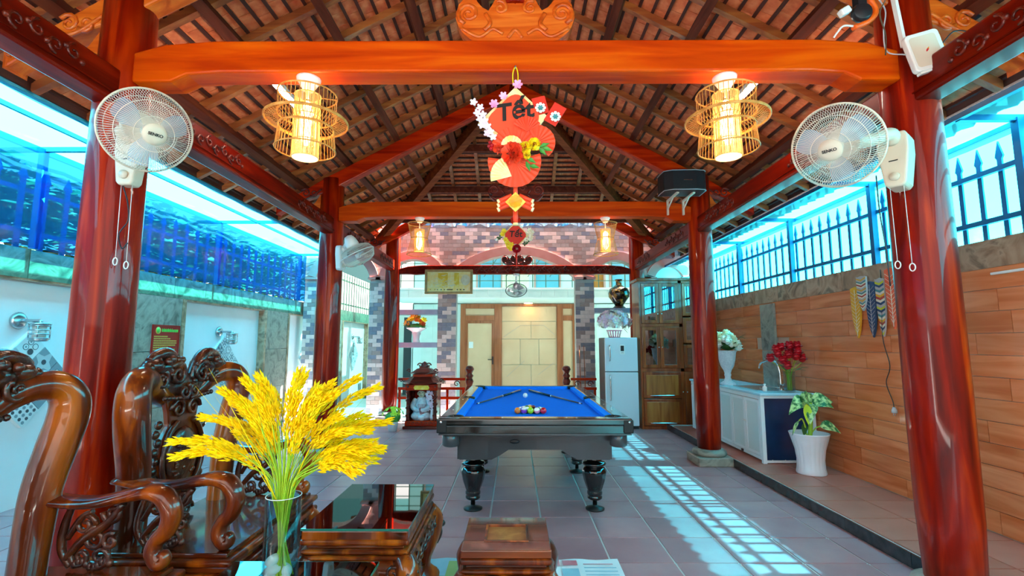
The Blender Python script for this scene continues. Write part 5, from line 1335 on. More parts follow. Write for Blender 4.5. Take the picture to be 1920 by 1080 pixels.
    for s in (-1, 1):
        cs_.ell(P(-.262, s * .17, 1.27), (.060, .085, .060), 16, 8); cs_.ell(P(-.24, s * .25, 1.285), (.05, .055, .040), 12, 6); cs_.ell(P(-.235, s * .295, 1.275), (.036, .030, .030), 10, 6)
        cs_.ell(P(-.20, s * .20, 1.305), (.020, .020, .020), 8, 6); cs_.ell(P(-.215, s * .155, 1.315), (.022, .026, .022), 8, 6)
        cs_.tube(cr([P(-.25, s * .05, 1.20), P(-.24, s * .09, 1.29), P(-.24, s * .16, 1.345), P(-.24, s * .24, 1.335), P(-.24, s * .28, 1.31)]), lerps([.03, .035, .028, .02], 25), 9)
        cs_.spiral(P(-.215, s * .10, 1.235), (0, s, 0), (0, 0, 1), .065, 1.6, .017, start=.6); cs_.spiral(P(-.215, s * .22, 1.215), (0, s, 0), (0, 0, 1), .05, 1.4, .014, start=2)
        cs_.spiral(P(-.21, s * .04, 1.14), (0, s, 0), (0, 0, 1), .045, 1.4, .012, start=2)
        for k in range(7): cs_.ell(P(-.212, s * (.02 + .028 * k), 1.105 + .002 * k), (.014, .014, .014), 6, 4)
        for k in range(12): cs_.ell(P(-.215 + rn.uniform(-.01, .01), s * rn.uniform(.04, .26), rn.uniform(1.18, 1.33)), rn.uniform(.010, .020), 6, 4)
    cs_.build('crest', 'rosewood_dark', ch)
    # arms: a dished board curling over into an S foot
    for s in (-1, 1):
        pts = cr([P(-.25, s*.38, .775), P(-.12, s*.385, .752), P(.0, s*.39, .750), P(.12, s*.40, .772), P(.20, s*.405, .785), P(.265, s*.405, .765), P(.30, s*.405, .70), P(.285, s*.405, .635), P(.245, s*.405, .59), P(.235, s*.405, .545), P(.262, s*.405, .505), P(.285, s*.405, .515), P(.28, s*.405, .54), P(.262, s*.405, .535)], 6)
        rr = []
        prof = [(.062, .020), (.062, .021), (.060, .023), (.055, .026), (.05, .032), (.046, .038), (.042, .040), (.038, .036), (.034, .030), (.034, .034), (.034, .034), (.03, .022), (.026, .016), (.022, .012)]
        m_ = len(pts)
        for i in range(m_):
            f_ = i / (m_ - 1) * (len(prof) - 1); k = min(int(f_), len(prof) - 2); t = f_ - k; rr.append(tuple(prof[k][q] * (1-t) + prof[k+1][q] * t for q in range(2)))
        MB().tube(pts, rr, 14, up=(0, 0, 1)).build('arm', 'rosewood', ch)
        pn = MB()
        pn.tube(cr([P(-.10, s*.39, .74), P(-.13, s*.395, .66), P(-.14, s*.40, .56), P(-.10, s*.40, .49)]), lerps([.012, .018, .012], 19), 7)
        pn.tube(cr([P(-.12, s*.40, .52), P(-.05, s*.40, .60), P(.04, s*.40, .66), P(.10, s*.40, .74)]), lerps([.014, .02, .014], 19), 7)
        pn.tube(cr([P(-.12, s*.40, .60), P(-.07, s*.40, .68), P(-.02, s*.395, .71)]), lerps([.012, .014, .01], 13), 7)
        for (x, z, r_, st) in ((-.05, .655, .045, 0), (.0, .60, .05, 1.5), (.06, .70, .04, 3), (-.06, .53, .045, 2), (.02, .53, .045, 4), (.06, .59, .035, 1)): pn.spiral(P(x, s*.40, z), (1, 0, 0), (0, 0, 1), r_, 1.4, .013, start=st)
        for k in range(10): pn.ell(P(-.08 + .016 * k, s*.40, .50 + .012 * math.sin(k)), (.014, .014, .018), 6, 4)
        pn.build('arm_panel', 'rosewood_dark', ch)
    return ch
carved_chair('carved rosewood armchair with beast-head crest, right behind the yellow rice stalks', -1.57, 2.70, 1)
carved_chair('carved rosewood armchair cut by the left picture edge, nearest the viewer', -1.72, 1.69, 2)

def carved_table(name, label, cat, x0, x1, y0, y1, z, glass=None, panel=False, group=None, leg=.05):
    t = thing(name, label, cat, ((x0 + x1) / 2, (y0 + y1) / 2, 0), group); zt = z
    if glass:
        MB().bx(x0, x1, y0, y1, z - .010, z).build('glass_top', 'table_glass', t)
        MB().bx(x0 - .0015, x1 + .0015, y0 - .0015, y0, z - .010, z).build('glass_edge', 'glass_edge', t); MB().bx(x1, x1 + .0015, y0, y1, z - .010, z).build('glass_edge', 'glass_edge', t)
        MB().bx(x0, x1, y1, y1 + .0015, z - .010, z).build('glass_edge', 'glass_edge', t)
        zt = z - .0105
        MB().bx(x0 + .004, x1 - .004, y0 + .004, y1 - .004, zt - .03, zt - .012).build('table_top', 'rosewood_flat', t)
        for b in ((x0 + .002, x1 - .002, y0 + .002, y0 + .07), (x0 + .002, x1 - .002, y1 - .07, y1 - .002), (x0 + .002, x0 + .07, y0 + .07, y1 - .07), (x1 - .07, x1 - .002, y0 + .07, y1 - .07)):
            MB().bx(*b, zt - .045, zt).build('top_frame', 'rosewood', t, bevel=.006)
    else:
        q = .26
        ax, bx_, ay, by_ = x0 + (x1 - x0) * q, x1 - (x1 - x0) * q, y0 + (y1 - y0) * q, y1 - (y1 - y0) * q
        MB().bx(ax, bx_, ay, by_, zt - .03, zt - .008).build('inset_panel', 'cabinet_panel', t)
        for b in ((x0, x1, y0, ay), (x0, x1, by_, y1), (x0, ax, ay, by_), (bx_, x1, ay, by_)): MB().bx(*b, zt - .035, zt).build('top_frame', 'rosewood_flat', t, bevel=.004)
        for b in ((ax - .008, bx_ + .008, ay - .008, ay + .004), (ax - .008, bx_ + .008, by_ - .004, by_ + .008), (ax - .008, ax + .004, ay, by_), (bx_ - .004, bx_ + .008, ay, by_)): MB().bx(*b, zt - .01, zt + .004).build('fillet', 'rosewood', t, bevel=.002)
    def slab(d, a, b, m, bv): MB().bx(x0 - d, x1 + d, y0 - d, y1 + d, zt - b, zt - a).build('moulding', m, t, bevel=bv, seg=3)
    slab(.004, .036, .066, 'rosewood', .012); slab(-.022, .066, .084, 'rosewood_flat', .004); slab(.002, .084, .106, 'rosewood', .010); slab(.016, .106, .124, 'rosewood', .008)
    z1 = zt - .124; z0 = z1 - .12
    # bombe apron with carved relief
    for (a, b, sd) in (((x0, y0), (x1, y0), (0, -1)), ((x1, y0), (x1, y1), (1, 0)), ((x1, y1), (x0, y1), (0, 1)), ((x0, y1), (x0, y0), (-1, 0))):
        a, b, sd = Vector((*a, 0)), Vector((*b, 0)), Vector((*sd, 0)); L_ = (b - a).length; u = (b - a) / L_; mb = MB(); vs = []; n = 16
        for i in range(n + 1):
            q = i / n; cut = .055 * max(0, 1 - abs(2 * q - 1) * 1.35) ; low = z0 + cut + .012 * math.sin(q * 6.28 * 3)
            for (o_, zz) in ((-.02, z1), (.018, z1 - .03), (.022, z1 - .06), (.004, low), (-.02, low), ): vs.append(a + u * L_ * q + sd * o_ + Vector((0, 0, zz)))
        mb.add(vs, [(i*5+k, i*5+5+k, i*5+6+k, i*5+1+k) for i in range(n) for k in range(4)], True); mb.build('apron', 'rosewood', t)
        cv = MB(); m_ = max(3, int(L_ / .1))
        for k in range(m_):
            c = a + u * L_ * (k + .5) / m_ + sd * .02 + Vector((0, 0, z1 - .055)); cv.spiral(c, u, (0, 0, 1), .04, 1.3, .009, start=k * 2, n=12, sign=1 if k % 2 else -1)
            cv.ell(c + u * .045 + Vector((0, 0, -.005)), (.018, .018, .018), 7, 5)
        cv.build('apron_carving', 'rosewood_dark', t)
    for sx in (-1, 1):
        for sy in (-1, 1):
            cx, cy = (x0 if sx < 0 else x1), (y0 if sy < 0 else y1)
            def Q(o_, zz): return Vector((cx + sx * o_, cy + sy * o_, zz))
            lg = MB().tube(cr([Q(-.03, z1), Q(.004, z1 - .07), Q(-.008, z1 - .17), Q(-.03, z1 * .38), Q(-.03, .10), Q(.0, .045), Q(.02, .03)]), lerps([leg, leg * 1.15, leg * .9, leg * .6, leg * .55, leg * .8, leg * .6], 37), 10).build('leg', 'rosewood', t)
            hd = MB(); c = Q(.024, z1 - .07)
            hd.ell(c, (.028, .028, .034), 10, 6); hd.ell(c + Vector((sx * .022, sy * .022, -.035)), (.022, .022, .02), 8, 5); hd.ell(c + Vector((sx * .02, -sy * .012, .022)), .013, 7, 5); hd.ell(c + Vector((-sx * .012, sy * .02, .022)), .013, 7, 5)
            hd.tube(cr([c + Vector((0, 0, -.04)), c + Vector((sx * .012, sy * .012, -.09)), c + Vector((-sx * .004, -sy * .004, -.14))]), lerps([.022, .016, .008], 13), 7)
            hd.build('leg_carving', 'rosewood_dark', lg)
    MB().bx(x0 + .03, x1 - .03, y0 + .03, y1 - .03, .10, .125).build('lower_shelf', 'rosewood_flat', t)
    return t
carved_table('side_table', 'carved rosewood side table with green-edged glass top, between vase and stool', 'table', -.985, -.490, 2.34, 3.05, .55, True)
carved_table('carved_stool', 'square carved rosewood stool with a framed inset seat, front centre', 'stool', -.247, .167, 2.33, 2.755, .46, None, leg=.055)
carved_table('coffee_table', 'glass topped coffee table under the vase at bottom edge', 'table', -1.03, -.500, .70, 1.885, .60, True)

# vase with yellow rice stalks
VX, VY, VZ = -.778, 1.70, .60
va = thing('glass_vase', 'clear glass cylinder vase holding the yellow rice stalks', 'vase', (VX, VY, VZ))
MB().lathe([(.0, .004), (.052, .004), (.056, .012), (.057, .29), (.0545, .29), (.0535, .014), (.0, .014)], 36, (VX, VY, VZ)).build('vase', 'vase_glass', va)
MB().ring((VX, VY, VZ + .29), (0, 0, 1), .0558, .0014, 36, 6).build('rim', 'white_plastic', va)
pb = [(-.028, -.030, .026, .030, .018, 'lowest'), (.030, -.025, .026, .026, .016, 'right'), (-.022, -.018, .055, .03, .017, 'middle'), (.031, -.012, .050, .022, .019, 'upper right'), (-.024, -.012, .084, .027, .016, 'topmost left'), (.0, .028, .026, .028, .018, 'rearmost'), (.005, .02, .052, .028, .016, 'second rearmost')]
for (dx, dy, dz, a, b, q) in pb:
    o = MB().ell((0, 0, 0), (a, a * .75, b), 14, 8).build('pebble', 'pebble'); o.location = (VX + dx * .85, VY + dy * .8, VZ + dz + .004); o.rotation_euler = (0, random.uniform(-.4, .4), random.uniform(0, 3)); tag(o, f'smooth white pebble in the glass vase, {q} of the heap', 'pebble', 'white pebbles in the vase')
bq = thing('rice_bouquet', 'bunch of bright yellow artificial rice stalks standing in the glass vase', 'flowers', (VX, VY, VZ + .02))
rn = random.Random(14)
NS = 52
def grain(mb, p, d, L_, r):
    x, y, d = frame_from(d); a = p; b = p + d * L_; m_ = p + d * L_ * .5
    mb.add([a, m_ + x * r, m_ + y * r, m_ - x * r, m_ - y * r, b], [(0, 2, 1), (0, 3, 2), (0, 4, 3), (0, 1, 4), (5, 1, 2), (5, 2, 3), (5, 3, 4), (5, 4, 1)], False)
for k in range(NS):
    ph = (k + .5) / NS; th = R(-56 + 116 * ((k * 0.618) % 1.0)); dy = rn.uniform(-.75, .75)
    Ls = rn.uniform(.13, .31) * (1.0 - .30 * abs(math.sin(th)))
    base = Vector((VX - .025 * math.sin(th) + rn.uniform(-.015, .015), VY + rn.uniform(-.02, .02), VZ + .03))
    mouth = Vector((VX + .034 * math.sin(th), VY + .03 * dy, VZ + .285))
    out = Vector((math.sin(th) + .13, dy * .55, math.cos(th) * .95)).normalized()
    q1 = mouth + Vector((out.x * .35, out.y * .35, .9)).normalized() * Ls * .4
    q2 = q1 + out * Ls * .62
    MB().tube(cr([base, (base + mouth) / 2 + Vector((0, 0, .0)), mouth, q1, q2], 4), lerps([.0028, .0026, .0022, .0018], 17), 5, cap=False).build('stem', 'stem_green', bq)
    side = 1 if out.x >= 0 else -1
    tip = q2 + (out * .95 + Vector((side * .18, out.y * .3, -.22 - .25 * abs(out.x)))).normalized() * rn.uniform(.14, .20)
    mid = (q2 + tip) / 2 + Vector((0, 0, .018)); cv = cr([q2, mid, tip], 9); mb = MB(); mb.tube(cv, .0016, 4, cap=False)
    for i, c in enumerate(cv[1:]):
        d = (cv[min(i + 2, len(cv) - 1)] - cv[i]).normalized(); x, y, _ = frame_from(d); f_ = i / len(cv)
        for j in range(10):
            a = rn.random() * 6.28; sp_ = (.018 * (1 - .45 * f_)) * rn.uniform(.4, 1); off = (x * math.cos(a) + y * math.sin(a))
            grain(mb, c + off * sp_ * .8 + d * rn.uniform(-.006, .006), d * .95 + off * rn.uniform(.1, .4), rn.uniform(.020, .030), .0030)
    mb.build('panicle', 'rice_yellow', bq)
for k in range(12):
    th = R(rn.uniform(-60, 60)); m0 = Vector((VX + .03 * math.sin(th), VY + rn.uniform(-.03, .03), VZ + .28)); o = Vector((math.sin(th), rn.uniform(-.4, .4), 1)).normalized(); L_ = rn.uniform(.35, .5)
    MB().tube(cr([m0, m0 + o * L_ * .5, m0 + o * L_ + Vector((math.sin(th) * .04, 0, -.01))]), lerps([.003, .0035, .0005], 13), 5, flat=.3).build('blade_leaf', 'rice_yellow' if k % 3 else 'stem_green', bq)

# sheets of printed paper under the stool
def paper(x0, x1, y0, y1, z, label, m, marks):
    t = thing('printed_paper', label, 'paper', ((x0+x1)/2, (y0+y1)/2, z)); n = 10; mb = MB(); vs = []
    for i in range(n + 1):
        for j in range(5): vs.append((x0 + (x1-x0)*i/n, y0 + (y1-y0)*j/4, z + .004 + .004 * math.sin(i * 1.1 + j * .8)))
    mb.add(vs, [(i*5+j, i*5+5+j, i*5+6+j, i*5+1+j) for i in range(n) for j in range(4)], True)
    vs2 = [(x, y, q - .003) for x, y, q in vs]; mb.add(vs2, [(i*5+j, i*5+1+j, i*5+6+j, i*5+5+j) for i in range(n) for j in range(4)], True)
    mb.build('sheet', m, t)
    for (a, b, c, d_, mm) in marks: MB().bx(x0 + (x1-x0)*a, x0 + (x1-x0)*b, y0 + (y1-y0)*c, y0 + (y1-y0)*d_, z + .0085, z + .0095).build('print', mm, t)
paper(.20, .665, 2.86, 3.33, .001, 'white printed paper on the floor, sticking out right of the stool', 'paper_white', [(.06, .18, .78, .96, 'paper_print'), (.22, .42, .80, .94, 'paper_print'), (.20, .42, .35, .7, 'paper_blue'), (.5, .93, .62, .64, 'paper_blue'), (.5, .93, .72, .74, 'paper_blue'), (.5, .93, .52, .54, 'paper_blue'), (.5, .9, .82, .84, 'paper_print')])
paper(-.60, -.20, 2.84, 3.34, .001, 'pale blue printed paper on the floor between side table and stool', 'paper_blue', [(.45, .62, .5, .9, 'paper_green'), (.30, .5, .30, .5, 'paper_green'), (.7, .95, .3, .7, 'paper_white')])

# ================================================================== LEFT WALL: patterned diamonds, caged lamps, notice
def motif(mb, kind, o, s):
    """flat inlay of a patterned tile in local (u, v), square of side s centred at o"""
    if kind == 0:
        for k in range(8):
            a = math.pi / 4 * k; mb.append(([(.06*math.cos(a-.5), .06*math.sin(a-.5)), (.44*math.cos(a-.12), .44*math.sin(a-.12)), (.47*math.cos(a), .47*math.sin(a)), (.44*math.cos(a+.12), .44*math.sin(a+.12)), (.06*math.cos(a+.5), .06*math.sin(a+.5))], 'tile_pale' if k % 2 else 'tile_dark'))
    elif kind == 1:
        for k in range(4):
            a = math.pi / 4 + math.pi / 2 * k; cx, cy = .23 * math.cos(a), .23 * math.sin(a)
            mb.append(([(cx + .15*math.cos(t*.524), cy + .15*math.sin(t*.524)) for t in range(12)], 'tile_dark')); mb.append(([(cx + .12*math.cos(t*.524), cy + .12*math.sin(t*.524)) for t in range(12)], 'tile_pale')); mb.append(([(cx + .05*math.cos(t*.785), cy + .05*math.sin(t*.785)) for t in range(8)], 'tile_mid'))
    elif kind == 2:
        mb.append(([(0, .46), (.46, 0), (0, -.46), (-.46, 0)], 'tile_dark')); mb.append(([(0, .40), (.40, 0), (0, -.40), (-.40, 0)], 'tile_pale'))
        for k in range(4):
            a = math.pi / 2 * k + .785; mb.append(([(.03*math.cos(a-1), .03*math.sin(a-1)), (.17*math.cos(a-.25), .17*math.sin(a-.25)), (.25*math.cos(a), .25*math.sin(a)), (.17*math.cos(a+.25), .17*math.sin(a+.25)), (.03*math.cos(a+1), .03*math.sin(a+1))], 'tile_dark'))
    elif kind == 3:
        for i in range(4):
            for j in range(4):
                cx, cy = -.36 + .24 * i, -.36 + .24 * j; mb.append(([(cx + .085*math.cos(t*1.047), cy + .085*math.sin(t*1.047)) for t in range(6)], 'tile_dark' if (i + j) % 2 else 'tile_mid'))
    elif kind == 4:
        for (cx, cy) in ((-.5, -.5), (.5, -.5), (.5, .5), (-.5, .5)):
            sx, sy = (1 if cx < 0 else -1), (1 if cy < 0 else -1); mb.append(([(cx, cy), (cx + .42*sx, cy), (cx + .30*sx, cy + .30*sy), (cx, cy + .42*sy)], 'tile_mid'))
        mb.append(([(.13*math.cos(t*.785), .13*math.sin(t*.785)) for t in range(8)], 'tile_dark'))
    else:
        for k in range(4):
            a = math.pi / 2 * k; mb.append(([(0, 0), (.22*math.cos(a-.55), .22*math.sin(a-.55)), (.46*math.cos(a), .46*math.sin(a)), (.22*math.cos(a+.55), .22*math.sin(a+.55))], 'tile_mid')); mb.append(([(.40*math.cos(a+.785)+.07*math.cos(t*1.047), .40*math.sin(a+.785)+.07*math.sin(t*1.047)) for t in range(6)], 'tile_dark'))
INL = ['tile_pale', 'tile_mid', 'tile_dark']
def diamond(yc, zc, hw, hh, label, n, seed, green=False):
    x = XL + .0
    d = thing('patterned_panel', label, 'wall panel', (XL - .09, yc, zc - hh)); rn = random.Random(seed)
    MB().prism([(0, hh), (hw, 0), (0, -hh), (-hw, 0)], (XL - .10, yc, zc), (0, 1, 0), (0, 0, 1), (.03, 0, 0)).build('back_board', 'white_paint', d)
    u = Vector((0, hw, hh)) / n; v = Vector((0, -hw, hh)) / n
    for i in range(n):
        for j in range(n):
            c = Vector((XL - .07, yc, zc - hh)) + u * (i + .5) + v * (j + .5)
            base = rn.choice(['tile_light', 'tile_pale', 'tile_light', 'tile_mid'])
            k_ = .975
            tl_ = MB().prism([(-.5*k_, -.5*k_), (.5*k_, -.5*k_), (.5*k_, .5*k_), (-.5*k_, .5*k_)], c, u, v, (.010, 0, 0)).build('tile', base, d)
            sh = []; motif(sh, (i * 5 + j * 3 + seed) % 6 if n < 5 else rn.choice([0, 1, 3, 3, 5]), None, 1)
            mb = MB(); lay = 0
            for (pl, m_) in sh:
                lay += 1; mb.cm = INL.index(m_); mb.prism([(p[0] * .96, p[1] * .96) for p in pl], c + Vector((.010 + .0004 * (lay % 4), 0, 0)), u, v, (.001, 0, 0))
            mb.build('inlay', INL, tl_)
diamond(4.25, 1.09, .40, .415, 'large diamond of patchwork grey pattern tiles at far left', 3, 3)
diamond(7.10, 1.09, .40, .415, 'smaller-looking diamond of pattern tiles above the armchair', 4, 5)
diamond(9.98, 1.09, .36, .40, 'diamond tile panel seen through the left brick arch', 3, 1)
diamond(12.85, 1.09, .36, .40, 'farthest dark diamond tile panel beyond the arcade', 3, 2)
def wall_lamp(y, z, label):
    l = thing('wall_lamp', label, 'lamp', (XL - .1, y, z))
    MB().lathe([(.07, 0), (.075, .012), (.055, .035), (.02, .045)], 22, (XL - .10, y, z), (1, 0, 0)).build('wall_plate', 'steel', l)
    a = Vector((XL - .06, y, z)); c = Vector((XL + .10, y, z - .09))
    MB().tube(cr([a, a + Vector((.09, 0, .0)), c + Vector((0, 0, .085)), c + Vector((0, 0, .06))]), .014, 8).build('arm', 'steel', l)
    MB().lathe([(.075, .055), (.078, .066), (.03, .075)], 22, c).build('cap', 'steel', l)
    MB().lathe([(.045, -.075), (.048, .055)], 20, c).build('shade', 'frosted_white', l)
    for k in range(4): MB().ring(c + Vector((0, 0, .045 - .035 * k)), (0, 0, 1), .068, .006, 26, 6).build('cage_ring', 'steel', l)
    for k in range(4):
        t = math.pi / 2 * k + .6; u = Vector((math.cos(t), math.sin(t), 0)) * .068; MB().cyl(c + u + Vector((0, 0, .055)), c + u + Vector((0, 0, -.07)), .005, 8).build('cage_bar', 'steel', l)
    MB().lathe([(0, -.09), (.06, -.085), (.068, -.065), (.05, -.06)], 20, c).build('base_cap', 'steel', l)
wall_lamp(4.15, 1.59, 'chrome caged wall lamp above the largest diamond at far left')
wall_lamp(7.0, 1.56, 'chrome caged wall lamp above the second diamond, over the armchair')
wall_lamp(9.95, 1.56, 'caged wall lamp seen through the left arch')
wall_lamp(12.8, 1.56, 'farthest caged wall lamp, beyond the arcade')
sg = thing('notice_board', 'red notice with green heading and yellow lines on the stone pilaster', 'sign', (XL + .01, 5.80, 1.2))
MB().bx(XL, XL + .012, 5.585, 6.015, 1.06, 1.60).build('board', 'sign_red', sg)
for b in ((5.575, 6.025, 1.60, 1.612), (5.575, 6.025, 1.048, 1.06), (5.575, 5.585, 1.06, 1.60), (6.015, 6.025, 1.06, 1.60)): MB().bx(XL, XL + .016, *b).build('frame', 'sign_red', sg)
MB().lathe([(.0, .002), (.042, .002), (.042, 0)][::-1], 20, (XL + .012, 5.66, 1.545), (1, 0, 0)).build('emblem', 'sign_yellow', sg); MB().lathe([(.032, 0), (.030, .0035), (0, .0035)], 6, (XL + .012, 5.66, 1.545), (1, 0, 0)).build('emblem', 'sign_green', sg)
lt = MB(); rn = random.Random(4); y = 5.72
for w_ in (.022, .03, .02, .03, .026, .022, .03, .024, .022):
    if y + w_ < 6.0: lt.bx(XL + .012, XL + .0145, y, y + w_, 1.53, 1.562); lt.bx(XL + .012, XL + .0145, y + w_ * .3, y + w_ * .6, 1.565, 1.572) if rn.random() < .5 else None
    y += w_ + .006
lt.build('heading_print', 'sign_green', sg)
ln = MB()
for k, w_ in enumerate((.22, .27, .38, .38, .36, .24, .36, .38, .15, .35, .36, .28, .34, .25, .18, .24)):
    y = 5.60
    while y < 5.60 + w_:
        q = rn.uniform(.012, .03); ln.bx(XL + .012, XL + .0135, y, min(y + q, 5.60 + w_), 1.468 - .0255 * k, 1.483 - .0255 * k); y += q + .005
ln.build('text_lines', 'sign_yellow', sg)
# ================================================================== FRIDGE, CABINET, COUNTER AND WHAT STANDS ON THEM
fg_ = thing('fridge', 'white two-door fridge with a flower basket on top', 'fridge', (1.77, 8.4, 0))
MB().bx(1.505, 2.035, 8.19, 8.75, .02, 1.49).build('body', 'grey_panel', fg_, bevel=.01)
for (z0, z1, hz0, hz1) in ((.93, 1.49, 1.10, 1.36), (.05, .918, .46, .87)):
    dr_ = MB().bx(1.50, 2.04, 8.13, 8.19, z0, z1).build('door', 'fridge_white', fg_, bevel=.012, seg=3)
    hd = MB(); hd.tube(cr([(1.575, 8.128, hz0), (1.575, 8.098, hz0 + .03), (1.575, 8.095, (hz0 + hz1) / 2), (1.575, 8.098, hz1 - .03), (1.575, 8.128, hz1)]), .012, 8); hd.build('handle', 'chrome', dr_)
MB().bx(1.505, 2.035, 8.16, 8.19, .0, .05).build('foot_grille', 'dark_plastic', fg_)
mg = MB().bx(1.745, 1.825, 8.122, 8.13, 1.215, 1.37).build('sticker', 'white_paint', fg_); MB().bx(1.757, 1.813, 8.1205, 8.122, 1.265, 1.355).build('dark_label', 'dark_plastic', mg)
MB().bx(1.757, 1.813, 8.1205, 8.122, 1.228, 1.236).build('print_line', 'grey_plastic', mg); MB().bx(1.765, 1.805, 8.1205, 8.122, 1.244, 1.252).build('print_line', 'grey_plastic', mg)

cb = thing('display_cabinet', 'tall brown wooden cabinet with glazed upper doors beside the fridge', 'cabinet', (2.68, 8.35, 0))
C0, C1, CY0, CY1 = 2.085, 3.29, 8.13, 8.62
MB().bx(C0, C0 + .035, CY0 + .02, CY1, .0, 2.44).build('side_panel', 'cabinet_wood', cb); MB().bx(C1 - .035, C1, CY0 + .02, CY1, .0, 2.44).build('side_panel', 'cabinet_wood', cb)
MB().bx(C0 + .035, C1 - .035, CY1 - .02, CY1, .0, 2.44).build('back_panel', 'cabinet_panel', cb)
MB().bx(C0 - .03, C1 + .0, CY0 - .01, CY1, 2.44, 2.49).build('cornice', 'cabinet_wood', cb, bevel=.012)
for z in (.02, .95, 1.30, 1.70, 2.05): MB().bx(C0 + .035, C1 - .035, CY0 + .03, CY1 - .02, z - .012, z + .012).build('shelf', 'cabinet_wood', cb)
for (x0, x1) in ((C0, C0 + .03), (2.745, 2.80), (C1 - .03, C1)): MB().bx(x0, x1, CY0, CY0 + .03, 0.0, 2.44).build('stile', 'cabinet_wood', cb)
for z0, z1 in ((0, .05), (.93, .985), (1.67, 1.72), (2.40, 2.44)): MB().bx(C0 + .03, C1 - .03, CY0, CY0 + .03, z0, z1).build('cross_rail', 'cabinet_wood', cb)
def gdoor(x0, x1, z0, z1, knob, m='cabinet_glass'):
    fw = .055; d = MB(); d.bx(x0, x0 + fw, CY0 - .012, CY0 + .012, z0, z1); d.bx(x1 - fw, x1, CY0 - .012, CY0 + .012, z0, z1); d.bx(x0 + fw, x1 - fw, CY0 - .012, CY0 + .012, z0, z0 + fw); d.bx(x0 + fw, x1 - fw, CY0 - .012, CY0 + .012, z1 - fw, z1)
    o = d.build('door', 'cabinet_wood', cb, bevel=.004); MB().bx(x0 + fw, x1 - fw, CY0 - .003, CY0 + .003, z0 + fw, z1 - fw).build('glass_pane', m, o)
    MB().ell((knob, CY0 - .024, (z0 + z1) / 2 - (.18 if z0 > 1.7 else 0)), .013, 10, 6).build('knob', 'chrome', o)
gdoor(C0 + .035, 2.415, 1.725, 2.395, 2.385); gdoor(2.42, 2.74, 1.725, 2.395, 2.45); gdoor(C0 + .035, 2.415, .99, 1.665, 2.39); gdoor(2.42, 2.74, .99, 1.665, 2.445)
gdoor(2.805, 3.03, 1.85, 2.395, 3.0); gdoor(3.035, 3.26, 1.85, 2.395, 3.06); gdoor(2.805, 3.03, 1.40, 1.82, 3.0); gdoor(3.035, 3.26, 1.40, 1.82, 3.06); gdoor(2.805, 3.03, .99, 1.37, 3.0); gdoor(3.035, 3.26, .99, 1.37, 3.06)
def drawer(x0, x1, z0, z1):
    o = MB().bx(x0, x1, CY0 - .012, CY0 + .012, z0, z1).build('drawer', 'cabinet_wood', cb, bevel=.005)
    MB().bx(x0 + .045, x1 - .045, CY0 - .018, CY0 - .010, z0 + .05, z1 - .05).build('panel', 'cabinet_panel', o, bevel=.006)
    MB().tube(cr([(x0 + .12, CY0 - .012, z0 + .045), (x0 + .13, CY0 - .035, z0 + .045), (x1 - .13, CY0 - .035, z0 + .045), (x1 - .12, CY0 - .012, z0 + .045)]), .008, 8).build('pull', 'chrome', o)
drawer(C0 + .035, 2.74, .50, .925); drawer(C0 + .035, 2.74, .06, .49)
o = MB().bx(2.805, 3.26, CY0 - .012, CY0 + .012, .055, .925).build('door', 'cabinet_wood', cb, bevel=.005); MB().ell((2.83, CY0 - .024, .6), .014, 10, 6).build('knob', 'chrome', o)
MB().ell((2.765, CY0 - .012, .60), .013, 10, 6).build('lock_knob', 'chrome', cb)
# things behind the glass
dk = thing('dark_carving', 'small dark carved ornament inside the cabinet, lower right glazed door', 'ornament', (2.6, 8.35, .962)); mb = MB(); mb.ell((2.60, 8.35, 1.06), (.09, .05, .09), 12, 7); mb.ell((2.66, 8.33, 1.17), (.05, .04, .06), 10, 6); mb.ell((2.54, 8.34, 1.02), (.06, .05, .05), 10, 6); mb.bx(2.52, 2.70, 8.3, 8.4, .962, .99); mb.build('carving', 'rosewood_dark', dk)
rp = thing('red_box', 'red patterned box inside the cabinet, upper right glazed door', 'box', (2.58, 8.4, 1.72)); MB().bx(2.47, 2.70, 8.33, 8.45, 1.712, 1.86).build('box', 'paper_red', rp, bevel=.01); MB().bx(2.47, 2.70, 8.326, 8.33, 1.77, 1.79).build('band', 'petal_pink', rp)

ct = thing('kitchen_counter', 'white aluminium sink counter with dark blue end panel', 'counter', (3.03, 6.5, .09))
K0, K1, KY0, KY1, KZ = 2.72, 3.31, 5.48, 7.62, .85
MB().bx(K0 - .02, K1, KY0 - .02, KY1 + .02, KZ - .03, KZ).build('worktop', 'counter_top', ct, bevel=.008)
MB().bx(K0 + .03, K1 - .0, KY0 + .02, KY0 + .035, .12, KZ - .03).build('end_panel', 'navy_panel', ct)
for x in (K0 + .012, K1 - .02): MB().bx(x - .02, x + .02, KY0, KY0 + .04, .092, KZ - .03).build('corner_post', 'white_alu', ct)
MB().bx(K0, K1 - .02, KY0 + .005, KY0 + .03, .10, .125).build('end_rail', 'white_alu', ct); MB().bx(K0, K1 - .02, KY0 + .005, KY0 + .03, KZ - .06, KZ - .03).build('end_rail', 'white_alu', ct)
MB().bx(K0 + .02, K1, KY0 + .04, KY1, .15, .17).build('floor_panel', 'white_alu', ct); MB().bx(K0 + .02, K1, KY1 - .02, KY1, .12, KZ - .03).build('end_panel', 'white_alu', ct)
MB().bx(K0, K0 + .03, KY0 + .04, KY1, KZ - .075, KZ - .03).build('front_rail', 'white_alu', ct); MB().bx(K0, K0 + .03, KY0 + .04, KY1, .12, .155).build('front_rail', 'white_alu', ct)
nd = 6; dw = (KY1 - KY0 - .06) / nd
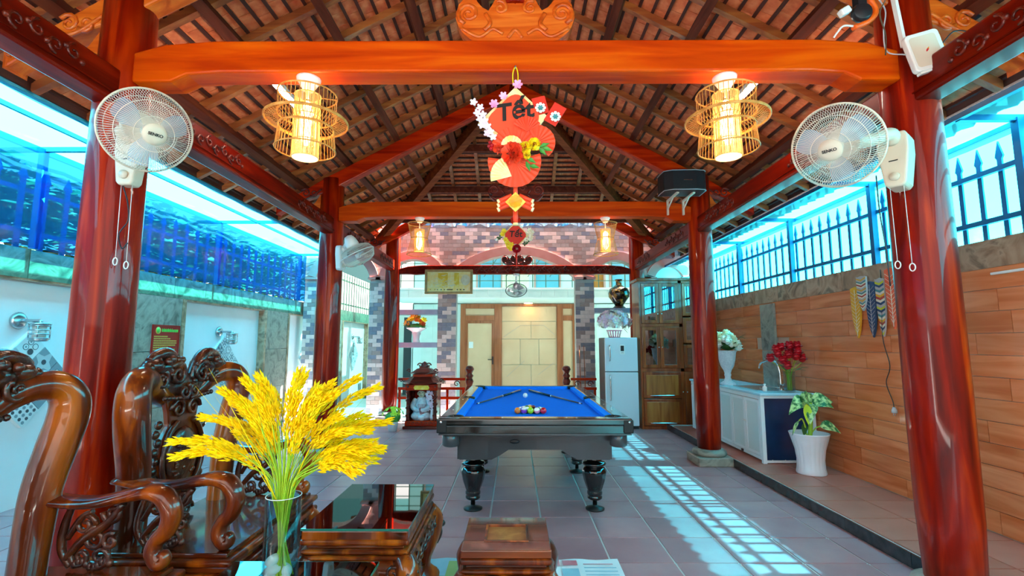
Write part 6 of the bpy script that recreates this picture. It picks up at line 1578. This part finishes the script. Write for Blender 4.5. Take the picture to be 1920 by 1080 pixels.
for k in range(nd):
    y0 = KY0 + .045 + dw * k; y1 = y0 + dw - .008
    d = MB(); d.bx(K0 - .008, K0 + .018, y0, y0 + .035, .16, KZ - .08); d.bx(K0 - .008, K0 + .018, y1 - .035, y1, .16, KZ - .08); d.bx(K0 - .008, K0 + .018, y0 + .035, y1 - .035, .16, .195); d.bx(K0 - .008, K0 + .018, y0 + .035, y1 - .035, KZ - .115, KZ - .08)
    o = d.build('door', 'white_alu', ct, bevel=.003); MB().bx(K0, K0 + .008, y0 + .035, y1 - .035, .195, KZ - .115).build('door_panel', 'frosted_white', o)
    MB().lathe([(.008, 0), (.012, .012), (0, .016)], 10, (K0 - .008, y1 - .018 if k % 2 == 0 else y0 + .018, .5), (-1, 0, 0)).build('knob', 'white_plastic', o)
for y in (KY0 + .5, KY0 + 1.2, KY0 + 1.9): MB().bx(K0 - .012, K0 + .01, y - .02, y + .02, .125, .15).build('catch', 'dark_plastic', ct)
for k in range(5): MB().ell((K0 + .035, KY0 + .018, .18 + .14 * k), .006, 8, 5).build('rivet', 'white_plastic', ct)
for k in range(4): MB().ell((K0 + .10 + .14 * k, KY0 + .018, .125), .006, 8, 5).build('rivet', 'white_plastic', ct)
for (x0, x1, y0, y1, z0, z1) in ((2.80, 3.22, 5.72, 5.74, KZ - .001, KZ + .012), (2.80, 3.22, 6.32, 6.34, KZ - .001, KZ + .012), (2.80, 2.82, 5.74, 6.32, KZ - .001, KZ + .012), (3.20, 3.22, 5.74, 6.32, KZ - .001, KZ + .012)): MB().bx(x0, x1, y0, y1, z0, z1).build('sink_rim', 'steel', ct, bevel=.004)
MB().bx(2.82, 3.20, 5.74, 6.32, KZ + .0005, KZ + .004).build('sink_bowl', 'steel', ct); MB().lathe([(.03, 0), (.028, .006), (.02, .004), (0, .003)], 16, (3.0, 6.0, KZ + .003)).build('drain', 'chrome', ct)
tp = thing('tap', 'tall chrome swan-neck tap at the sink beside the red roses', 'tap', (3.1, 5.78, KZ)); MB().lathe([(.028, 0), (.026, .02), (.016, .03), (.014, .07)], 16, (3.06, 5.68, KZ)).build('base', 'chrome', tp)
MB().tube(cr([(3.06, 5.68, KZ + .05), (3.055, 5.69, KZ + .24), (3.03, 5.72, KZ + .33), (2.98, 5.80, KZ + .345), (2.935, 5.87, KZ + .31), (2.925, 5.89, KZ + .25)]), .011, 10).build('spout', 'chrome', tp); MB().tube([(3.06, 5.68, KZ + .06), (3.10, 5.66, KZ + .085)], .008, 8).build('lever', 'chrome', tp)
dsp = thing('soap_bottle', 'small white bottle on the sink edge, left of the tap', 'bottle', (2.86, 5.66, KZ)); MB().lathe([(.022, 0), (.024, .01), (.024, .05), (.01, .062), (.01, .075), (.014, .077), (.014, .085), (0, .088)], 14, (2.86, 5.66, KZ)).build('bottle', 'white_plastic', dsp)
def rose(mb, c, r, seed):
    rn = random.Random(seed); c = Vector(c); mb.ell(c, (r * .62, r * .62, r * .7), 10, 7)
    for ring_, (rr, zz, n, up) in enumerate(((.5, .35, 4, .55), (.8, .1, 5, .45), (1.0, -.2, 6, .3))):
        for k in range(n):
            t = 6.283 * k / n + ring_ * .6 + rn.random() * .3; u = Vector((math.cos(t), math.sin(t), 0)); v = Vector((-math.sin(t), math.cos(t), 0)); b = c + Vector((0, 0, zz * r - r * .3))
            mb.add([b, b + u * r * rr * .7 + v * r * .5 + Vector((0, 0, r * up)), b + u * r * rr + Vector((0, 0, r * (up + .25))), b + u * r * rr * .7 - v * r * .5 + Vector((0, 0, r * up))], [(0, 1, 2, 3)], True)
def leaf(mb, a, b, w_, droop=.0, nseg=6, nrm=(0, 0, 1), fold=.15):
    a, b = Vector(a), Vector(b); d = b - a; s = d.cross(Vector(nrm)).normalized(); vs = []; L_ = d.length; up = s.cross(d).normalized()
    for i in range(nseg + 1):
        f_ = i / nseg; c = a + d * f_ + Vector((0, 0, -droop * f_ * f_)) + Vector((0, 0, droop * .45 * math.sin(math.pi * f_))); q = w_ * math.sin(math.pi * (f_ ** .75)) * .5 + .001
        vs += [c - s * q + up * q * fold, c, c + s * q + up * q * fold]
    mb.add(vs, [(3*i+k, 3*i+k+1, 3*i+4+k, 3*i+3+k) for i in range(nseg) for k in range(2)], True)
rv = thing('rose_vase', 'clear glass vase on the counter holding red roses', 'vase', (3.08, 5.54, KZ)); MB().lathe([(0, .004), (.05, .004), (.056, .02), (.058, .20), (.062, .235), (.058, .235), (.054, .20), (.05, .02), (0, .014)], 28, (3.08, 5.54, KZ)).build('vase', 'vase_glass', rv)
rs = thing('rose_bouquet', 'bunch of red roses in a glass vase by the tap', 'flowers', (3.08, 5.54, KZ + .02))
hp = [(-.20, .0, .38), (-.13, -.03, .43), (-.06, .02, .50), (.02, -.02, .52), (.12, .0, .52), (-.03, -.07, .42), (.05, -.08, .40), (-.09, -.06, .36), (.14, -.05, .38), (-.06, -.09, .30), (-.11, .03, .48), (.06, .04, .48), (.10, -.04, .45)]
for i, (dx, dy, dz) in enumerate(hp):
    rb2 = MB(); rose(rb2, (3.075 + dx * .95, 5.54 + dy, KZ + dz), .064, i); rb2.build('rose', 'rose_red', rs); MB().tube(cr([(3.08 + dx * .12, 5.54 + dy * .2, KZ + .025), (3.08 + dx * .2, 5.54 + dy * .3, KZ + .22), (3.08 + dx * .95, 5.54 + dy * .95, KZ + dz - .035)]), .003, 5).build('stem', 'stem_green', rs)
for (dx, dz, w_) in ((.17, .26, .05), (.20, .30, .05), (-.12, .28, .05), (-.03, .26, .06), (.08, .28, .06), (-.15, .34, .04)):
    mb = MB(); leaf(mb, (3.08 + dx * .3, 5.52, KZ + .24), (3.08 + dx, 5.49, KZ + dz), w_, .02); mb.build('leaf', 'leaf_green', rs)
ur = thing('white_urn', 'tall white footed urn with white flowers on the counter', 'vase', (2.83, 6.55, KZ))
MB().lathe([(.095, 0), (.10, .015), (.085, .03), (.05, .05), (.035, .10), (.045, .13), (.038, .15), (.05, .19), (.085, .25), (.105, .34), (.115, .42), (.125, .44), (.12, .45), (.10, .44), (.0, .40)], 30, (2.83, 6.55, KZ)).build('urn', 'urn_white', ur)
uf = thing('white_flowers', 'rounded bouquet of white flowers in the tall urn', 'flowers', (2.83, 6.55, KZ + .43)); rn = random.Random(31)
dm = MB(); dm.ell((2.85, 6.55, KZ + .52), (.10, .10, .07), 14, 8); dm.build('foliage_core', 'leaf_dark', uf)
for i in range(60):
    a = rn.random() * 6.28; e = rn.uniform(-.35, 1.5); r_ = rn.uniform(.11, .19); c = Vector((2.85 + r_ * math.cos(a) * math.cos(e), 6.55 + r_ * math.sin(a) * math.cos(e), KZ + .52 + r_ * .95 * math.sin(e)))
    rb2 = MB(); rose(rb2, c, rn.uniform(.040, .056), i); rb2.build('blossom', 'petal_white' if i % 3 else 'petal_cream', uf)
for i in range(16):
    a = rn.random() * 6.28; mb = MB(); c = Vector((2.85 + .14 * math.cos(a), 6.55 + .14 * math.sin(a), KZ + .50 + rn.uniform(0, .16))); leaf(mb, c, c + Vector((.10 * math.cos(a), .10 * math.sin(a), rn.uniform(-.05, .07))), .035); mb.build('leaf', 'leaf_dark', uf)
# potted plant
PX, PY, PZ = 3.0, 5.10, .09
po = thing('white_planter', 'flared ribbed white planter beside the counter', 'plant pot', (PX, PY, PZ))
MB().lathe([(.0, .0), (.132, .0), (.138, .012), (.125, .06), (.122, .14), (.135, .24), (.160, .33), (.182, .39), (.186, .402), (.176, .402), (.150, .33), (.0, .33)], 60, (PX, PY, PZ), flute=lambda t, z: 1 + (.035 * math.cos(20 * t) if .02 < z < .39 else 0)).build('pot', 'white_ceramic', po)
MB().lathe([(.0, .335), (.15, .332)], 24, (PX, PY, PZ)).build('soil', 'bark', po)
dp = thing('potted_plant', 'dieffenbachia with broad speckled leaves growing in the white planter', 'plant', (PX, PY, PZ + .335))
def leaf_mat():
    m = mat('dieff_leaf', ['#2c7438', '#3c8c44'], .4); nt = m.node_tree; N = nt.nodes; L = nt.links
    tx = N.new('ShaderNodeTexNoise'); tx.inputs['Scale'].default_value = 26; tx.inputs['Detail'].default_value = 3; cr_ = N.new('ShaderNodeValToRGB'); e = cr_.color_ramp.elements
    e[0].position = .42; e[0].color = S('#1c6a34'); e[1].position = .60; e[1].color = S('#c4e094'); tc = N.new('ShaderNodeTexCoord'); L.new(tc.outputs['Object'], tx.inputs['Vector']); L.new(tx.outputs['Fac'], cr_.inputs[0]); L.new(cr_.outputs[0], N['Principled BSDF'].inputs['Base Color'])
leaf_mat()
top = Vector((PX + .035, PY, PZ + .70))
MB().tube(cr([(PX, PY, PZ + .32), (PX + .02, PY, PZ + .45), (PX + .03, PY, PZ + .58), top]), lerps([.024, .02, .016], 19), 10).build('stem', 'stem_green', dp)
for (dx, dy, dz, w_, dr_) in ((-.24, -.02, -.02, .10, .10), (-.13, -.08, .10, .12, .05), (.02, .10, .12, .11, .04), (.22, -.02, .06, .11, .05), (.16, -.12, .02, .10, .06), (-.10, -.14, -.10, .10, .10), (.24, .05, .04, .09, .04), (-.05, .05, .13, .10, .03)):
    mb = MB(); leaf(mb, top + Vector((dx * .12, dy * .12, -.01)), top + Vector((dx, dy, dz)), w_ * 1.5, dr_, 8, (.05, -.75, .65)); mb.build('leaf', 'dieff_leaf', dp)
for (a, b, w_) in (((PX - .02, PY - .03, PZ + .50), (PX - .075, PY - .09, PZ + .46), .0), ):
    pass
mb = MB(); leaf(mb, (PX + .09, PY - .04, PZ + .47), (PX + .26, PY - .10, PZ + .46), .12, .05, 8, (.05, -.75, .65)); mb.build('leaf', 'dieff_leaf', dp)
MB().tube(cr([(PX + .03, PY, PZ + .40), (PX + .06, PY - .02, PZ + .45), (PX + .09, PY - .04, PZ + .47)]), .006, 6).build('leaf_stalk', 'stem_green', dp)
mb = MB(); leaf(mb, (PX - .12, PY - .05, PZ + .53), (PX - .205, PY - .06, PZ + .40), .05, .02, 6); mb.build('leaf', 'dieff_leaf', dp)
MB().tube(cr([(PX - .03, PY - .02, PZ + .33), (PX - .06, PY - .04, PZ + .48), (PX - .09, PY - .05, PZ + .545), (PX - .12, PY - .05, PZ + .53)]), .007, 6).build('leaf_stalk', 'stem_green', dp)
mb = MB(); leaf(mb, (PX - .05, PY - .08, PZ + .70), (PX - .075, PY - .13, PZ + .50), .085, .0, 7, (0, -1, .2)); mb.build('leaf', 'leaf_yellow', dp)
mb = MB(); leaf(mb, (PX - .05, PY - .02, PZ + .50), (PX - .10, PY - .08, PZ + .38), .06, .0, 6, (0, -1, .2)); mb.build('leaf', 'leaf_dark', dp)

# painted feather boards on the right wall
def feather(y, z0, z1, w_, x, label, base, stripes=None, lean=0.0):
    f = thing('painted_feather', label, 'wall decor', (x, y, z0), 'painted wooden feathers on the right wall')
    h_ = z1 - z0; o = []
    for i in range(9): q = i / 8; o.append((-w_ / 2 * min(1, (math.sin(math.pi * min(.5, q * .72 + .02))) ** .8), h_ * q * .97))
    outl = [(0, 0)] + o[1:] + [(0, h_)] + [(-p[0], p[1]) for p in o[1:]][::-1]
    outl = [(p[0] + lean * p[1], p[1]) for p in outl]
    bd = MB().prism(outl, (x, y, z0), (0, -1, 0), (0, 0, 1), (-.016, 0, 0)).build('board', base, f)
    def wd(z): 
        q = z / h_ / .97; return w_ / 2 * min(1, (math.sin(math.pi * min(.5, q * .72 + .02))) ** .8)
    if stripes:
        z = h_ * .06; k = 0
        while z < h_ * .96:
            t = h_ * .038; m_ = stripes[k % len(stripes)]; k += 1; mb = MB()
            pl = []
            for zz, off in ((z, 0), (z + t, 0)): pl.append((wd(zz), zz))
            dz = -.02
            for sgn in (-1, 1):
                mb.prism([(lean * z, z + dz), (sgn * pl[0][0] * .98 + lean * z, z), (sgn * pl[1][0] * .98 + lean * z, z + t), (lean * z, z + t + dz)], (x - .0165, y, z0), (0, -1, 0), (0, 0, 1), (-.0015, 0, 0))
            mb.build('painted_band', m_, f); z += t * 1.12
    else:
        mb = MB(); mb.bar((x - .0175, y - lean * .02, z0 + .02), (x - .0175, y - lean * h_, z1 - .03), .004, .003)
        for k in range(11):
            z = .06 + (h_ - .1) * k / 11
            for sgn in (-1, 1): mb.bar((x - .0172, y - lean * z, z0 + z - .01), (x - .0172, y - lean * z - sgn * wd(z) * .9, z0 + z + .03), .003, .002)
        mb.build('vein', 'cream_paint' if base != 'navy_paint' else 'grey_paint', f)
ST1 = ['grey_paint', 'cream_paint', 'brick_paint', 'cream_paint', 'teal_paint', 'grey_paint', 'yellow_paint']; ST2 = ['lime_paint', 'grey_paint', 'navy_paint', 'cream_paint', 'brick_paint', 'yellow_paint', 'cream_paint', 'teal_paint', 'grey_paint', 'navy_paint']
feather(4.70, 1.445, 1.94, .125, 3.312, 'mustard yellow painted feather, leftmost of the row on the wall', 'yellow_paint')
feather(4.575, 1.70, 2.03, .125, 3.292, 'short multicoloured striped feather overlapping the yellow one', 'grey_paint', ST1, .0)
feather(4.50, 1.45, 1.97, .125, 3.312, 'navy blue painted feather in the middle of the row', 'navy_paint')
feather(4.375, 1.455, 1.985, .105, 3.312, 'long multicoloured striped feather right of the navy one', 'grey_paint', ST2, .0)
feather(4.245, 1.52, 2.06, .125, 3.312, 'coral orange painted feather, rightmost beside the column', 'coral_paint')
pl_ = thing('plug_lead', 'thin grey lead with a two-pin plug dangling on the plank wall', 'plug', (3.30, 4.33, .80))
MB().tube(cr([(3.315, 4.37, 2.06), (3.30, 4.36, 1.8), (3.295, 4.385, 1.45), (3.31, 4.35, 1.2), (3.30, 4.395, 1.05), (3.30, 4.34, .90), (3.30, 4.33, .845)]), .0035, 6).build('lead', 'dark_plastic', pl_)
MB().lathe([(.010, .05), (.022, .02), (.022, .0), (.006, -.002)], 12, (3.30, 4.33, .795)).build('plug_body', 'grey_plastic', pl_)
for s in (-1, 1): MB().cyl((3.30, 4.33 + s * .011, .795), (3.30, 4.33 + s * .011, .77), .0035, 8).build('pin', 'chrome', pl_)
# white lamp strip high on plank wall, near right edge
ws = thing('wall_batten', 'short white strip on the plank wall at the right picture edge', 'strip', (3.32, 3.15, 1.83)); MB().bx(3.305, 3.325, 2.7, 3.36, 1.868, 1.885).build('strip', 'white_plastic', ws, bevel=.003)

# ---------------------------------------------------------------- vase on shelf, flower basket on the fridge
lv_ = thing('lacquer_vase', 'black lacquer vase with gold pattern on the right shelf', 'vase', (2.06, 9.55, 2.08))
MB().lathe([(.0, 0), (.12, 0), (.125, .015), (.10, .03), (.09, .05)], 26, (2.06, 9.55, 2.08)).build('stand', 'rosewood_dark', lv_)
MB().lathe([(.08, .05), (.13, .12), (.20, .22), (.21, .30), (.18, .38), (.10, .43), (.06, .46), (.055, .52), (.075, .57), (.065, .57), (.045, .52)], 32, (2.06, 9.55, 2.08)).build('vase', 'lacquer_vase', lv_)
fb_ = thing('flower_basket', 'pink footed basket on top of the fridge', 'basket', (1.72, 8.42, 1.49))
bk = MB()
for k in range(16):
    t = 6.283 * k / 16; u = Vector((math.cos(t), math.sin(t), 0)); c = Vector((1.72, 8.42, 1.492)); bk.bar(c + u * .09, c + u * .13 + Vector((0, 0, .12)), .02, .004, u)
bk.ring((1.72, 8.42, 1.612), (0, 0, 1), .13, .007, 26, 6); bk.ring((1.72, 8.42, 1.50), (0, 0, 1), .09, .008, 26, 6); bk.lathe([(0, 1.496), (.09, 1.496)], 16, (1.72, 8.42, 0)); bk.build('basket', 'petal_pink', fb_)
hf = thing('white_hydrangea', 'large round bouquet of pale lilac white blooms on the fridge', 'flowers', (1.72, 8.42, 1.62)); rn = random.Random(8)
MB().ell((1.72, 8.40, 1.78), (.15, .12, .08), 16, 8).build('core', 'petal_lilac', hf)
for i in range(190):
    a = rn.random() * 6.28; e = rn.uniform(-.5, 1.5); d = Vector((math.cos(a) * math.cos(e), math.sin(a) * math.cos(e), math.sin(e))); c = Vector((1.72, 8.40, 1.77)) + Vector((d.x * .27, d.y * .20, d.z * .17)) * rn.uniform(.8, 1.05); mb = MB(); petal_flower(mb, c, .056, 5, .45, d, rn.random() * 3)
    mb.build('bloom', 'petal_lilac' if i % 2 else 'petal_white', hf)
for i in range(5):
    mb = MB(); leaf(mb, (1.86, 8.38, 1.66), (1.94 + .02 * i, 8.34, 1.56 + .05 * i), .05); mb.build('leaf', 'leaf_dark', hf)
# bowl of orange and yellow flowers on lower left shelf
bw = thing('flower_bowl', 'white footed bowl on the lower left shelf', 'bowl', (-1.93, 9.56, 1.41)); MB().lathe([(.07, 0), (.075, .01), (.06, .06), (.07, .14), (.09, .17), (.08, .19), (.10, .22), (.19, .27), (.20, .285), (.0, .27)], 26, (-1.93, 9.56, 1.41)).build('bowl', 'white_ceramic', bw)
ofl = thing('orange_flowers', 'orange and yellow flower arrangement in the white shelf bowl', 'flowers', (-1.93, 9.56, 1.69)); rn = random.Random(17)
MB().ell((-1.93, 9.56, 1.72), (.18, .12, .06), 14, 7).build('foliage_core', 'leaf_green', ofl)
for i in range(20):
    a = rn.uniform(-1.3, 1.3); r_ = rn.uniform(.10, .24); c = Vector((-1.93 + r_ * math.sin(a), 9.52 + rn.uniform(-.08, .08), 1.72 + r_ * .75 * math.cos(a))); mb = MB(); petal_flower(mb, c, .06, 6, .5, (math.sin(a), -.8, math.cos(a)), rn.random()); mb.build('blossom', ['petal_orange', 'petal_yellow', 'petal_orange', 'paper_orange_red'][i % 4], ofl)
for i in range(12):
    a = rn.uniform(-1.6, 1.6); mb = MB(); c = Vector((-1.93 + .1 * math.sin(a), 9.50, 1.71)); leaf(mb, c, c + Vector((.18 * math.sin(a), -.04, .08 * math.cos(a))), .05); mb.build('leaf', 'leaf_green', ofl)
# altar shrine with seated figure, pot of yellow flowers
sx0, sx1, sy0, sy1 = -1.80, -1.27, 8.12, 8.60
sn_ = thing('altar_shrine', 'carved dark red shrine cabinet with tiered roof on the floor', 'shrine', (-1.53, 8.35, 0))
MB().bx(sx0 - .03, sx1 + .03, sy0 - .03, sy1, 0, .05).build('plinth', 'carved_dark', sn_, bevel=.01); MB().bx(sx0, sx1, sy0, sy1, .05, .13).build('base', 'rafter_red', sn_, bevel=.01)
cv = MB()
for k in range(7): cv.spiral((sx0 + .06 + .07 * k, sy0 - .004, .09), (1, 0, 0), (0, 0, 1), .03, 1.3, .007)
cv.build('base_carving', 'carved_dark', sn_)
for x in (sx0 + .04, sx1 - .04):
    for y in (sy0 + .03, sy1 - .04):
        MB().lathe([(.035, .13), (.03, .16), (.026, .4), (.03, .66), (.04, .70)], 14, (x, y, 0)).build('pillar', 'carved_dark', sn_)
    cv = MB(); cv.tube([Vector((x + .032 * math.cos(k * .7), sy0 + .03 + .032 * math.sin(k * .7), .15 + .0135 * k)) for k in range(40)], .010, 6); cv.build('dragon_coil', 'carved_dark', sn_)
MB().bx(sx0 + .02, sx1 - .02, sy1 - .03, sy1, .13, .72).build('back_panel', 'rafter_red', sn_); MB().bx(sx0 + .02, sx0 + .04, sy0 + .06, sy1 - .03, .13, .72).build('side_panel', 'carved_dark', sn_); MB().bx(sx1 - .04, sx1 - .02, sy0 + .06, sy1 - .03, .13, .72).build('side_panel', 'carved_dark', sn_)
MB().bx(sx0, sx1, sy0, sy0 + .03, .62, .72).build('lintel', 'rafter_red', sn_, bevel=.006); pl2 = MB(); pl2.prism([(-.11, 0), (.11, 0), (.13, .03), (.11, .07), (-.11, .07), (-.13, .03)], (-1.535, sy0 - .006, .635), (1, 0, 0), (0, 0, 1), (0, .008, 0)); pl2.build('gilt_plate', 'gold_bright', sn_)
def roof_tier(z, w0, w1, d0, d1, h_, fl_):
    mb = MB(); n = 12; vs = []
    for i in range(n):
        pass
    cx, cy = -1.535, 8.36; q = []
    for (w_, d, zz, lift) in ((w0, d0, z, fl_), (w0 * .86, d0 * .86, z + h_ * .35, 0), (w1, d1, z + h_, 0)):
        for k in range(16):
            t = 2 * math.pi * (k + .5) / 16; c_, s_ = math.cos(t), math.sin(t); m_ = max(abs(c_), abs(s_)); px, py = c_ / m_, s_ / m_; corner = (abs(px * py)) ** 2; q.append((cx + px * w_ / 2, cy + py * d / 2, zz + lift * corner))
    mb.add(q, [(r * 16 + k, r * 16 + (k + 1) % 16, (r + 1) * 16 + (k + 1) % 16, (r + 1) * 16 + k) for r in range(2) for k in range(16)] + [list(range(16))[::-1], [32 + k for k in range(16)]]); mb.build('roof_tier', 'carved_dark', sn_)
    for s in (-1, 1): 
        MB().spiral((cx + s * w0 * .5, cy - d0 * .48, z + fl_ + .01), (s, 0, 0), (0, 0, 1), .035, 1.2, .012).build('roof_horn', 'carved_dark', sn_)
roof_tier(.72, .66, .40, .60, .36, .12, .06); MB().bx(-1.70, -1.37, 8.2, 8.52, .83, .88).build('neck_block', 'rafter_red', sn_); roof_tier(.88, .44, .22, .42, .2, .09, .05); MB().bx(-1.61, -1.46, 8.28, 8.44, .96, .99).build('neck_block', 'carved_dark', sn_)
fi = MB(); fi.lathe([(.07, .985), (.09, 1.0), (.05, 1.03), (.06, 1.05), (.0, 1.09)], 14, (-1.535, 8.36, 0)); 
for s in (-1, 1): fi.spiral((-1.535 + s * .07, 8.34, 1.02), (s, 0, 0), (0, 0, 1), .045, 1.3, .012)
fi.build('finial', 'carved_dark', sn_)
fgk = thing('seated_figurine', 'white porcelain seated figurine in blue robe inside the shrine', 'figurine', (-1.56, 8.30, .13))
b_ = MB(); b_.lathe([(.0, .0), (.15, .0), (.17, .04), (.15, .12), (.11, .22), (.10, .30), (.07, .36), (.03, .38)], 24, (-1.56, 8.32, .13)); b_.ell((-1.64, 8.22, .20), (.085, .09, .06), 12, 7); b_.ell((-1.48, 8.22, .20), (.085, .09, .06), 12, 7)
b_.tube(cr([(-1.66, 8.30, .46), (-1.70, 8.24, .36), (-1.62, 8.18, .30), (-1.57, 8.17, .31)]), lerps([.045, .045, .03], 19), 9); b_.tube(cr([(-1.46, 8.30, .46), (-1.42, 8.24, .36), (-1.50, 8.18, .30), (-1.55, 8.17, .31)]), lerps([.045, .045, .03], 19), 9); b_.build('robe', 'figure_white', fgk)
hd = MB(); hd.ell((-1.56, 8.29, .56), (.062, .062, .075), 16, 10); hd.ell((-1.56, 8.228, .55), (.012, .016, .014), 8, 5); hd.ell((-1.625, 8.29, .555), (.012, .015, .025), 8, 5); hd.ell((-1.495, 8.29, .555), (.012, .015, .025), 8, 5); hd.cyl((-1.56, 8.3, .46), (-1.56, 8.3, .53), .032); hd.build('head', 'petal_cream', fgk)
fc_ = MB(); fc_.ell((-1.585, 8.233, .575), .008, 6, 4); fc_.ell((-1.535, 8.233, .575), .008, 6, 4); fc_.bar((-1.58, 8.234, .525), (-1.54, 8.234, .525), .008, .006); fc_.build('face_paint', 'ink_black', fgk)
hr = MB(); hr.ell((-1.56, 8.305, .60), (.066, .064, .05), 14, 7); hr.ell((-1.56, 8.30, .66), (.035, .035, .03), 10, 6); hr.build('cap', 'paper_red', fgk)
ib = thing('incense_bowl', 'small pale incense bowl in front of the shrine figurine', 'bowl', (-1.53, 8.17, .13)); MB().lathe([(.03, 0), (.05, .02), (.06, .06), (.055, .08), (.0, .07)], 16, (-1.53, 8.10 + .07, .13)).build('bowl', 'white_ceramic', ib); is_ = MB()
for k in range(7): is_.cyl((-1.53 + .008 * (k - 3), 8.17, .20), (-1.53 + .02 * (k - 3), 8.16, .40), .003, 6)
is_.build('incense_stick', 'rose_red', ib)
lc = thing('flower_vase', 'small white vase with pink white flowers at the right of the figurine', 'vase', (-1.37, 8.22, .13)); MB().lathe([(.03, 0), (.045, .05), (.025, .14), (.035, .18)], 14, (-1.37, 8.22, .13)).build('vase', 'white_ceramic', lc); mb = MB(); rn = random.Random(3)
for i in range(22): petal_flower(mb, (-1.40 + rn.uniform(-.06, .06), 8.20, .40 + rn.uniform(-.10, .20)), .03, 5, .3, (0, -1, .2), rn.random())
mb.build('blossom', 'petal_lilac', lc)
yp = thing('yellow_flower_pot', 'white pot of lime yellow flowers on the floor beside the shrine', 'plant pot', (-1.95, 7.95, 0)); MB().lathe([(0, 0), (.065, 0), (.085, .14), (.09, .15), (.08, .15), (0, .13)], 20, (-1.95, 7.95, 0)).build('pot', 'white_ceramic', yp); rn = random.Random(77)
MB().ell((-1.95, 7.95, .22), (.13, .12, .09), 14, 8).build('foliage', 'leaf_green', yp)
for i in range(34):
    a = rn.random() * 6.28; e = rn.uniform(.2, 1.5); d = Vector((math.cos(a) * math.cos(e), math.sin(a) * math.cos(e), math.sin(e))); mb = MB(); petal_flower(mb, Vector((-1.95, 7.95, .24)) + Vector((d.x * .16, d.y * .14, d.z * .13)), .035, 5, .4, d, rn.random()); mb.build('bloom', 'leaf_yellow', yp)
for i in range(10):
    a = rn.random() * 6.28; mb = MB(); c = Vector((-1.95 + .08 * math.cos(a), 7.95 + .08 * math.sin(a), .19)); leaf(mb, c, c + Vector((.12 * math.cos(a), .12 * math.sin(a), -.02)), .06); mb.build('leaf', 'leaf_green', yp)
# cue rack / small dark speaker stand beside the fridge
for (x, lab) in ((1.235, 'left'), (1.32, 'right')):
    q = thing('pool_cue', f'thin pool cue leaning upright on the right brick pier, {lab} one of two', 'cue', (x, 9.2, 0)); MB().tube([(x, 9.15, .0), (x + .01, 9.42, 1.35)], [.014, .006], 8).build('shaft', 'door_wood', q); MB().tube([(x, 9.15, .0), (x + .002, 9.20, .28)], [.0155, .014], 8).build('butt', 'black_lacquer', q)
